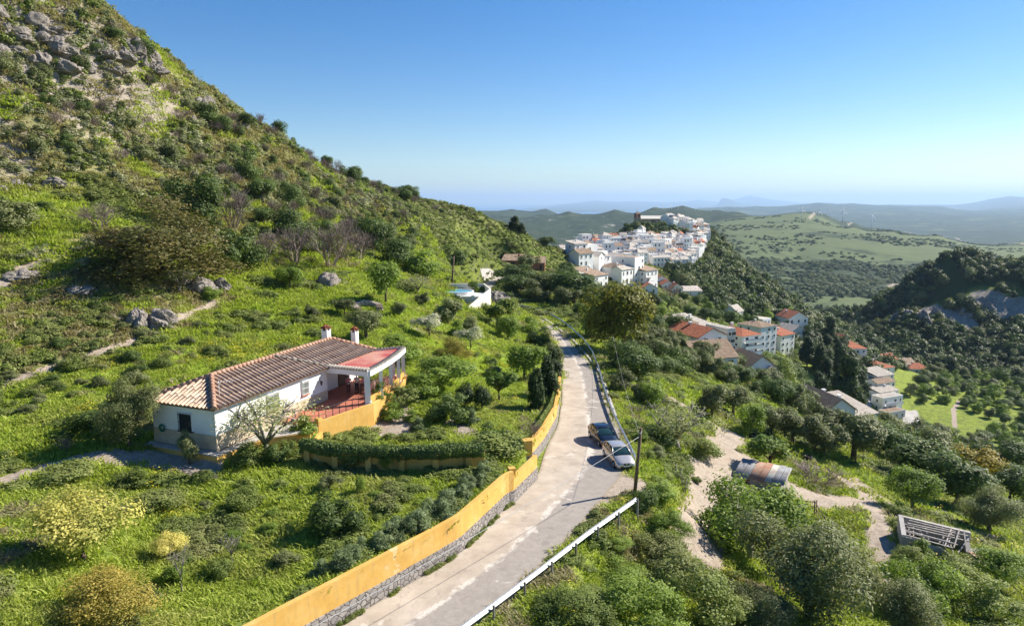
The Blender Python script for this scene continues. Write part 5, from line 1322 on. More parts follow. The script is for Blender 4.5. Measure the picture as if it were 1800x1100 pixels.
L_('bush', 950, 612, 46, 36, 'dark shrub at the inside of the road bend')
L_('greenbush', 930, 590, 40, 30, 'leafy shrub at the inside of the bend farther up')
L_('dark', 817, 718, 40, 42, 'clipped dark round shrub, left one of the touching pair')
L_('dark', 846, 722, 38, 44, 'clipped dark round shrub, right one of the touching pair')
L_('bush', 785, 748, 62, 54, 'dark leafy shrub below the touching pair of clipped shrubs')
L_('weedbush', 700, 716, 55, 36, 'leafy garden shrub just outside the porch pillars')
L_('greenbush', 690, 742, 50, 26, 'low leafy shrub at the foot of the ochre terrace wall')
L_('oleander', 829, 745, 26, 22, 'spiky agave like plant under the clipped shrubs')
L_('oleander', 735, 760, 28, 20, 'spiky plant on the stony bed right of the terrace')
L_('greenbush', 812, 748, 28, 18, 'low green plant right of the dark leafy shrub')
L_('greenbush', 720, 745, 30, 20, 'small round plant on the stony bed')
L_('dead', 672, 705, 60, 45, 'dry creeper on the porch parapet'); L_('greenbush', 668, 712, 42, 34, 'green creeper hanging over the porch parapet')
L_('bush', 871, 800, 80, 46, 'ivy covered mound beside the gate'); L_('dead', 935, 782, 46, 34, 'dry purple creeper on top of the far gate pillar'); L_('weedbush', 860, 805, 110, 34, 'tangled creeper at the end of the hedge')
L_('sparse', 450, 826, 170, 112, 'feathery spreading almond tree in front of the farmhouse corner', v=0)
L_('bush', 478, 818, 46, 40, 'dark shrub under the feathery almond tree'); L_('weedbush', 425, 822, 60, 34, 'leafy shrub at the foot of the ochre plinth')
L_('olive', 328, 820, 38, 54, 'slim dark olive sapling by the shaded end of the farmhouse')
L_('bigolive', 212, 795, 95, 118, 'grey olive tree left of the farmhouse end wall', v=1)
L_('bush', 165, 770, 95, 60, 'dark bush on the slope left of the grey olive tree')
L_('dead', 110, 800, 40, 26, 'small dead shrub beside the earth path')
L_('weedbush', 105, 852, 90, 36, 'low leafy bush just below the earth path'); L_('weedbush', 225, 862, 60, 28, 'low weedy clump below the bare earth yard'); L_('weedbush', 350, 850, 40, 20, 'small weedy clump below the farmhouse corner')
L_('yellow', 118, 1000, 175, 120, 'tree covered in pale yellow blossom in the lower left garden')
L_('yellow', 292, 985, 60, 36, 'low yellow flowering clump right of the yellow blossom tree')
L_('orange', 150, 1112, 190, 100, 'orange brown bush at the lower left edge', v=0)
L_('bare', 312, 1052, 62, 80, 'small nearly bare tree in the lower garden')
L_('bare', 402, 1004, 56, 56, 'second nearly bare small tree nearer the ochre wall')
L_('bare', 216, 925, 34, 40, 'thin bare sapling beside the yellow blossom tree')
L_('bush', 580, 945, 95, 60, 'dark rounded shrub in the middle of the lower garden')
L_('weedbush', 382, 1020, 46, 36, 'leafy clump under the second bare tree'); L_('greenbush', 300, 1030, 44, 26, 'leafy clump behind the nearly bare small tree')
L_('weedbush', 265, 900, 80, 30, 'broad weedy patch above the yellow flowering clump'); L_('weedbush', 430, 900, 70, 28, 'broad weedy patch in the middle of the lower garden'); L_('weedbush', 180, 1060, 70, 34, 'weedy clump left of the nearly bare tree')
L_('bright', 683, 830, 44, 46, 'slender little tree in front of the hedge'); L_('bright', 632, 868, 20, 28, 'tiny sapling on the lower lawn'); L_('olive', 575, 865, 40, 22, 'low grey bush in front of the garden wall')
L_('bush', 790, 472, 55, 34, 'dark bush behind the dark wooden pole'); L_('olive', 928, 486, 44, 36, 'round olive tree beside the white lane'); L_('bush', 900, 492, 60, 26, 'dark bush on the bank of the white lane')
L_('oak', 962, 436, 30, 18, 'dark bush at the tip of the mountain spur')
L_('pine', 905, 410, 30, 26, 'dark umbrella shaped tree on the spur skyline', v=0); L_('pine', 917, 416, 20, 20, 'smaller dark tree right of the umbrella shaped one on the skyline', v=1)

# oleanders on top of the yellow wall
la = resample([tuple(p) for p in wallA[1:]], 60)
for i in range(1, 20):
    t = i / 20; q = la[int(t * 59)]; d = la[min(59, int(t * 59) + 1)] - la[int(t * 59)]; n = np.array([-d[1], d[0]]); n = n / (np.hypot(*n) + 1e-9)
    o = 1.5 + .35 * math.sin(i * 2.1); x, y = q[0] + n[0] * o, q[1] + n[1] * o
    s = random.uniform(.85, 1.35); plant_at('oleander', Vector((x, y, h1(x, y) - .1)), s * 1.25, s * 1.05, 'spiky grey green oleander in the row along the top of the long ochre wall', 'oleanders lining the top of the road wall')
for k in range(9):
    q = la[int(3 + k * 6)]; d = la[min(59, int(3 + k * 6) + 1)] - q; n = np.array([-d[1], d[0]]); n = n / (np.hypot(*n) + 1e-9)
    x, y = q[0] + n[0] * 1.7, q[1] + n[1] * 1.7; plant_at('weedbush', Vector((x, y, h1(x, y) - .2)), random.uniform(1.4, 2.2), random.uniform(.6, .9), 'low leafy clump between the oleanders along the ochre wall', 'leafy clumps between the oleanders')

xw, yw, zw = [], [], []
for k in range(1000):
    q = la[min(59, int(k / 1000 * 60))]; d = la[min(59, int(k / 1000 * 60) + 1)] - q
    if np.hypot(d[0], d[1]) < 1e-6: continue
    f_ = random.random(); n = np.array([d[1], -d[0]]) / np.hypot(d[0], d[1]); o = random.uniform(.02, .22); x0, y0 = q[0] + d[0] * f_ + n[0] * o, q[1] + d[1] * f_ + n[1] * o
    if vnoise(np.array([x0 * .9]), np.array([y0 * .9]), 3)[0] > .4: xw.append(x0); yw.append(y0); zw.append(zroad(y0))
# hedge on the garden wall: body with hanging clumps, one thing
def hedge(a, zb, z0, z1, wd, name, label, mat='leaf_oak', nper=900, hang=True, seed=3):
    g = np.random.default_rng(seed); C = []; N = []
    Ls = np.r_[0, np.cumsum(np.linalg.norm(np.diff(a[:, :2], axis=0), axis=1))]; n = int(nper * Ls[-1])
    s = g.random(n) * Ls[-1]; x = np.interp(s, Ls, a[:, 0]); y = np.interp(s, Ls, a[:, 1]); z = np.interp(s, Ls, zb)
    an = g.random(n) * 2 * math.pi; bump_ = 1 + .35 * (vnoise(s * .9, s * 0 + 2.2, seed) - .5) + .2 * (vnoise(s * 3, an * 1.2, seed) - .5)
    ry = wd / 2 * bump_; cz = (z0 + z1) / 2; rz_ = (z1 - z0) / 2 * bump_
    oy = np.cos(an) * ry; oz = np.sin(an) * rz_; k = .8 + .25 * g.random(n)
    lobes = vnoise(s * .75, s * 0 + 9.1, seed + 4)
    if hang:
        down = (np.sin(an) < -.1) & (np.cos(an) < .2)
        oz = np.where(down, oz - np.maximum(0, lobes - .48) * 3.2 * g.random(n), oz)
    P_ = np.stack([x, y + oy * k, z + cz + oz * k], 1); Nn = np.stack([g.normal(size=n) * .3, np.cos(an), np.sin(an) + .2], 1)
    V, Q = leaf_cards(P_, Nn, .13, 1.4, .6)
    me = np_mesh(name, V, Q, [M[mat]], tint=g.random(n)); o = link(name, me); tag(o, label, 'hedge'); return o
hedge(hwa, hwz, 1.0, 1.95, 1.15, 'hedge', 'thick trimmed green hedge draped over the ochre garden wall')
rw = resample([tuple(p) for p in wallB], 20)
nrm = np.array([-.95, .25])
rb = rw.copy(); rb[:, 0] += nrm[0] * .55; rb[:, 1] += nrm[1] * .55
hedge(rb, zroad(rb[:, 1]) + 0.0, 1.6, 2.6, 1.1, 'creeper', 'green creeper running along the top of the straight road wall', 'weed', 500, False, 9)

# ---- right of the road
L_('thicket', 1010, 1140, 170, 60, 'leafy bramble thicket at the bottom edge next to the guardrail'); L_('greenthicket', 1130, 1140, 190, 90, 'dense bright bramble thicket at the bottom centre right')
L_('thicket', 1215, 1110, 190, 110, 'rounded leafy thicket left of the big grey olive tree'); L_('greenthicket', 1100, 1050, 120, 44, 'bright leafy thicket below the end of the near guardrail'); L_('thicket', 1160, 1020, 130, 60, 'dark leafy thicket left of the big fig tree')
L_('thicket', 1035, 1075, 80, 26, 'low bramble beside the near guardrail'); L_('greenthicket', 1180, 960, 90, 45, 'blue green bush left of the big fig tree'); L_('bush', 1135, 905, 48, 40, 'dark bush at the end of the near guardrail'); L_('greenbush', 1165, 885, 60, 30, 'yellow green bush behind the dark one by the wooden pole')
L_('thicket', 1290, 1130, 130, 70, 'leafy thicket at the foot of the big grey olive tree'); L_('greenthicket', 1085, 975, 60, 20, 'low yellow green scrub along the guardrail')
L_('fig', 1335, 1005, 185, 140, 'big bright leaved fig tree in front of the tin shed'); 
L_('bigolive', 1450, 1120, 225, 160, 'largest grey green olive tree at the bottom right'); L_('bigolive', 1600, 1140, 130, 95, 'grey green olive tree at the bottom edge right of the largest one'); L_('bigolive', 1350, 1130, 110, 70, 'small olive tree at the bottom edge left of the largest one')
L_('greenbush', 1625, 985, 40, 26, 'small leafy bush against the near wall of the ruined shed'); L_('weedbush', 1700, 1012, 60, 30, 'tangled shrub at the collapsed end of the ruined shed'); L_('fig', 1640, 1095, 115, 90, 'leafy fig tree below the ruined shed'); L_('thicket', 1740, 1090, 150, 80, 'leafy thicket in the bottom right corner'); L_('fig', 1770, 1040, 90, 60, 'thin leafy tree right of the ruined shed'); L_('thicket', 1610, 1010, 70, 40, 'green shrubs at the foot of the ruined shed')
L_('fig', 1618, 905, 95, 72, 'light green fig tree left above the ruined shed'); L_('oak', 1700, 900, 115, 85, 'dark round oak behind the light green fig tree'); L_('oak', 1630, 855, 110, 70, 'dark oak behind the dirt path right of the brushwood')
L_('bigolive', 1755, 945, 95, 72, 'round olive tree with a clear trunk right of the ruined shed'); L_('mimosa', 1742, 862, 125, 80, 'mimosa tree covered in golden yellow blossom'); L_('oak', 1790, 890, 70, 60, 'dark bush below the mimosa tree')
L_('olive', 1515, 820, 100, 80, 'broad grey olive tree above the brushwood pile'); L_('olive', 1455, 812, 70, 55, 'olive tree left of the broad grey one'); L_('oak', 1575, 815, 90, 60, 'dark green tree right of the broad grey olive')
L_('sparse', 1205, 812, 150, 85, 'gnarled leaning tree on the bank right of the wooden pole', v=1); L_('bush', 1165, 790, 60, 36, 'dark bush left of the gnarled leaning tree'); L_('weedbush', 1240, 812, 70, 36, 'leafy shrub under the gnarled leaning tree')
L_('citrus', 1362, 840, 92, 64, 'bushy green and rust coloured tree behind the tin shed'); L_('brush', 1437, 860, 88, 36, 'long heap of dry brushwood on the bare earth')
L_('olive', 1256, 738, 58, 56, 'orchard tree with a forked trunk beside the dirt track'); L_('olive', 1293, 736, 56, 54, 'orchard tree right behind the fork trunked one'); L_('bright', 1324, 772, 52, 56, 'orchard tree in a dark tub beside the dirt track'); L_('olive', 1362, 778, 60, 60, 'orchard tree right of the one in the tub'); L_('olive', 1400, 790, 70, 60, 'wide orchard tree above the brushwood')
L_('bright', 1148, 722, 52, 46, 'slim tree on the bank behind the wooden pole'); L_('olive', 1128, 712, 40, 34, 'small olive beside the slim tree on the bank'); L_('olivebush', 1095, 690, 50, 40, 'round grey bush beside the curved guardrail'); L_('dead', 1120, 735, 50, 22, 'dry brown patch of scrub below the curved guardrail')
L_('gold', 1100, 632, 135, 135, 'tall golden green tree rising beyond the curved guardrail'); L_('oak', 1196, 602, 52, 46, 'umbrella shaped dark tree in front of the red roofed block')
L_('bright', 1052, 600, 70, 60, 'bright green tree left of the tall golden tree'); L_('oak', 1010, 540, 90, 60, 'dark broad tree left of the tall golden tree'); L_('olive', 960, 528, 80, 44, 'grey olive thicket inside the road bend'); L_('bush', 1075, 560, 60, 40, 'dark bush left behind the tall golden tree')
L_('bush', 878, 538, 44, 26, 'dark shrub beside the brown rock near the pool'); L_('oak', 905, 522, 60, 36, 'dark tree beside the brown rock above the bend'); L_('dark', 1152, 545, 30, 30, 'round dark tree right behind the tall golden tree'); L_('dead', 1182, 530, 40, 30, 'bare pinkish tree below the white cottages'); 

# ---- woods and scattered bushes, as individuals of a group
def region(pxs): return [tuple(G(*p))[:2] for p in pxs]
def fill(kinds, pxs, n, w0, w1, label, group, hk=(.7, 1.0), gap=.55, world=None):
    poly = world or region(pxs); a = np.array(poly); lo = a.min(0); hi = a.max(0); c = 0; t = 0
    while c < n and t < n * 30:
        t += 1; x = random.uniform(lo[0], hi[0]); y = random.uniform(lo[1], hi[1])
        if not in_poly(np.array([x]), np.array([y]), poly)[0]: continue
        w = random.uniform(w0, w1)
        if any((x - q[0]) ** 2 + (y - q[1]) ** 2 < (gap * (q[2] + w * .45)) ** 2 * 1.3 for q in PLANTED): continue
        dq = abs(dist_poly(np.array([x]), np.array([y]), rc[::4])[0][0])
        if dq < 4.2 + w * .3 and y < 262: continue
        k = random.choice(kinds); plant_at(k, Vector((x, y, h1(x, y) - .05 * w)), w, w * random.uniform(*hk), label[k] if isinstance(label, dict) else label, group); c += 1
    return c
NC = []
for px, py, r_ in ((1600, 738, 11), (1588, 747, 9), (1575, 748, 8), (1512, 702, 8), (1506, 712, 8), (1502, 722, 7), (1520, 688, 8), (1680, 735, 12), (1690, 765, 8)):
    q = G(px, py); PLANTED.append((q.x, q.y, r_))
NC.append(fill(['oak', 'olive', 'bush', 'oak', 'bright'], [(880, 505), (1000, 470), (1040, 510), (1150, 520), (1180, 560), (1140, 600), (1060, 580), (960, 540)], 60, 4.5, 8, 'dark bushy tree in the belt between the road bend and the village', 'trees between the road bend and the village', gap=.8))
NC.append(fill(['oak', 'olive', 'olive', 'bush'], [(1060, 640), (1130, 600), (1210, 610), (1300, 650), (1420, 715), (1430, 745), (1320, 695), (1200, 660), (1110, 670)], 60, 4, 7, 'grey green tree on the slope below the curved guardrail', 'trees on the slope below the guardrail', gap=.75))
NC.append(fill(['oak', 'olive', 'olive', 'olivebush'], [(1400, 740), (1520, 760), (1640, 790), (1640, 850), (1560, 820), (1460, 800), (1400, 770)], 45, 4.5, 7.5, 'olive tree in the dense grove above the dirt track', 'trees of the olive grove above the dirt track', gap=.75))
NC.append(fill(['oak', 'olive', 'bush'], [(1640, 800), (1800, 800), (1860, 900), (1800, 960), (1720, 890), (1650, 850)], 26, 4.5, 7, 'bushy tree on the right hand slope above the valley', 'trees on the right hand slope', gap=.8))
NC.append(fill(['pine'], [(1400, 640), (1450, 600), (1490, 640), (1510, 700), (1480, 740), (1430, 700)], 26, 9, 13, 'tall dark pine in the wood left of the terraced village street', 'pines left of the terraced village street', hk=(1.1, 1.5), gap=.6))
NC.append(fill(['oak', 'bush', 'weedbush'], [(1320, 640), (1400, 640), (1440, 720), (1400, 730), (1340, 690)], 30, 6, 9, 'dark round tree in the wood below the white apartment blocks', 'trees below the white apartment blocks', gap=.7))
NC.append(fill(['oak', 'olive', 'greenbush', 'bush'], [(1600, 690), (1640, 650), (1800, 640), (1850, 760), (1790, 800), (1700, 800), (1610, 770)] , 130, 5, 10, 'tree or bush scattered over the green valley floor', 'trees scattered on the valley floor', gap=.95))
NC.append(fill(['oak', 'bush', 'greenbush'], [(1130, 525), (1240, 535), (1400, 560), (1390, 590), (1290, 570), (1170, 560)], 34, 5, 8, 'bush on the bright green slope above the red roofed blocks', 'bushes above the red roofed blocks', gap=1.2))
HL = {'dead': 'bare brownish shrub scattered on the scrubby mountain slope', 'bush': 'dark green bush scattered on the scrubby mountain slope', 'olivebush': 'grey green bush scattered on the scrubby mountain slope', 'oak': 'dark holm oak on the scrubby mountain slope', 'greenbush': 'bright green bush scattered on the mountain slope'}
NC.append(fill(['dead', 'dead', 'dead', 'olivebush', 'bush'], [(0, 130), (150, 110), (330, 190), (470, 265), (590, 330), (700, 365), (700, 440), (600, 400), (480, 330), (350, 300), (0, 300)], 150, 1.8, 4.6, HL, 'shrubs scattered over the mountain slope', gap=.9))
NC.append(fill(['bush', 'oak', 'olivebush', 'greenbush'], [(620, 320), (700, 335), (830, 385), (960, 440), (900, 455), (800, 470), (700, 440), (640, 400)], 110, 2.5, 5.5, {k: v.replace('scrubby mountain slope', 'green mountain spur above the bend').replace('on the mountain slope', 'on the green mountain spur') for k, v in HL.items()}, 'shrubs on the mountain spur', hk=(.6, .9), gap=.9))
NC.append(fill(['dead', 'oak', 'bush', 'dead', 'olivebush'], [(380, 290), (600, 335), (730, 400), (710, 465), (560, 470), (440, 420)], 75, 3, 6.5, 'bush in the dark scrubby thicket on the shoulder of the mountain', 'thicket on the mountain shoulder', gap=.75))
rdg = resample([tuple(P(*c)) for c in [(760,360,262),(700,340,245),(640,328,225),(590,308,212),(530,276,190),(480,240,180),(420,212,170),(345,170,160),(270,112,150),(190,55,142)]], 90)
SK = {'dead': 'bare shrub along the mountain skyline', 'bush': 'dark bush along the mountain skyline', 'oak': 'dark holm oak along the mountain skyline'}
for i in range(90):
    if random.random() < .25: continue
    x, y = rdg[i][0] + random.uniform(-3, 5), rdg[i][1] + random.uniform(-7, 1); k = random.choice(['oak', 'bush', 'dead', 'dead', 'bush']); w = random.uniform(2.4, 6.4); plant_at(k, Vector((x, y, h1(x, y) - .2)), w, w * random.uniform(.6, .9), SK[k], 'bushes along the mountain skyline')
NC.append(fill(['weedbush', 'olivebush', 'bush'], [(0, 520), (200, 540), (400, 560), (380, 620), (200, 690), (0, 740)], 40, 1.0, 2.6, 'low bush dotted over the grassy slope behind the farmhouse', 'low bushes on the slope behind the farmhouse', hk=(.45, .7), gap=1))
NC.append(fill(['weedbush', 'olivebush', 'greenbush'], [(1140, 700), (1240, 740), (1260, 830), (1150, 860), (1120, 760)], 36, 1.2, 2.8, 'low shrub on the bank right of the wooden pole', 'low shrubs on the bank by the pole', hk=(.45, .7), gap=1))
NC.append(fill(['weedbush', 'olivebush', 'greenbush'], [(1560, 880), (1640, 940), (1600, 1000), (1800, 1000), (1800, 1100), (1620, 1100), (1560, 1000)], 30, 1.4, 3, 'low shrub on the overgrown ground round the ruined shed', 'low shrubs round the ruined shed', hk=(.45, .7), gap=1))
NC.append(fill(['weedbush', 'greenbush', 'olivebush'], [(560, 840), (840, 840), (820, 870), (640, 960), (540, 1010), (250, 1060), (200, 900), (300, 850)], 16, .8, 1.6, 'low weedy clump in the rough grass of the lower garden', 'weedy clumps in the lower garden', hk=(.35, .6), gap=1.1))
print('filled', NC)

# ---------------------------------------------------------------- stuff: grass, weeds, scrub, distant woods
def stuff(name, meshes, pts, scl, rot, var, cat=None):
    me = bpy.data.meshes.new(name + '_points'); n = len(pts); me.vertices.add(n); me.vertices.foreach_set('co', np.asarray(pts, dtype=np.float32).ravel())
    for nm, ty, arr in (('scl', 'FLOAT_VECTOR', scl), ('rot', 'FLOAT_VECTOR', rot)):
        a = me.attributes.new(nm, ty, 'POINT'); a.data.foreach_set('vector', np.asarray(arr, dtype=np.float32).ravel())
    a = me.attributes.new('var', 'INT', 'POINT'); a.data.foreach_set('value', np.asarray(var, dtype=np.int32))
    o = link(name, me); tag(o, kind='stuff')
    ng = bpy.data.node_groups.new(name, 'GeometryNodeTree'); ng.interface.new_socket('Geometry', in_out='INPUT', socket_type='NodeSocketGeometry'); ng.interface.new_socket('Geometry', in_out='OUTPUT', socket_type='NodeSocketGeometry')
    gi = ng.nodes.new('NodeGroupInput'); go = ng.nodes.new('NodeGroupOutput'); jn = ng.nodes.new('GeometryNodeJoinGeometry')
    def na(nm, ty): 
        x = ng.nodes.new('GeometryNodeInputNamedAttribute'); x.data_type = ty; x.inputs[0].default_value = nm; return [s for s in x.outputs if s.enabled][0]
    s_ = na('scl', 'FLOAT_VECTOR'); r_ = na('rot', 'FLOAT_VECTOR'); v_ = na('var', 'INT')
    for i, m in enumerate(meshes):
        src = bpy.data.objects.new(name + '_source', m)
        oi = ng.nodes.new('GeometryNodeObjectInfo'); oi.inputs['Object'].default_value = src; oi.inputs['As Instance'].default_value = True
        cp = ng.nodes.new('FunctionNodeCompare'); cp.data_type = 'INT'; cp.operation = 'EQUAL'; ii = [s for s in cp.inputs if s.enabled]; ng.links.new(v_, ii[0]); ii[1].default_value = i
        ip = ng.nodes.new('GeometryNodeInstanceOnPoints'); ng.links.new(gi.outputs[0], ip.inputs['Points']); ng.links.new(cp.outputs[0], ip.inputs['Selection']); ng.links.new(oi.outputs['Geometry'], ip.inputs['Instance'])
        ng.links.new(r_, ip.inputs['Rotation']); ng.links.new(s_, ip.inputs['Scale']); ng.links.new(ip.outputs[0], jn.inputs[0])
    ng.links.new(jn.outputs[0], go.inputs[0]); md = o.modifiers.new('scatter', 'NODES'); md.node_group = ng
    return o
def scatter_points(n, r0, r1, a0=-43, a1=43, pw=1.0, seed=1):
    g = np.random.default_rng(seed); r = (r0 ** pw + (r1 ** pw - r0 ** pw) * g.random(n)) ** (1 / pw); a = np.radians(a0 + (a1 - a0) * g.random(n))
    return r * np.sin(a), r * np.cos(a), r
def open_ground(x, y, soil_ok=False):
    dr, _ = dist_poly(x, y, rr[::3]); dl, _ = dist_poly(x, y, rl[::3]); dw, _ = dist_poly(x, y, _wb)
    road = (dr <= .1) & (dl > -.05) & (y < 262); zone = (y < 88) & (dw > -.4) & (dr < .05)
    hs = in_poly(x, y, [(p.x, p.y) for p in PLAT]) | in_poly(x, y, [tuple(hp(-.6, -.6))[:2], tuple(hp(22, -.6))[:2], tuple(hp(22, 7))[:2], tuple(hp(-.6, 7))[:2]])
    ok = ~(road | zone | hs)
    if not soil_ok:
        s = np.zeros(x.shape)
        for pts, w0, w1, k in SOIL_LINES:
            if k: s = np.maximum(s, k * poly_mask(pts, x, y, w0, w1 * .85))
        ok &= (s < .3 + .3 * np.random.default_rng(4).random(x.shape))
    return ok
x, y, r_ = scatter_points(105000, 21, 200, pw=.75, seed=2)
ok = open_ground(x, y); x, y, r_ = x[ok], y[ok], r_[ok]; z = H(x, y); g = np.random.default_rng(8)
up = sstep(-13, -2, z) * (x < -18); n1 = vnoise(x / 9, y / 9, 31); n2 = vnoise(x / 2.6, y / 2.6, 32); n3 = vnoise(x / 1.1, y / 1.1, 33)
scrubf = sstep(-9, 1, z) * (x < -25) * (~in_poly(x, y, region([(0, 320), (180, 310), (300, 380), (290, 400), (100, 430), (0, 450)])))
dryzone = in_poly(x, y, region([(0, 480), (120, 480), (330, 500), (420, 520), (330, 575), (180, 610), (0, 670)]))
kind = np.where(n1 * .5 + n2 * .5 > np.where(y < 46, .67, .61), 1, 0); kind = np.where((n2 > .74) & (n3 > .5), 1, kind)
kind = np.where((dryzone & (n3 > .42)) | ((n1 < .3) & (n3 > .62)), 2, kind)
lz = np.zeros(x.shape, bool)
for pl_ in ([(560, 500), (640, 480), (760, 540), (960, 590), (970, 640), (900, 760), (720, 700), (590, 590)], [(0, 690), (200, 640), (330, 600), (420, 640), (230, 690), (0, 780)]): lz |= in_poly(x, y, region(pl_))
kind = np.where(lz & (n3 < .78), 0, kind)
kind = np.where((scrubf > g.random(len(x))) , 3, kind); kind = np.where((scrubf > .3) & ((n2 > .58) | (n3 > .72)), 2, kind); kind = np.where((scrubf > .3) & (vnoise(x / 6, y / 6, 35) > .66), 0, kind)
kind = np.where((kind == 0) & (vnoise(x / 5, y / 5, 39) > .72) & (g.random(len(x)) < .25) & (r_ < 90), 4, kind)
big = .34 + r_ / 105
lawn = lz
big = np.where(lawn, big * .8, big)
def put(name, k, mats, base, hs, keep=1.0):
    m = (kind == k) & (g.random(len(x)) < keep); n = m.sum(); sc = big[m] * (.6 + .9 * g.random(n)) * base
    S = np.stack([sc * 1.25, sc * 1.25, sc * hs * (.7 + .7 * g.random(n))], 1); Rt = np.stack([g.normal(size=n) * .1, g.normal(size=n) * .1, g.random(n) * 6.28], 1)
    stuff(name, mats, np.stack([x[m], y[m], z[m] - .02], 1), S, Rt, g.integers(0, len(mats), n)); print(name, n)
tuft = [blades('grass_tuft', 'grass', 11 + i, 34, .34, .42, .05, .9) for i in range(2)]
wd = [crown('weed_clump', 'weed', 'dome', 900 + i, 7, 190, .10, .2, .3, stray=.3) for i in range(3)]
dryt = [blades('dry_tuft', 'dry_grass', 21 + i, 30, .34, .40, .05, 1.0) for i in range(2)]
scr = [crown('scrub_clump', 'scrub', 'dome', 930 + i, 7, 190, .095, .2, .3, asp=2.6, stray=.4) for i in range(2)] + [crown('scrub_clump', 'weed', 'dome', 940, 5, 100, .15, .2, .3, asp=2)]
fl = [crown('flower_clump', 'flower', 'dome', 950, 4, 26, .07, .2, .3, stray=.3)]
put('grass', 0, tuft, 1.2, .5, .85); put('weeds', 1, wd, .85, .6, .8); put('dry_grass', 2, dryt, 1.2, .5, .85); put('scrub', 3, scr, .72, .8, .85); put('wild_flowers', 4, fl, .9, .6, .7)

stuff('wall_foot_weeds', [tuft[0], wd[0], dryt[0]], np.stack([xw, yw, np.array(zw)], 1), np.repeat((.14 + .26 * g.random(len(xw)))[:, None], 3, 1), np.stack([0 * np.array(xw), 0 * np.array(xw), g.random(len(xw)) * 6.28], 1), g.integers(0, 3, len(xw)))
# scrub on the mountain spur and the village slopes farther off
xs_, ys_, rs_ = scatter_points(42000, 190, 420, -18, 22, 1.0, 12); ok = open_ground(xs_, ys_) & ((xs_ < 20) | (ys_ > 200)); xs_, ys_ = xs_[ok], ys_[ok]; zs_ = H(xs_, ys_); ok = ~(in_poly(xs_, ys_, VILLAGE[0]) | in_poly(xs_, ys_, VILLAGE[1])); xs_, ys_, zs_ = xs_[ok], ys_[ok], zs_[ok]; ns_ = len(xs_); sc_ = .62 * (.7 + 1.5 * g.random(ns_) ** 2) * (.5 + vnoise((xs_ + .6 * ys_) / 9, (ys_ - .6 * xs_) / 9, 61) * 1.3) * 1.2
stuff('hill_scrub', [scr[0], scr[2], scr[2]] + wd, np.stack([xs_, ys_, zs_ - .1], 1), np.stack([sc_ * 1.3, sc_ * 1.3, sc_ * .75], 1), np.stack([0 * sc_, 0 * sc_, g.random(ns_) * 6.28], 1), g.integers(0, 6, ns_))

# far woods: cliffs below the village, the dark crag, copses in the open country
def wood(name, polys, n, w0, w1, seed, hk=(.7, 1.0), world=False, skip=None, kinds=('oak', 'bush', 'olive')):
    g = np.random.default_rng(seed); P_ = []
    for pl, nn in zip(polys, n):
        poly = pl if world else region(pl); a = np.array(poly); lo = a.min(0); hi = a.max(0); xx = lo[0] + (hi[0] - lo[0]) * g.random(nn * 4); yy = lo[1] + (hi[1] - lo[1]) * g.random(nn * 4)
        k = in_poly(xx, yy, poly); P_.append(np.stack([xx[k], yy[k]], 1)[:nn])
    P_ = np.concatenate(P_); 
    if skip is not None: P_ = P_[~skip(P_[:, 0], P_[:, 1])]
    zz = H(P_[:, 0], P_[:, 1]); m = len(P_); sc = w0 + (w1 - w0) * g.random(m) ** 1.5
    S = np.stack([sc, sc, sc * (hk[0] + (hk[1] - hk[0]) * g.random(m))], 1); Rt = np.stack([np.zeros(m), np.zeros(m), g.random(m) * 6.28], 1)
    ms = [LOD[k] for k in kinds]; stuff(name, ms, np.stack([P_[:, 0], P_[:, 1], zz - .12 * sc], 1), S, Rt, g.integers(0, len(ms), m))
LOD = {'oak': crown('far_crown', 'leaf_oak', 'dome', 960, 9, 700, .085, .2, .3), 'bush': crown('far_crown', 'leaf_dark', 'dome', 961, 9, 700, .085, .2, .3), 'olive': crown('far_crown', 'leaf_olive', 'dome', 962, 9, 700, .08, .2, .3, stray=.2), 'green': crown('far_crown', 'weed', 'dome', 963, 9, 600, .09, .2, .3)}

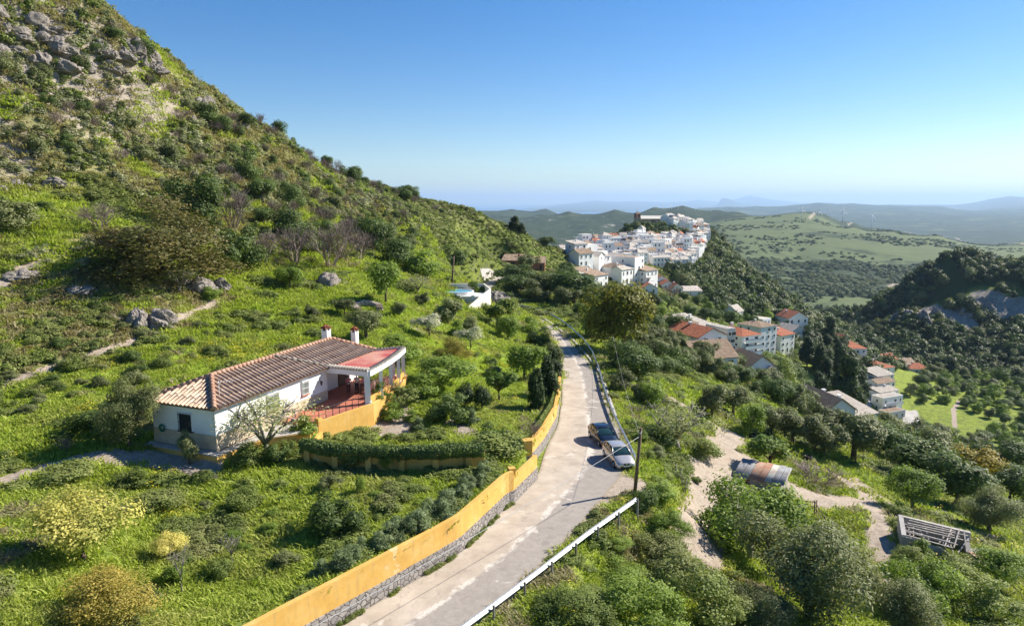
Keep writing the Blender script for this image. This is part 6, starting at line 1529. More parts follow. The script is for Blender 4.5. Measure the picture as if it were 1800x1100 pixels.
# ---------------------------------------------------------------- village buildings
def building(px, py, wpx, hpx, d=8.0, yaw=0, st=2, roof='gable', rm='roof_brown', wm='whitewash', label='', group=None, cols=None, balc=False, at=None, wh=None, name='village_house', side=True, drop=4.0, rk=.28, seed=0, chim=True):
    g = random.Random(seed or int(px * 7 + py * 13))
    if at is None:
        p = G(px, py); k = zc_of(p) / 1200; w = wpx * k; h = hpx * k
    else: p = at; w, h = wh
    c = p + Vector((math.sin(R(-yaw)) * 0, d / 2, 0))
    root = empty(name, c, R(yaw), label, 'house', group)
    if roof in ('gable', 'hip', 'mono'): hr = min(w, d) * rk if roof != 'mono' else d * .22
    else: hr = .0
    hw = max(2.4, h - hr * .8); x0, x1, y0, y1 = -w / 2, w / 2, -d / 2, d / 2
    m = MB()
    if roof == 'gable': 
        long_x = w >= d
        m.prism([(x0, y0), (x1, y0), (x1, y1), (x0, y1)], -drop, hw)
        if long_x: 
            for xx in (x0, x1 - .25): m.add([(xx, y0, hw), (xx, y1, hw), (xx, 0, hw + hr), (xx + .25, y0, hw), (xx + .25, y1, hw), (xx + .25, 0, hw + hr)], [(0, 2, 1), (3, 4, 5), (0, 3, 5, 2), (1, 2, 5, 4), (0, 1, 4, 3)])
        else:
            for yy in (y0, y1 - .25): m.add([(x0, yy, hw), (x1, yy, hw), (0, yy, hw + hr), (x0, yy + .25, hw), (x1, yy + .25, hw), (0, yy + .25, hw + hr)], [(0, 1, 2), (3, 5, 4), (0, 2, 5, 3), (1, 4, 5, 2), (0, 3, 4, 1)])
    else: m.prism([(x0, y0), (x1, y0), (x1, y1), (x0, y1)], -drop, hw + (.5 if roof == 'flat' else 0))
    m.build('wall', M[wm], root)
    o = .35; m = MB(); zt = hw + .03; tk = .16
    if roof == 'gable':
        if w >= d:
            q = hr * (1 + o / (d / 2)); 
            for s in (-1, 1): m.add([(x0 - o, s * (y1 + o), zt + hr - q), (x1 + o, s * (y1 + o), zt + hr - q), (x1 + o, 0, zt + hr), (x0 - o, 0, zt + hr), (x0 - o, s * (y1 + o), zt + hr - q + tk), (x1 + o, s * (y1 + o), zt + hr - q + tk), (x1 + o, 0, zt + hr + tk), (x0 - o, 0, zt + hr + tk)], [(0, 1, 2, 3), (4, 7, 6, 5), (0, 4, 5, 1), (2, 6, 7, 3), (0, 3, 7, 4), (1, 5, 6, 2)])
        else:
            q = hr * (1 + o / (w / 2))
            for s in (-1, 1): m.add([(s * (x1 + o), y0 - o, zt + hr - q), (s * (x1 + o), y1 + o, zt + hr - q), (0, y1 + o, zt + hr), (0, y0 - o, zt + hr), (s * (x1 + o), y0 - o, zt + hr - q + tk), (s * (x1 + o), y1 + o, zt + hr - q + tk), (0, y1 + o, zt + hr + tk), (0, y0 - o, zt + hr + tk)], [(0, 1, 2, 3), (4, 7, 6, 5), (0, 4, 5, 1), (2, 6, 7, 3), (0, 3, 7, 4), (1, 5, 6, 2)])
    elif roof == 'hip':
        k = min(w, d) / 2; r0, r1 = ((x0 + k, 0), (x1 - k, 0)) if w >= d else ((0, y0 + k), (0, y1 - k))
        if abs(w - d) < .1: r1 = (r0[0] + .05, r0[1])
        if w < d: order = [(3, 0, 4, 5)[:4], (0, 1, 4), (1, 2, 5, 4), (2, 3, 5)]
        else: order = [(0, 1, 5, 4), (1, 2, 5), (2, 3, 4, 5), (3, 0, 4)]
        m.add([(x0 - o, y0 - o, zt), (x1 + o, y0 - o, zt), (x1 + o, y1 + o, zt), (x0 - o, y1 + o, zt), (r0[0], r0[1], zt + hr), (r1[0], r1[1], zt + hr)], order + [(3, 2, 1, 0)])
    elif roof == 'mono':
        m.add([(x0 - o, y0 - o, zt), (x1 + o, y0 - o, zt), (x1 + o, y1 + o, zt + hr), (x0 - o, y1 + o, zt + hr), (x0 - o, y0 - o, zt + tk), (x1 + o, y0 - o, zt + tk), (x1 + o, y1 + o, zt + hr + tk), (x0 - o, y1 + o, zt + hr + tk)], [(3, 2, 1, 0), (4, 5, 6, 7), (0, 1, 5, 4), (1, 2, 6, 5), (2, 3, 7, 6), (3, 0, 4, 7)])
    else: m.prism([(x0 + .25, y0 + .25), (x1 - .25, y0 + .25), (x1 - .25, y1 - .25), (x0 + .25, y1 - .25)], hw + .1, hw + .505); 
    rf = m.build('roof', M[rm], root)
    if chim and roof != 'flat' and g.random() < .6:
        m = MB(); cx, cy = g.uniform(x0 * .5, x1 * .5), g.uniform(0, y1 * .6); m.box((cx, cy, hw + hr * .6 + .4), (.6, .6, 1.5)); m.box((cx, cy, hw + hr * .6 + 1.2), (.8, .8, .12)); m.build('chimney', M[wm], rf)
    n = cols or max(2, int(w / 2.8)); fh = hw / st
    def win(face, u, z, ww, hh, door=False):
        m = MB()
        if face == 'f': ctr = Vector((u, y0, z)); ax = (1, 0)
        elif face == 'r': ctr = Vector((x1, u, z)); ax = (0, 1)
        else: ctr = Vector((x0, u, z)); ax = (0, 1)
        out = {'f': Vector((0, -1, 0)), 'r': Vector((1, 0, 0)), 'l': Vector((-1, 0, 0))}[face]
        s = (ww, .06, hh) if face == 'f' else (.06, ww, hh)
        m.box(ctr + out * .0, s, m=0)
        for sg in (-1, 1):
            off = Vector((sg * (ww / 2 + .06), 0, 0)) if face == 'f' else Vector((0, sg * (ww / 2 + .06), 0)); m.box(ctr + off + out * .02, (.12, .16, hh + .2) if face == 'f' else (.16, .12, hh + .2), m=1)
        m.box(ctr + Vector((0, 0, -hh / 2 - .05)) + out * .05, (ww + .3, .2, .1) if face == 'f' else (.2, ww + .3, .1), m=1)
        m.build('door' if door else 'window', [M['window_dark'], M[wm]], root, recalc=False)
    for s in range(st):
        for i in range(n):
            if g.random() < .14: continue
            u = x0 + w * (i + .5) / n + g.uniform(-.2, .2); dr = s == 0 and i == n // 2
            win('f', u, fh * s + fh * .5 + (0 if not dr else -.25), g.choice((.8, 1.0, 1.3)), fh * (.7 if dr else .42), dr)
        if side:
            for fc in (('r', 'l') if c.x > 0 else ('r',)):
                if fc == 'r' and c.x > 150: continue
                for i in range(max(1, int(d / 4))):
                    if g.random() < .25: continue
                    win(fc, y0 + d * (i + .5) / max(1, int(d / 4)), fh * s + fh * .52, .8, fh * .38)
        if balc and s > 0:
            m = MB(); bw = w * (.45 if balc == 1 else .9); bx = x0 + bw / 2 + .2 if balc == 1 else 0
            m.box((bx, y0 - .55, fh * s - .06), (bw, 1.1, .16)); m.box((bx, y0 - 1.05, fh * s + .45), (bw, .1, .86)); b_ = m.build('balcony', M[wm], root)
            m = MB(); m.box((bx, y0 - 1.05, fh * s + .93), (bw + .04, .14, .06)); m.build('handrail', M['iron'], b_)
    PLANTED.append((c.x, c.y, max(w, d) * .42)); return root
B_ = building
BP = G
# white apartment blocks under the village
B_(1192, 588, 44, 24, 12, 43, 2, 'hip', 'roof_brown', label='low white house with a brown hipped roof behind the umbrella shaped tree', rk=.2)
B_(1225, 588, 36, 20, 10, 43, 2, 'mono', 'roof_pale', label='low white house with a pale tiled roof above the red roofed block')
B_(1232, 626, 62, 46, 12, 26, 3, 'gable', 'roof_red', label='white three storey block with red roof and balconies, leftmost of the row', balc=1, rk=.22, drop=8)
B_(1272, 632, 18, 52, 8, 26, 4, 'flat', 'roof_pale', 'grey_shaded_wash', label='narrow shaded tower wall between the two red roofed blocks', side=False, drop=8)  # white tower wall, its shade put into the grey wall colour
B_(1303, 634, 46, 52, 12, 28, 4, 'hip', 'roof_red', label='white four storey block with red hipped roof in the middle of the row', balc=2, rk=.2, drop=8)
B_(1337, 622, 44, 54, 12, 32, 4, 'hip', 'roof_brown', label='tallest white block with a brown roof at the right of the row', rk=.15, drop=8)
B_(1374, 620, 40, 38, 10, 34, 3, 'mono', 'roof_red', label='white block with small round windows and low red roof at the row end', drop=8)
B_(1398, 582, 38, 32, 12, 13, 2, 'gable', 'roof_red', label='white house with a red gabled roof standing highest behind the blocks', drop=6)
B_(1395, 600, 34, 26, 10, 28, 2, 'gable', 'roof_pale', 'grey_shaded_wash', label='shaded pale house right behind the end of the white blocks', drop=6)  # shade on this house is painted in as a grey wall colour
B_(1340, 572, 26, 10, 8, 38, 1, 'flat', 'roof_pale', label='low flat white house behind the tallest block')
B_(1293, 556, 26, 14, 7, 48, 1, 'gable', 'roof_pale', label='small white gabled ruin alone on the green slope', rk=.4)
B_(1250, 648, 80, 16, 10, 16, 1, 'gable', 'roof_brown', label='long low brown roofed house below the row of blocks', rk=.3)
B_(1330, 664, 60, 16, 10, 13, 1, 'gable', 'roof_brown', label='low brown roofed house among trees below the four storey block', rk=.35)
B_(1355, 676, 40, 14, 9, 13, 1, 'gable', 'roof_pale', label='low pale roofed house beside the low brown roofed one')
B_(1500, 634, 44, 30, 12, 2, 2, 'hip', 'roof_red', label='white villa with red roof and dark balconies among the pines', balc=2, rk=.25)
B_(1478, 606, 26, 16, 10, 28, 1, 'gable', 'roof_red', label='small house showing above the white villa', rk=.3)
# terraced street at the right
B_(1560, 640, 34, 14, 9, 24, 1, 'gable', 'roof_red', label='brown roofed house at the top end of the terraced street', rk=.3)
B_(1592, 648, 36, 14, 9, 14, 1, 'gable', 'roof_brown', label='low house in the middle of the tile roofed cluster by the crag', rk=.3)
B_(1618, 656, 36, 14, 9, -10, 1, 'hip', 'roof_red', label='red roofed cottage at the right end of the cluster by the crag', rk=.3)
B_(1550, 660, 42, 20, 12, 24, 2, 'hip', 'roof_red', label='broad house with tiled roof, uppermost of the terraced stack', rk=.2)
B_(1550, 676, 42, 22, 9, 24, 2, 'mono', 'roof_pale', label='second terraced house from the top of the stack')
B_(1552, 692, 44, 24, 7, 24, 2, 'gable', 'roof_brown', label='third terraced house of the stack with a small gable', rk=.2)
B_(1558, 706, 48, 22, 6, 24, 2, 'mono', 'roof_pale', label='fourth terraced house of the stack with dark windows', cols=4)
B_(1564, 722, 50, 24, 6, 24, 2, 'flat', 'roof_pale', label='fifth terraced house of the stack with a flat terrace', cols=4, balc=2)
B_(1572, 738, 44, 14, 5, 24, 1, 'flat', 'roof_brown', 'grey_shaded_wash', label='low annex at the bottom of the terraced stack', cols=3)
B_(1466, 742, 60, 20, 11, 13, 1, 'gable', 'roof_brown', label='low brown roofed farmhouse at the foot of the pine wood', rk=.35)
B_(1508, 750, 50, 12, 10, 24, 1, 'mono', 'roof_pale', label='long low outbuilding beside the low brown roofed farmhouse')
# front of the hill village
B_(1038, 506, 44, 30, 12, 50, 2, 'mono', 'roof_brown', label='white house with a flat brown roof standing nearest the mountain spur', drop=6)
B_(1078, 482, 34, 34, 12, 58, 3, 'gable', 'roof_pale', label='tall pale house just right of the village car park', drop=6)
B_(1106, 500, 34, 46, 12, 52, 4, 'flat', 'roof_brown', label='tall white block with an orange roof at the front of the village', drop=8)
B_(1130, 508, 38, 40, 12, 46, 3, 'mono', 'roof_brown', label='white block with a projecting dark balcony at the front of the village', balc=1, drop=8)
B_(1142, 516, 28, 16, 8, 0, 1, 'gable', 'roof_red', label='small red roofed cottage in front of the tall white blocks')
B_(1160, 500, 26, 12, 8, 10, 1, 'gable', 'roof_red', label='first small cottage stepping down right of the tall white blocks')
B_(1172, 508, 22, 12, 8, 10, 1, 'gable', 'roof_red', label='second small cottage stepping down the slope')
B_(1189, 516, 20, 16, 8, 5, 1, 'gable', 'roof_red', label='third small cottage with a red gable on the slope', rk=.35)
B_(1217, 520, 32, 13, 8, 5, 1, 'mono', 'roof_pale', label='last white cottage, lowest and rightmost on the slope')
B_(1120, 425, 20, 14, 10, 48, 2, 'hip', 'roof_pale', label='white house alone amid the dark trees of the village knoll', drop=6)
B_(905, 470, 40, 8, 8, -8, 1, 'mono', 'roof_brown', 'brick_red', label='low brick building with a brown roof behind the white lane', name='outbuilding')
B_(945, 474, 28, 8, 8, -5, 1, 'mono', 'roof_brown', 'brick_red', label='red brick shed behind the round olive tree of the lane', name='outbuilding')

# packed houses of the hill village: ten kinds, copied
def copy_tree(o, parent=None):
    c = o.copy(); COL.objects.link(c); c.parent = parent
    for ch in kids.get(o.name, ()): copy_tree(ch, c)
    return c
V_POLY = VILLAGE
protos = []
spec = [(9, 7, 6, 2, 'gable', 'roof_brown'), (10, 8, 5, 2, 'gable', 'roof_pale'), (8, 8.5, 6, 3, 'mono', 'roof_pale'), (11, 7, 6, 2, 'hip', 'roof_brown'), (7, 8, 6, 3, 'gable', 'roof_pale'), (10, 9.5, 6, 3, 'flat', 'cream_wash'), (8, 6.5, 6, 2, 'gable', 'roof_red'), (12, 7, 6, 2, 'flat', 'cream_wash'), (9, 9, 7, 3, 'hip', 'roof_pale'), (7, 6, 6, 2, 'flat', 'cream_wash')]
GRP = 'white houses packed on the village hill'
def vlabel(i, r): return {'cream_wash': 'white flat roofed village house packed into the village hill', 'roof_brown': 'white village house with a brown tiled roof packed into the village hill', 'roof_pale': 'white village house with a pale roof packed into the village hill', 'roof_red': 'white village house with a red tiled roof packed into the village hill'}[r]
spots = []
for k, poly in enumerate(V_POLY):
    wp = poly; a = np.array(wp); lo = a.min(0); hi = a.max(0); n = (128, 96, 60, 9)[k]; c = 0; t = 0; gapm = (4.9, 4.9, 4.9, 6)[k]
    while c < n and t < 12000:
        t += 1; x_ = random.uniform(lo[0], hi[0]); y_ = random.uniform(lo[1], hi[1])
        if not in_poly(np.array([x_]), np.array([y_]), wp)[0]: continue
        if any((x_ - q[0]) ** 2 + (y_ - q[1]) ** 2 < gapm ** 2 for q in spots): continue
        if any((x_ - q[0]) ** 2 + (y_ - q[1]) ** 2 < (q[2] + 4) ** 2 for q in PLANTED if q[1] > 250): continue
        spots.append((x_, y_)); c += 1
print('village houses', len(spots))
spots.sort(key=lambda s: s[1])
for i, (x_, y_) in enumerate(spots):
    j = i % 10; z_ = h1(x_, y_) - .4; yaw = 34 + 15 * math.sin(x_ * .03 + y_ * .02) + random.uniform(-16, 16) + (90 if random.random() < .2 else 0)
    if i < 10:
        w_, h_, d_, st, rf, rm = spec[j]
        o = building(0, 0, 0, 0, d_, 0, st, rf, rm, label=vlabel(i, rm), group=GRP, at=Vector((x_, y_ - d_ / 2, z_)), wh=(w_, h_), seed=i + 1, side=i % 2 == 0, drop=5)
        protos.append(o); 
        if i == 9:
            kids = {}
            for ob in bpy.data.objects:
                if ob.parent: kids.setdefault(ob.parent.name, []).append(ob)
    else:
        o = copy_tree(protos[j]); o.location = (x_, y_, z_)
        s = random.uniform(.56, .80); o.scale = (s, s, random.uniform(.72, 1.05))
    o.rotation_euler = (0, 0, R(yaw)); PLANTED.append((x_, y_, 4))

# church and castle ruin on top
def church():
    p = Vector((119, 578, h1(119, 578))); k = zc_of(p) / 1200; w_ = 48 * k; root = empty('church', p + Vector((0, 6, 0)), R(-6), 'long ochre stone church with pale roof crowning the village hill', 'church')
    h_ = 9 * k; m = MB(); m.prism([(-w_ / 2, -5), (w_ / 2, -5), (w_ / 2, 5), (-w_ / 2, 5)], -6, h_); 
    for s in (-1, 1):
        xx = s * w_ / 2 - (.4 if s > 0 else 0); m.add([(xx, -5, h_), (xx, 5, h_), (xx, 0, h_ + 2.2), (xx + .4, -5, h_), (xx + .4, 5, h_), (xx + .4, 0, h_ + 2.2)], [(0, 2, 1), (3, 4, 5), (0, 3, 5, 2), (1, 2, 5, 4)])
    m.build('wall', M['castle_stone'], root)
    m = MB()
    for s in (-1, 1): m.add([(-w_ / 2 - .3, s * 5.5, h_ - .15), (w_ / 2 + .3, s * 5.5, h_ - .15), (w_ / 2 + .3, 0, h_ + 2.3), (-w_ / 2 - .3, 0, h_ + 2.3), (-w_ / 2 - .3, s * 5.5, h_ + .05), (w_ / 2 + .3, s * 5.5, h_ + .05), (w_ / 2 + .3, 0, h_ + 2.5), (-w_ / 2 - .3, 0, h_ + 2.5)], [(0, 1, 2, 3), (4, 5, 6, 7), (0, 1, 5, 4), (0, 3, 7, 4), (1, 2, 6, 5), (3, 2, 6, 7)])
    m.build('roof', M['cream_wash'], root)
    for i in range(5): m = MB(); m.box((-w_ / 2 + w_ * (i + .5) / 5, -5.0, h_ * .5), (.9, .1, 2.2)); m.build('window', M['window_dark'], root)
    for i in range(4): m = MB(); m.box((-w_ / 2 + w_ * (i + 1) / 5, -5.5, h_ * .4 - 2), (1, 1.2, h_ * .9 + 4)); m.build('buttress', M['castle_stone'], root)
    m = MB(); m.prism([(w_ * .12, -10), (w_ * .5, -10), (w_ * .5, -5.1), (w_ * .12, -5.1)], -6, h_ * .55); m.build('side_chapel', M['cream_wash'], root)
    t = Vector((104, 568, h1(104, 568))); tr = empty('bell_tower', t + Vector((0, 4, 0)), R(10), 'square reddish brown stone tower left of the church', 'tower'); m = MB()
    hh = 19 * k; a = 2.2
    m.box((0, 0, hh * .35 - 3), (2 * a, 2 * a, hh * .7 + 6)); m.box((0, 0, hh * .72), (2.2 * a, 2.2 * a, .5)); m.build('shaft', M['castle_stone'], tr)
    m = MB()
    for sx in (-1, 1):
        for sy in (-1, 1): m.box((sx * a * .7, sy * a * .7, hh * .72 + 1.6), (a * .5, a * .5, 3.0))
    m.box((0, 0, hh * .72 + 3.2), (2 * a, 2 * a, .5)); m.build('belfry', M['brick_red'], tr)
    m = MB(); m.add([(-a, -a, hh * .72 + 3.45), (a, -a, hh * .72 + 3.45), (a, a, hh * .72 + 3.45), (-a, a, hh * .72 + 3.45), (0, 0, hh * .72 + 5.6)], [(0, 1, 4), (1, 2, 4), (2, 3, 4), (3, 0, 4), (3, 2, 1, 0)]); m.build('spire', M['roof_brown'], tr)
    c = empty('castle_wall', Vector((108.5, 573, h1(108.5, 573))), 0, 'ruined stone curtain wall between tower and church', 'wall'); m = MB()
    xs = [-5, -3, -1.5, 0, 2, 4, 6]; m.prism([(x_, 0) for x_ in xs] + [(x_, 1.2) for x_ in reversed(xs)], -6, [4, 5, 3.5, 4.4, 3.8, 5, 4.6] + [4.6, 5, 3.8, 4.4, 3.5, 5, 4]); m.build('wall', M['castle_stone'], c)
church()
for i, (px, py, s) in enumerate(((1200, 391, 7), (1211, 394, 9), (1226, 394, 10), (1223, 398, 8), (1235, 397, 9), (1247, 393, 7), (1193, 388, 6))):
    p = P(px, py, 596 + i * 3); p.z = h1(p.x, p.y); plant_at('cypress', p, s * .35, s, 'slim dark cypress among the white cemetery walls on the hilltop', 'cypresses on the hilltop')
for i, (px, py) in enumerate(((1190, 388), (1207, 390), (1222, 390), (1238, 392), (1248, 398))):
    p = P(px, py, 604 + i); p.z = h1(p.x, p.y); w_ = empty('cemetery_wall', p, R(5 * i), 'white cemetery wall block on the hilltop', 'wall', 'white cemetery walls on the hilltop'); m = MB(); m.box((0, 0, 1.2), (9, 1.6, 3.4)); m.build('niches', M['whitewash'], w_); m = MB(); m.box((0, 0, 3.0), (9.4, 2, .25)); m.build('coping', M['whitewash'], w_)

# village car park with cars, street and parking area
def sheet(name, pxs, mat, dz=.05, n=14):
    """a paved area laid over the ground as a sheet that follows it"""
    poly = region(pxs); a = np.array(poly); lo = a.min(0); hi = a.max(0); step = max((hi - lo).max() / 70, .3)
    gx = np.arange(lo[0], hi[0] + step, step); gy = np.arange(lo[1], hi[1] + step, step); X, Y = np.meshgrid(gx, gy, indexing='ij'); Z = H(X.ravel(), Y.ravel()).reshape(X.shape)
    V = np.stack([X.ravel(), Y.ravel(), Z.ravel() + dz], 1); i = np.arange(X.size).reshape(X.shape)
    cx = (X[:-1, :-1] + X[1:, 1:]) / 2; cy = (Y[:-1, :-1] + Y[1:, 1:]) / 2; k = in_poly(cx.ravel(), cy.ravel(), poly)
    Q = np.stack([i[:-1, :-1].ravel(), i[1:, :-1].ravel(), i[1:, 1:].ravel(), i[:-1, 1:].ravel()], 1)[k]
    me = np_mesh(name, V, Q, [mat]); tag(link(name, me), kind='structure')
def ribbon(name, pxs, wd, mat, dz=.25):
    a = resample([tuple(G(*p)) for p in pxs], 40); a = smooth(a, 3); V = []
    for i in range(40):
        d = a[min(39, i + 1)] - a[max(0, i - 1)]; n = np.array([-d[1], d[0]]); n /= np.hypot(*n) + 1e-9
        for s in (-.5, -.17, .17, .5):
            x_, y_ = a[i][0] + n[0] * wd * s, a[i][1] + n[1] * wd * s; V.append((x_, y_, h1(x_, y_) + dz))
    Q = [(i * 4 + k, i * 4 + k + 1, (i + 1) * 4 + k + 1, (i + 1) * 4 + k) for i in range(39) for k in range(3)]
    tag(link(name, np_mesh(name, np.array(V), np.array(Q), [mat])), kind='structure')
sheet('village_car_park', [(1012, 474), (1050, 466), (1058, 474), (1040, 482), (1008, 484)], M['concrete'], .15)
ribbon('village_road', [(1500, 720), (1512, 702), (1522, 680), (1524, 655)], 9, M['concrete'], .3)
sheet('parking_area', [(1590, 722), (1612, 722), (1618, 740), (1606, 752), (1570, 752), (1560, 744), (1586, 738)], M['concrete'], .25)
ribbon('lane', [(850, 494), (870, 488), (895, 484), (908, 480), (895, 474)], 2.4, M['concrete'], .12)
ribbon('lane', [(1786, 812), (1792, 800), (1802, 790)], 4, M['concrete'], .3)
def carcopy(src, px, py, rz, label, dz=.3):
    o = copy_car(src); p = G(px, py); o.location = (p.x, p.y, h1(p.x, p.y) + dz); o.rotation_euler = (0, 0, R(rz)); o['label'] = label; o['group'] = 'cars parked in the village'
kc = {}
for ob in bpy.data.objects:
    if ob.parent: kc.setdefault(ob.parent.name, []).append(ob)
def copy_car(o, parent=None):
    c = o.copy(); COL.objects.link(c); c.parent = parent
    for ch in kc.get(o.name, ()): copy_car(ch, c)
    return c
cs_, cb_ = bpy.data.objects['parked_car'], bpy.data.objects['parked_car.001']
carcopy(cb_, 1520, 706, 25, 'small dark car driving up the terraced village street'); carcopy(cs_, 1527, 668, 5, 'pale car parked at the top of the terraced street')
for i, (px, py) in enumerate(((1030, 470), (1036, 469), (1042, 470), (1048, 471))): carcopy((cs_, cb_)[i % 2], px, py, 30, ('silver', 'black')[i % 2] + ' car in the row parked at the village car park', .2)

# white walled swimming pool garden
def pool():
    c = G(803, 522); zf = c.z + .9; root = empty('swimming_pool', Vector((c.x, c.y, zf)), 0, 'raised oval swimming pool with blue water inside a white walled terrace', 'pool')
    k = zc_of(c) / 1200; rx, ry = 30 * k, 24 * k
    n = 36; ring = lambda a, b, z: [(math.cos(t) * a, math.sin(t) * b, z) for t in [2 * math.pi * i / n for i in range(n)]]
    m = MB(); m.loft([ring(rx, ry, -2.5), ring(rx, ry, .35), ring(rx - .25, ry - .25, .35), ring(rx - .25, ry - .25, .1)], cap=False, smooth=False); m.build('basin', M['whitewash'], root)
    m = MB(); m.add(ring(rx - .26, ry - .26, .28), [list(range(n))]); m.build('water', M['pool_water'], root)
    t = empty('pool_wall', Vector((c.x, c.y, zf)), 0, 'white wall round the pool terrace ending in a curved pale ramp wall', 'wall')
    m = MB(); pts = [(-5.6, -2.5), (-5.0, 4.0), (5.2, 4.4), (6.6, 1.5), (4.6, -3.4), (2.8, -7.2)]; hs_ = [.35, 1.3, 1.3, .6, -.5, -1.7]
    for i in range(5):
        a, b = Vector((*pts[i], 0)), Vector((*pts[i + 1], 0)); d = (b - a).normalized(); q = Vector((-d.y, d.x, 0)) * .14; m.prism([a - q, b - q, b + q, a + q], -2.6, [hs_[i], hs_[i + 1], hs_[i + 1], hs_[i]])
    m.build('wall', M['cream_wash'], t); m = MB(); m.prism([(-5.5, -2.4), (2.6, -3.2), (4.5, -3.3), (6.5, 1.5), (5.1, 4.3), (-4.9, 3.9)], -2.4, -.35); m.build('paving', M['cream_wash'], t)
    for i, (x_, y_) in enumerate(((-2.2, -2.9), (.6, -3.1), (3.4, -3.2))):
        m = MB(); m.box((x_, y_, -.6), (.7, .5, 1.0)); m.build('pier', M['whitewash'], t)
pool()
def rock(px, py, wpx, hpx, label, group=None, seed=1, sink=0):
    p = G(px, py); k = zc_of(p) / 1200; w_, h_ = wpx * k, hpx * k
    bm = bmesh.new(); bmesh.ops.create_icosphere(bm, subdivisions=4, radius=1)
    co = np.array([v.co[:] for v in bm.verts]); a = co[:, 0] * 1.3 + seed * 3.1; b = co[:, 1] * 1.3 + co[:, 2] * 1.7
    f = 1 + .45 * fbm(a, b, .7, 3, seed) + .16 * np.abs(fbm(a * 1.3, b * 2.1 + co[:, 2], .22, 3, seed + 9))
    for v, s in zip(bm.verts, f):
        v.co = v.co * float(s); q = .22; v.co.z = v.co.z if v.co.z > 0 else v.co.z * .4
    me = bpy.data.meshes.new('boulder'); bm.to_mesh(me); bm.free(); me.materials.append(M['rock'])
    for pl in me.polygons: pl.use_smooth = (seed % 3 == 0)
    o = link('boulder', me); o.location = p + Vector((0, w_ * (.2 if not sink else .42), -sink * h_)); o.scale = (w_ / 2, w_ / 2 * .8, h_ * .8); o.rotation_euler = (0, 0, seed * 1.7); tag(o, label, 'rock', group)
rock(347, 512, 56, 26, 'grey boulder at the right foot of the huge russet shrub', seed=2); rock(238, 574, 42, 34, 'pale jagged boulder above the stony path, left of a pair', seed=5); rock(275, 572, 54, 30, 'long pale boulder above the stony path, right of a pair', seed=7)
rock(385, 508, 34, 22, 'low rock right of the grey boulder by the russet shrub', seed=11); rock(92, 326, 38, 16, 'dark flat boulder on the bright grass at the left', seed=4); rock(52, 331, 18, 10, 'small rock left of the dark flat boulder', seed=8); rock(22, 325, 30, 12, 'rock at the far left of the bright grass', seed=9); rock(5, 335, 14, 10, 'smallest rock at the left edge', seed=10)
rock(575, 502, 46, 26, 'orange stained rock in the earth bank below the thicket', seed=12); rock(870, 536, 46, 26, 'brown rounded rock beside the pool ramp', seed=13); rock(135, 515, 60, 14, 'rocky ledge at the left under the russet shrub', seed=16); rock(30, 490, 50, 16, 'stony outcrop at the left edge above the path', seed=17)
RG = 'limestone outcrops on the mountain'
for i in range(34):
    t = random.random(); px = random.uniform(-20, 270); py = random.uniform(-5, 95) * (.4 + .6 * (1 - px / 300)) + px * .36 * .9
    if py > 130: continue
    rock(px, py + 16, random.uniform(20, 56), random.uniform(12, 32), 'grey limestone outcrop on the craggy top of the mountain', RG, seed=20 + i)
for i, (px, py, a, b) in enumerate(((462, 205, 36, 26), (440, 190, 30, 22), (470, 218, 22, 22), (455, 178, 26, 16), (350, 190, 34, 20), (362, 182, 26, 16), (335, 215, 22, 14), (428, 225, 20, 14))):
    rock(px, py, a, b, 'pale rock outcrop just below the skyline right of the mountain top', 'rocks below the skyline', seed=90 + i)

for i, (px, py, a, b) in enumerate(((1600, 566, 44, 34), (1630, 572, 40, 46), (1655, 566, 36, 38), (1705, 556, 40, 26), (1742, 548, 44, 34), (1350, 520, 26, 26), (1338, 528, 22, 20), (1362, 530, 20, 18))):
    rock(px, py, a, b, 'pale cliff face breaking through the woods of the %s' % ('dark crag' if i < 5 else 'village cliff'), 'cliff faces on the %s' % ('dark crag' if i < 5 else 'village cliff'), seed=120 + i, sink=.3)

# ring of logs
def logs():
    c = G(645, 545); root = empty('log_ring', c, 0, 'oval ring of stacked dark firewood logs on the grass', 'wood pile'); k = zc_of(c) / 1200; g = random.Random(5)
    m = MB()
    for j in range(90):
        a = j / 130 * 6.28; rx, ry = 22 * k, 26 * k
        for lv in range(3):
            x_, y_ = math.cos(a) * rx + g.uniform(-.12, .12), math.sin(a) * ry + g.uniform(-.12, .12); d = Vector((math.cos(a + g.uniform(-.3, .3)), math.sin(a + g.uniform(-.3, .3)), 0)) * g.uniform(.3, .45); z_ = .12 + lv * .22
            gz = h1(c.x + x_, c.y + y_) - c.z; q = Vector((x_, y_, z_ + gz)); r_ = g.uniform(.10, .17); m.tube([q - d, q + d], [r_, r_ * .9], 6, m=g.choice((0, 0, 1)), cap=False); m.tube([q - d * 1.001, q - d * 1.03], [r_, r_], 6, m=1); m.tube([q + d * 1.001, q + d * 1.03], [r_ * .9, r_ * .9], 6, m=1)
    m.build('logs', [M['bark'], M['wood_grey']], root)
logs()

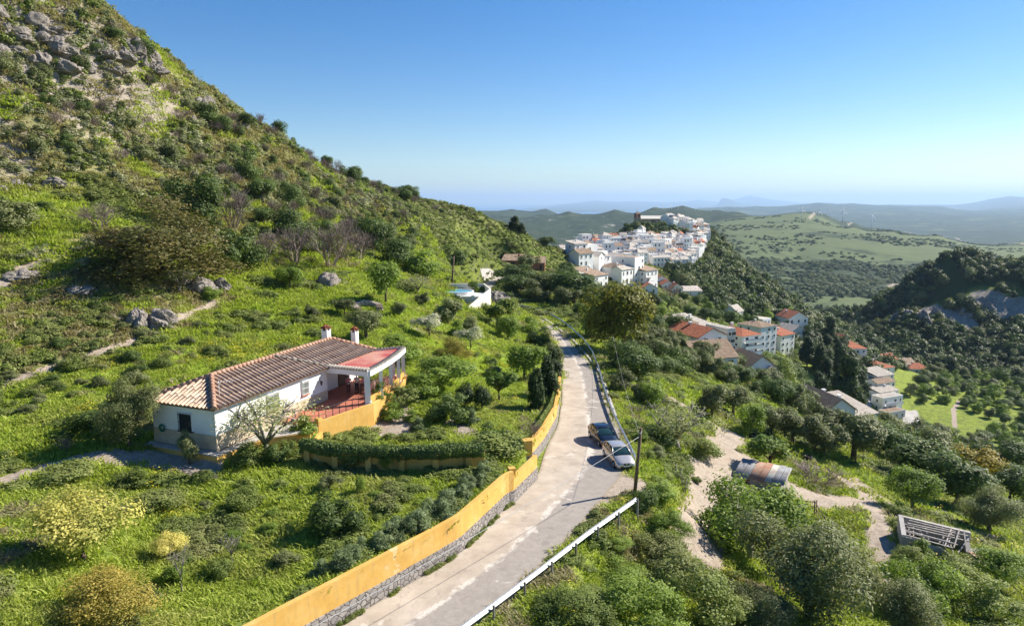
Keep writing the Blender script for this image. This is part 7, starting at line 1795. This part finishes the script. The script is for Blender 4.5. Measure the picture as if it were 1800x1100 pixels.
# tin shed
def shed():
    p = G(1330, 862); k = zc_of(p) / 1200; root = empty('tin_shed', p - Vector((0, 0, .35)), R(-36), 'shed with a patched roof of grey and rusty corrugated sheets', 'shed'); w_, d_ = 4.6, 2.8
    m = MB(); m.prism([(-w_ / 2, 0), (w_ / 2, 0), (w_ / 2, d_), (-w_ / 2, d_)], -.6, [1.45, 1.45, 2.15, 2.15]); m.build('wall', M['wood_grey'], root)
    seg = [('zinc', -2.5, -1.65), ('zinc', -1.65, -.9), ('rust', -.9, .0), ('rust', .0, .7), ('sheet_pale', .7, 1.4), ('zinc', 1.4, 2.0), ('zinc', 2.0, 2.55)]
    for i, (mt, a, b) in enumerate(seg):
        V = []; Q = []; n = int((b - a) / .06); y0, y1 = (-.35 if i % 2 else -.15), d_ + .3 + .1 * (i % 2); lift = .012 * i
        for j in range(n + 1):
            x_ = a + (b - a + .06) * j / n; z_ = .011 * math.sin(j * 2.1) + lift
            for y_ in (y0, d_ * .5, y1): V.append((x_, y_, 1.55 + (y_ / d_) * .7 + z_ + (.02 if y_ == d_ * .5 else 0)))
        for j in range(n):
            for q in range(2): Q.append((j * 3 + q, (j + 1) * 3 + q, (j + 1) * 3 + q + 1, j * 3 + q + 1))
        o = link('roof_sheet', np_mesh('roof_sheet', np.array(V), np.array(Q), [M[mt]]), root); s = o.modifiers.new('t', 'SOLIDIFY'); s.thickness = .012
    m = MB(); m.box((-1.2, -.04, .6), (.9, .08, 1.6)); m.build('door', M['wood_old'], root)
    for x_ in (-2.9, 2.95): m = MB(); m.tube([(x_, -.3, -.8), (x_, -.3, 1.5)], .06, 6); m.build('post', M['wood_old'], root)
shed()
def ruin():
    p = G(1672, 985); root = empty('ruined_shed', p, R(-24), 'roofless ruined stone shed with fallen beams and broken sheets', 'ruin'); L_, d_ = 7.6, 3.0
    m = MB(); 
    m.prism([(-3.8, 0), (-2.6, 0), (-1.9, 0), (-.8, 0), (-.2, 0), (.5, 0), (.5, .35), (-.2, .35), (-.8, .35), (-1.9, .35), (-2.6, .35), (-3.8, .35)], -1, [1.5, 1.3, .8, .95, .5, .2, .2, .5, .95, .8, 1.3, 1.5]); m.prism([(-3.8, 3.0), (1.8, 3.0), (1.8, 3.35), (-3.8, 3.35)], -1, [2.0, 1.5, 1.5, 2.0]); m.prism([(-3.82, .1), (-3.45, .1), (-3.45, 3.25), (-3.82, 3.25)], -1, [1.55, 1.55, 2.05, 2.05]); m.prism([(1.3, 1.4), (1.65, 1.4), (1.65, 3.2), (1.3, 3.2)], -1, [.4, .4, 1.3, 1.3])
    m.build('wall', M['concrete'], root); g = random.Random(3)
    for i in range(15):
        x_ = -3.4 + i * .32 + g.uniform(-.12, .12); m = MB(); m.bar((x_ + g.uniform(-.2, .2), -.1 + g.uniform(0, .5), 1.1 + g.uniform(-.7, .2)), (x_ + g.uniform(-.9, .9), 3.3 - g.uniform(0, 1.2), 1.75 + g.uniform(-.8, .1)), .09, .08); m.build('rafter', M['wood_grey'], root)
    for i in range(8): m = MB(); y_ = .25 + i * .40; m.bar((-3.8 + g.uniform(0, .8), y_ + g.uniform(-.2, .2), 1.5 + i * .07), (1.6 - g.uniform(0, 2.2), y_ + g.uniform(-.4, .4), 1.15 + i * .06), .11, .09); m.build('purlin', M['wood_grey'], root)
    for i in range(14):
        m = MB(); c = Vector((2.2 + g.uniform(0, 3.4), g.uniform(-.4, 2.6), 0)); wq = Matrix.Rotation(R(-24), 3, 'Z') @ c; c.z = h1(p.x + wq.x, p.y + wq.y) - p.z + .35 + g.uniform(0, .45)
        m.box(c, (g.uniform(1.0, 2.1), g.uniform(.4, .9), .03), rot=Euler((g.uniform(-.35, .35), g.uniform(-.3, .3), g.uniform(-.6, .6))).to_matrix()); m.build('fallen_sheet', M[g.choice(['sheet_pale', 'white_paint', 'rust', 'white_paint'])], root)
ruin()
def trestle():
    p = G(1432, 905); q = G(1448, 932); root = empty('wooden_gate', p, 0, 'rough dark wooden pole gate leaning beside the big fig tree', 'gate')
    a = Vector((0, 0, 0)); b = q - p; m = MB()
    m.tube([a, a + Vector((-.1, 0, 1.5))], .06, 6); m.tube([b, b + Vector((.0, 0, 1.4))], .06, 6); m.tube([a + Vector((.2, .1, 0)), a + Vector((.15, .1, 1.5))], .05, 6)
    m.build('post', M['wood_old'], root); m = MB()
    for z_ in (.4, .85, 1.3): m.tube([a + Vector((0, 0, z_)), b + Vector((0, 0, z_ - .1))], .045, 6)
    m.tube([a + Vector((0, 0, 1.35)), a + Vector((-2.6, .3, 1.5))], .05, 6); m.tube([a + Vector((0, 0, .9)), a + Vector((-2.4, .1, .8))], .045, 6); m.build('rails', M['wood_old'], root)
trestle()
def tub(px, py, label):
    p = G(px, py); t = empty('planting_tub', p, 0, label, 'tub'); m = MB(); m.loft([[(math.cos(a) * r_, math.sin(a) * r_, z_) for a in [k * math.pi / 7 for k in range(14)]] for r_, z_ in ((.38, -.1), (.5, .7), (.45, .7), (.40, .5))]); m.build('tub', M['bone_black'], t); m = MB(); m.tube([(0, 0, .46), (0, 0, .52)], [.41, .41], 14); m.build('soil', M['earth'], t)
tub(1323, 772, 'dark round tub at the foot of an orchard tree by the track'); tub(1420, 810, 'brown tub on the bare earth beside the olive grove')
for i, (px, py) in enumerate(((1196, 848), (1205, 866), (1187, 838))): 
    p = G(px, py); t = empty('fence_post', p, 0, ('tallest', 'nearest', 'farthest')[i] + ' grey fence post on the stony bank below the pole', 'post'); m = MB(); m.tube([(0, 0, -.3), (.05, 0, 1.3)], [.05, .04], 6); m.tube([(.05, 0, 1.3), (.05, 0, 1.34)], [.045, .02], 6); m.build('shaft', M['wood_grey'], t)

# wind turbines
def turbine(px, py, h, rz, a0, label):
    y_ = 2600 + 0 * px; p = G(px, py); k = zc_of(p) / 1200; H_ = h * k; t = empty('wind_turbine', p, R(rz), label, 'wind turbine', 'wind turbines on the far ridge')
    m = MB(); m.tube([(0, 0, -3), (0, 0, H_ * .66)], [H_ * .026, H_ * .016], 10); m.build('tower', M['white_paint'], t)
    m = MB(); m.tube([(0, H_ * .05, H_ * .67), (0, -H_ * .04, H_ * .67)], [H_ * .02, H_ * .024], 8); m.build('nacelle', M['white_paint'], t)
    for j in range(3):
        an = R(a0 + 120 * j); d = Vector((math.cos(an), 0, math.sin(an))); c = Vector((0, -H_ * .05, H_ * .67)); s = Vector((-d.z, 0, d.x))
        m = MB(); rings = []
        for u, w_ in ((0, .012), (.08, .026), (.35, .016), (.40, .006)): q = c + d * H_ * (u * .85); rings.append([q + s * H_ * w_ * .6, q + Vector((0, -H_ * .003, 0)), q - s * H_ * w_ * .6, q + Vector((0, H_ * .003, 0))])
        m.loft(rings); m.build('blade', M['white_paint'], t)
TL = ['wind turbine at the left end of the near row, beside the winding track', 'wind turbine right at the top of the winding track', 'wind turbine just right of the track summit', 'wind turbine alone on the falling ridge right of the track', 'wind turbine farthest right, standing lowest on the ridge', 'small turbine behind the near row']
for (px, py, h, rz, a0), lb in zip(((1409, 386, 24, 10, 90), (1434, 384, 20, -20, 30), (1438, 389, 26, 5, 75), (1481, 391, 27, 15, 95), (1532, 398, 30, -10, 60), (1461, 380, 14, 0, 20)), TL): turbine(px, py, h, rz, a0, lb)
for i, px in enumerate((1166, 1180, 1192, 1205, 1222, 1229, 1250, 1277, 1293, 1318)): turbine(px, 368 + (px - 1166) * .05, 11, i * 20, i * 37, 'tiny white turbine in the distant line behind the village')
# woods last, so that they leave room for the houses
occ = np.array([(q[0], q[1], q[2]) for q in PLANTED if q[1] > 200])
def busy(x, y):
    o = np.zeros(len(x), bool)
    for q in occ: o |= (x - q[0]) ** 2 + (y - q[1]) ** 2 < (q[2] + 2.5) ** 2
    return o
def busy2(x, y):
    o = np.zeros(len(x), bool)
    for q in occ: o |= (x - q[0]) ** 2 + (y - q[1]) ** 2 < (q[2] * .8 + .6) ** 2
    return o
wood('woodland', [[(62, 505), (98, 532), (122, 530), (126, 560), (112, 568), (104, 600), (80, 610), (50, 545)], [(88, 505), (125, 522), (150, 545), (128, 556), (98, 530)], [(60, 380), (74, 400), (74, 450), (88, 500), (82, 500), (66, 430)]], [170, 60, 26], 4, 8, 21, world=True, skip=busy)
wood('cliff_woodland', [[(92, 420), (88, 350), (110, 318), (150, 300), (200, 350), (225, 430), (240, 520), (225, 660), (170, 680), (165, 600), (160, 540), (140, 480), (118, 430)]], [2600], 5, 11, 26, world=True, skip=busy)
wood('crag_woodland', [[(190, 430), (300, 360), (460, 380), (560, 560), (520, 680), (260, 690), (180, 560)]], [9000], 5, 11, 22, world=True, skip=lambda x, y: (vnoise(x / 14, y / 14, 71) > .80) | (CLIFF(x, y) > .6) | (x < 225 - (520 - y) * .0 + (y > 470) * 12))
wood('valley_woodland', [[(60, 640), (420, 620), (700, 800), (800, 1200), (200, 1200), (60, 900)]], [1500], 6, 13, 23, world=True, skip=lambda x, y: vnoise(x / 60, y / 60, 72) < .45)
wood('maquis', [[(100, 1150), (1500, 1150), (2400, 2900), (300, 2900)]], [8000], 6, 18, 24, hk=(.35, .55), world=True, skip=lambda x, y: (vnoise(x / 170, y / 170, 73) * .6 + vnoise(x / 45, y / 45, 74) * .4) < .54)
wood('dense_maquis', [[(330, 1120), (900, 1120), (1250, 1620), (440, 1620)]], [4200], 7, 16, 27, hk=(.35, .55), world=True, skip=lambda x, y: vnoise(x / 80, y / 80, 76) * .6 + vnoise(x / 30, y / 30, 77) * .4 < .36)
wood('village_trees', [VILLAGE[0], VILLAGE[1]], [150, 110], 3, 5.5, 28, world=True, skip=busy2)
wood('valley_thicket', [[(1400, 600), (1480, 590), (1520, 620), (1640, 640), (1800, 620), (1830, 660), (1640, 650), (1540, 640), (1440, 640)], [(1420, 545), (1500, 560), (1480, 590), (1400, 600), (1390, 560)]], [420, 200], 5, 10, 25, skip=busy)
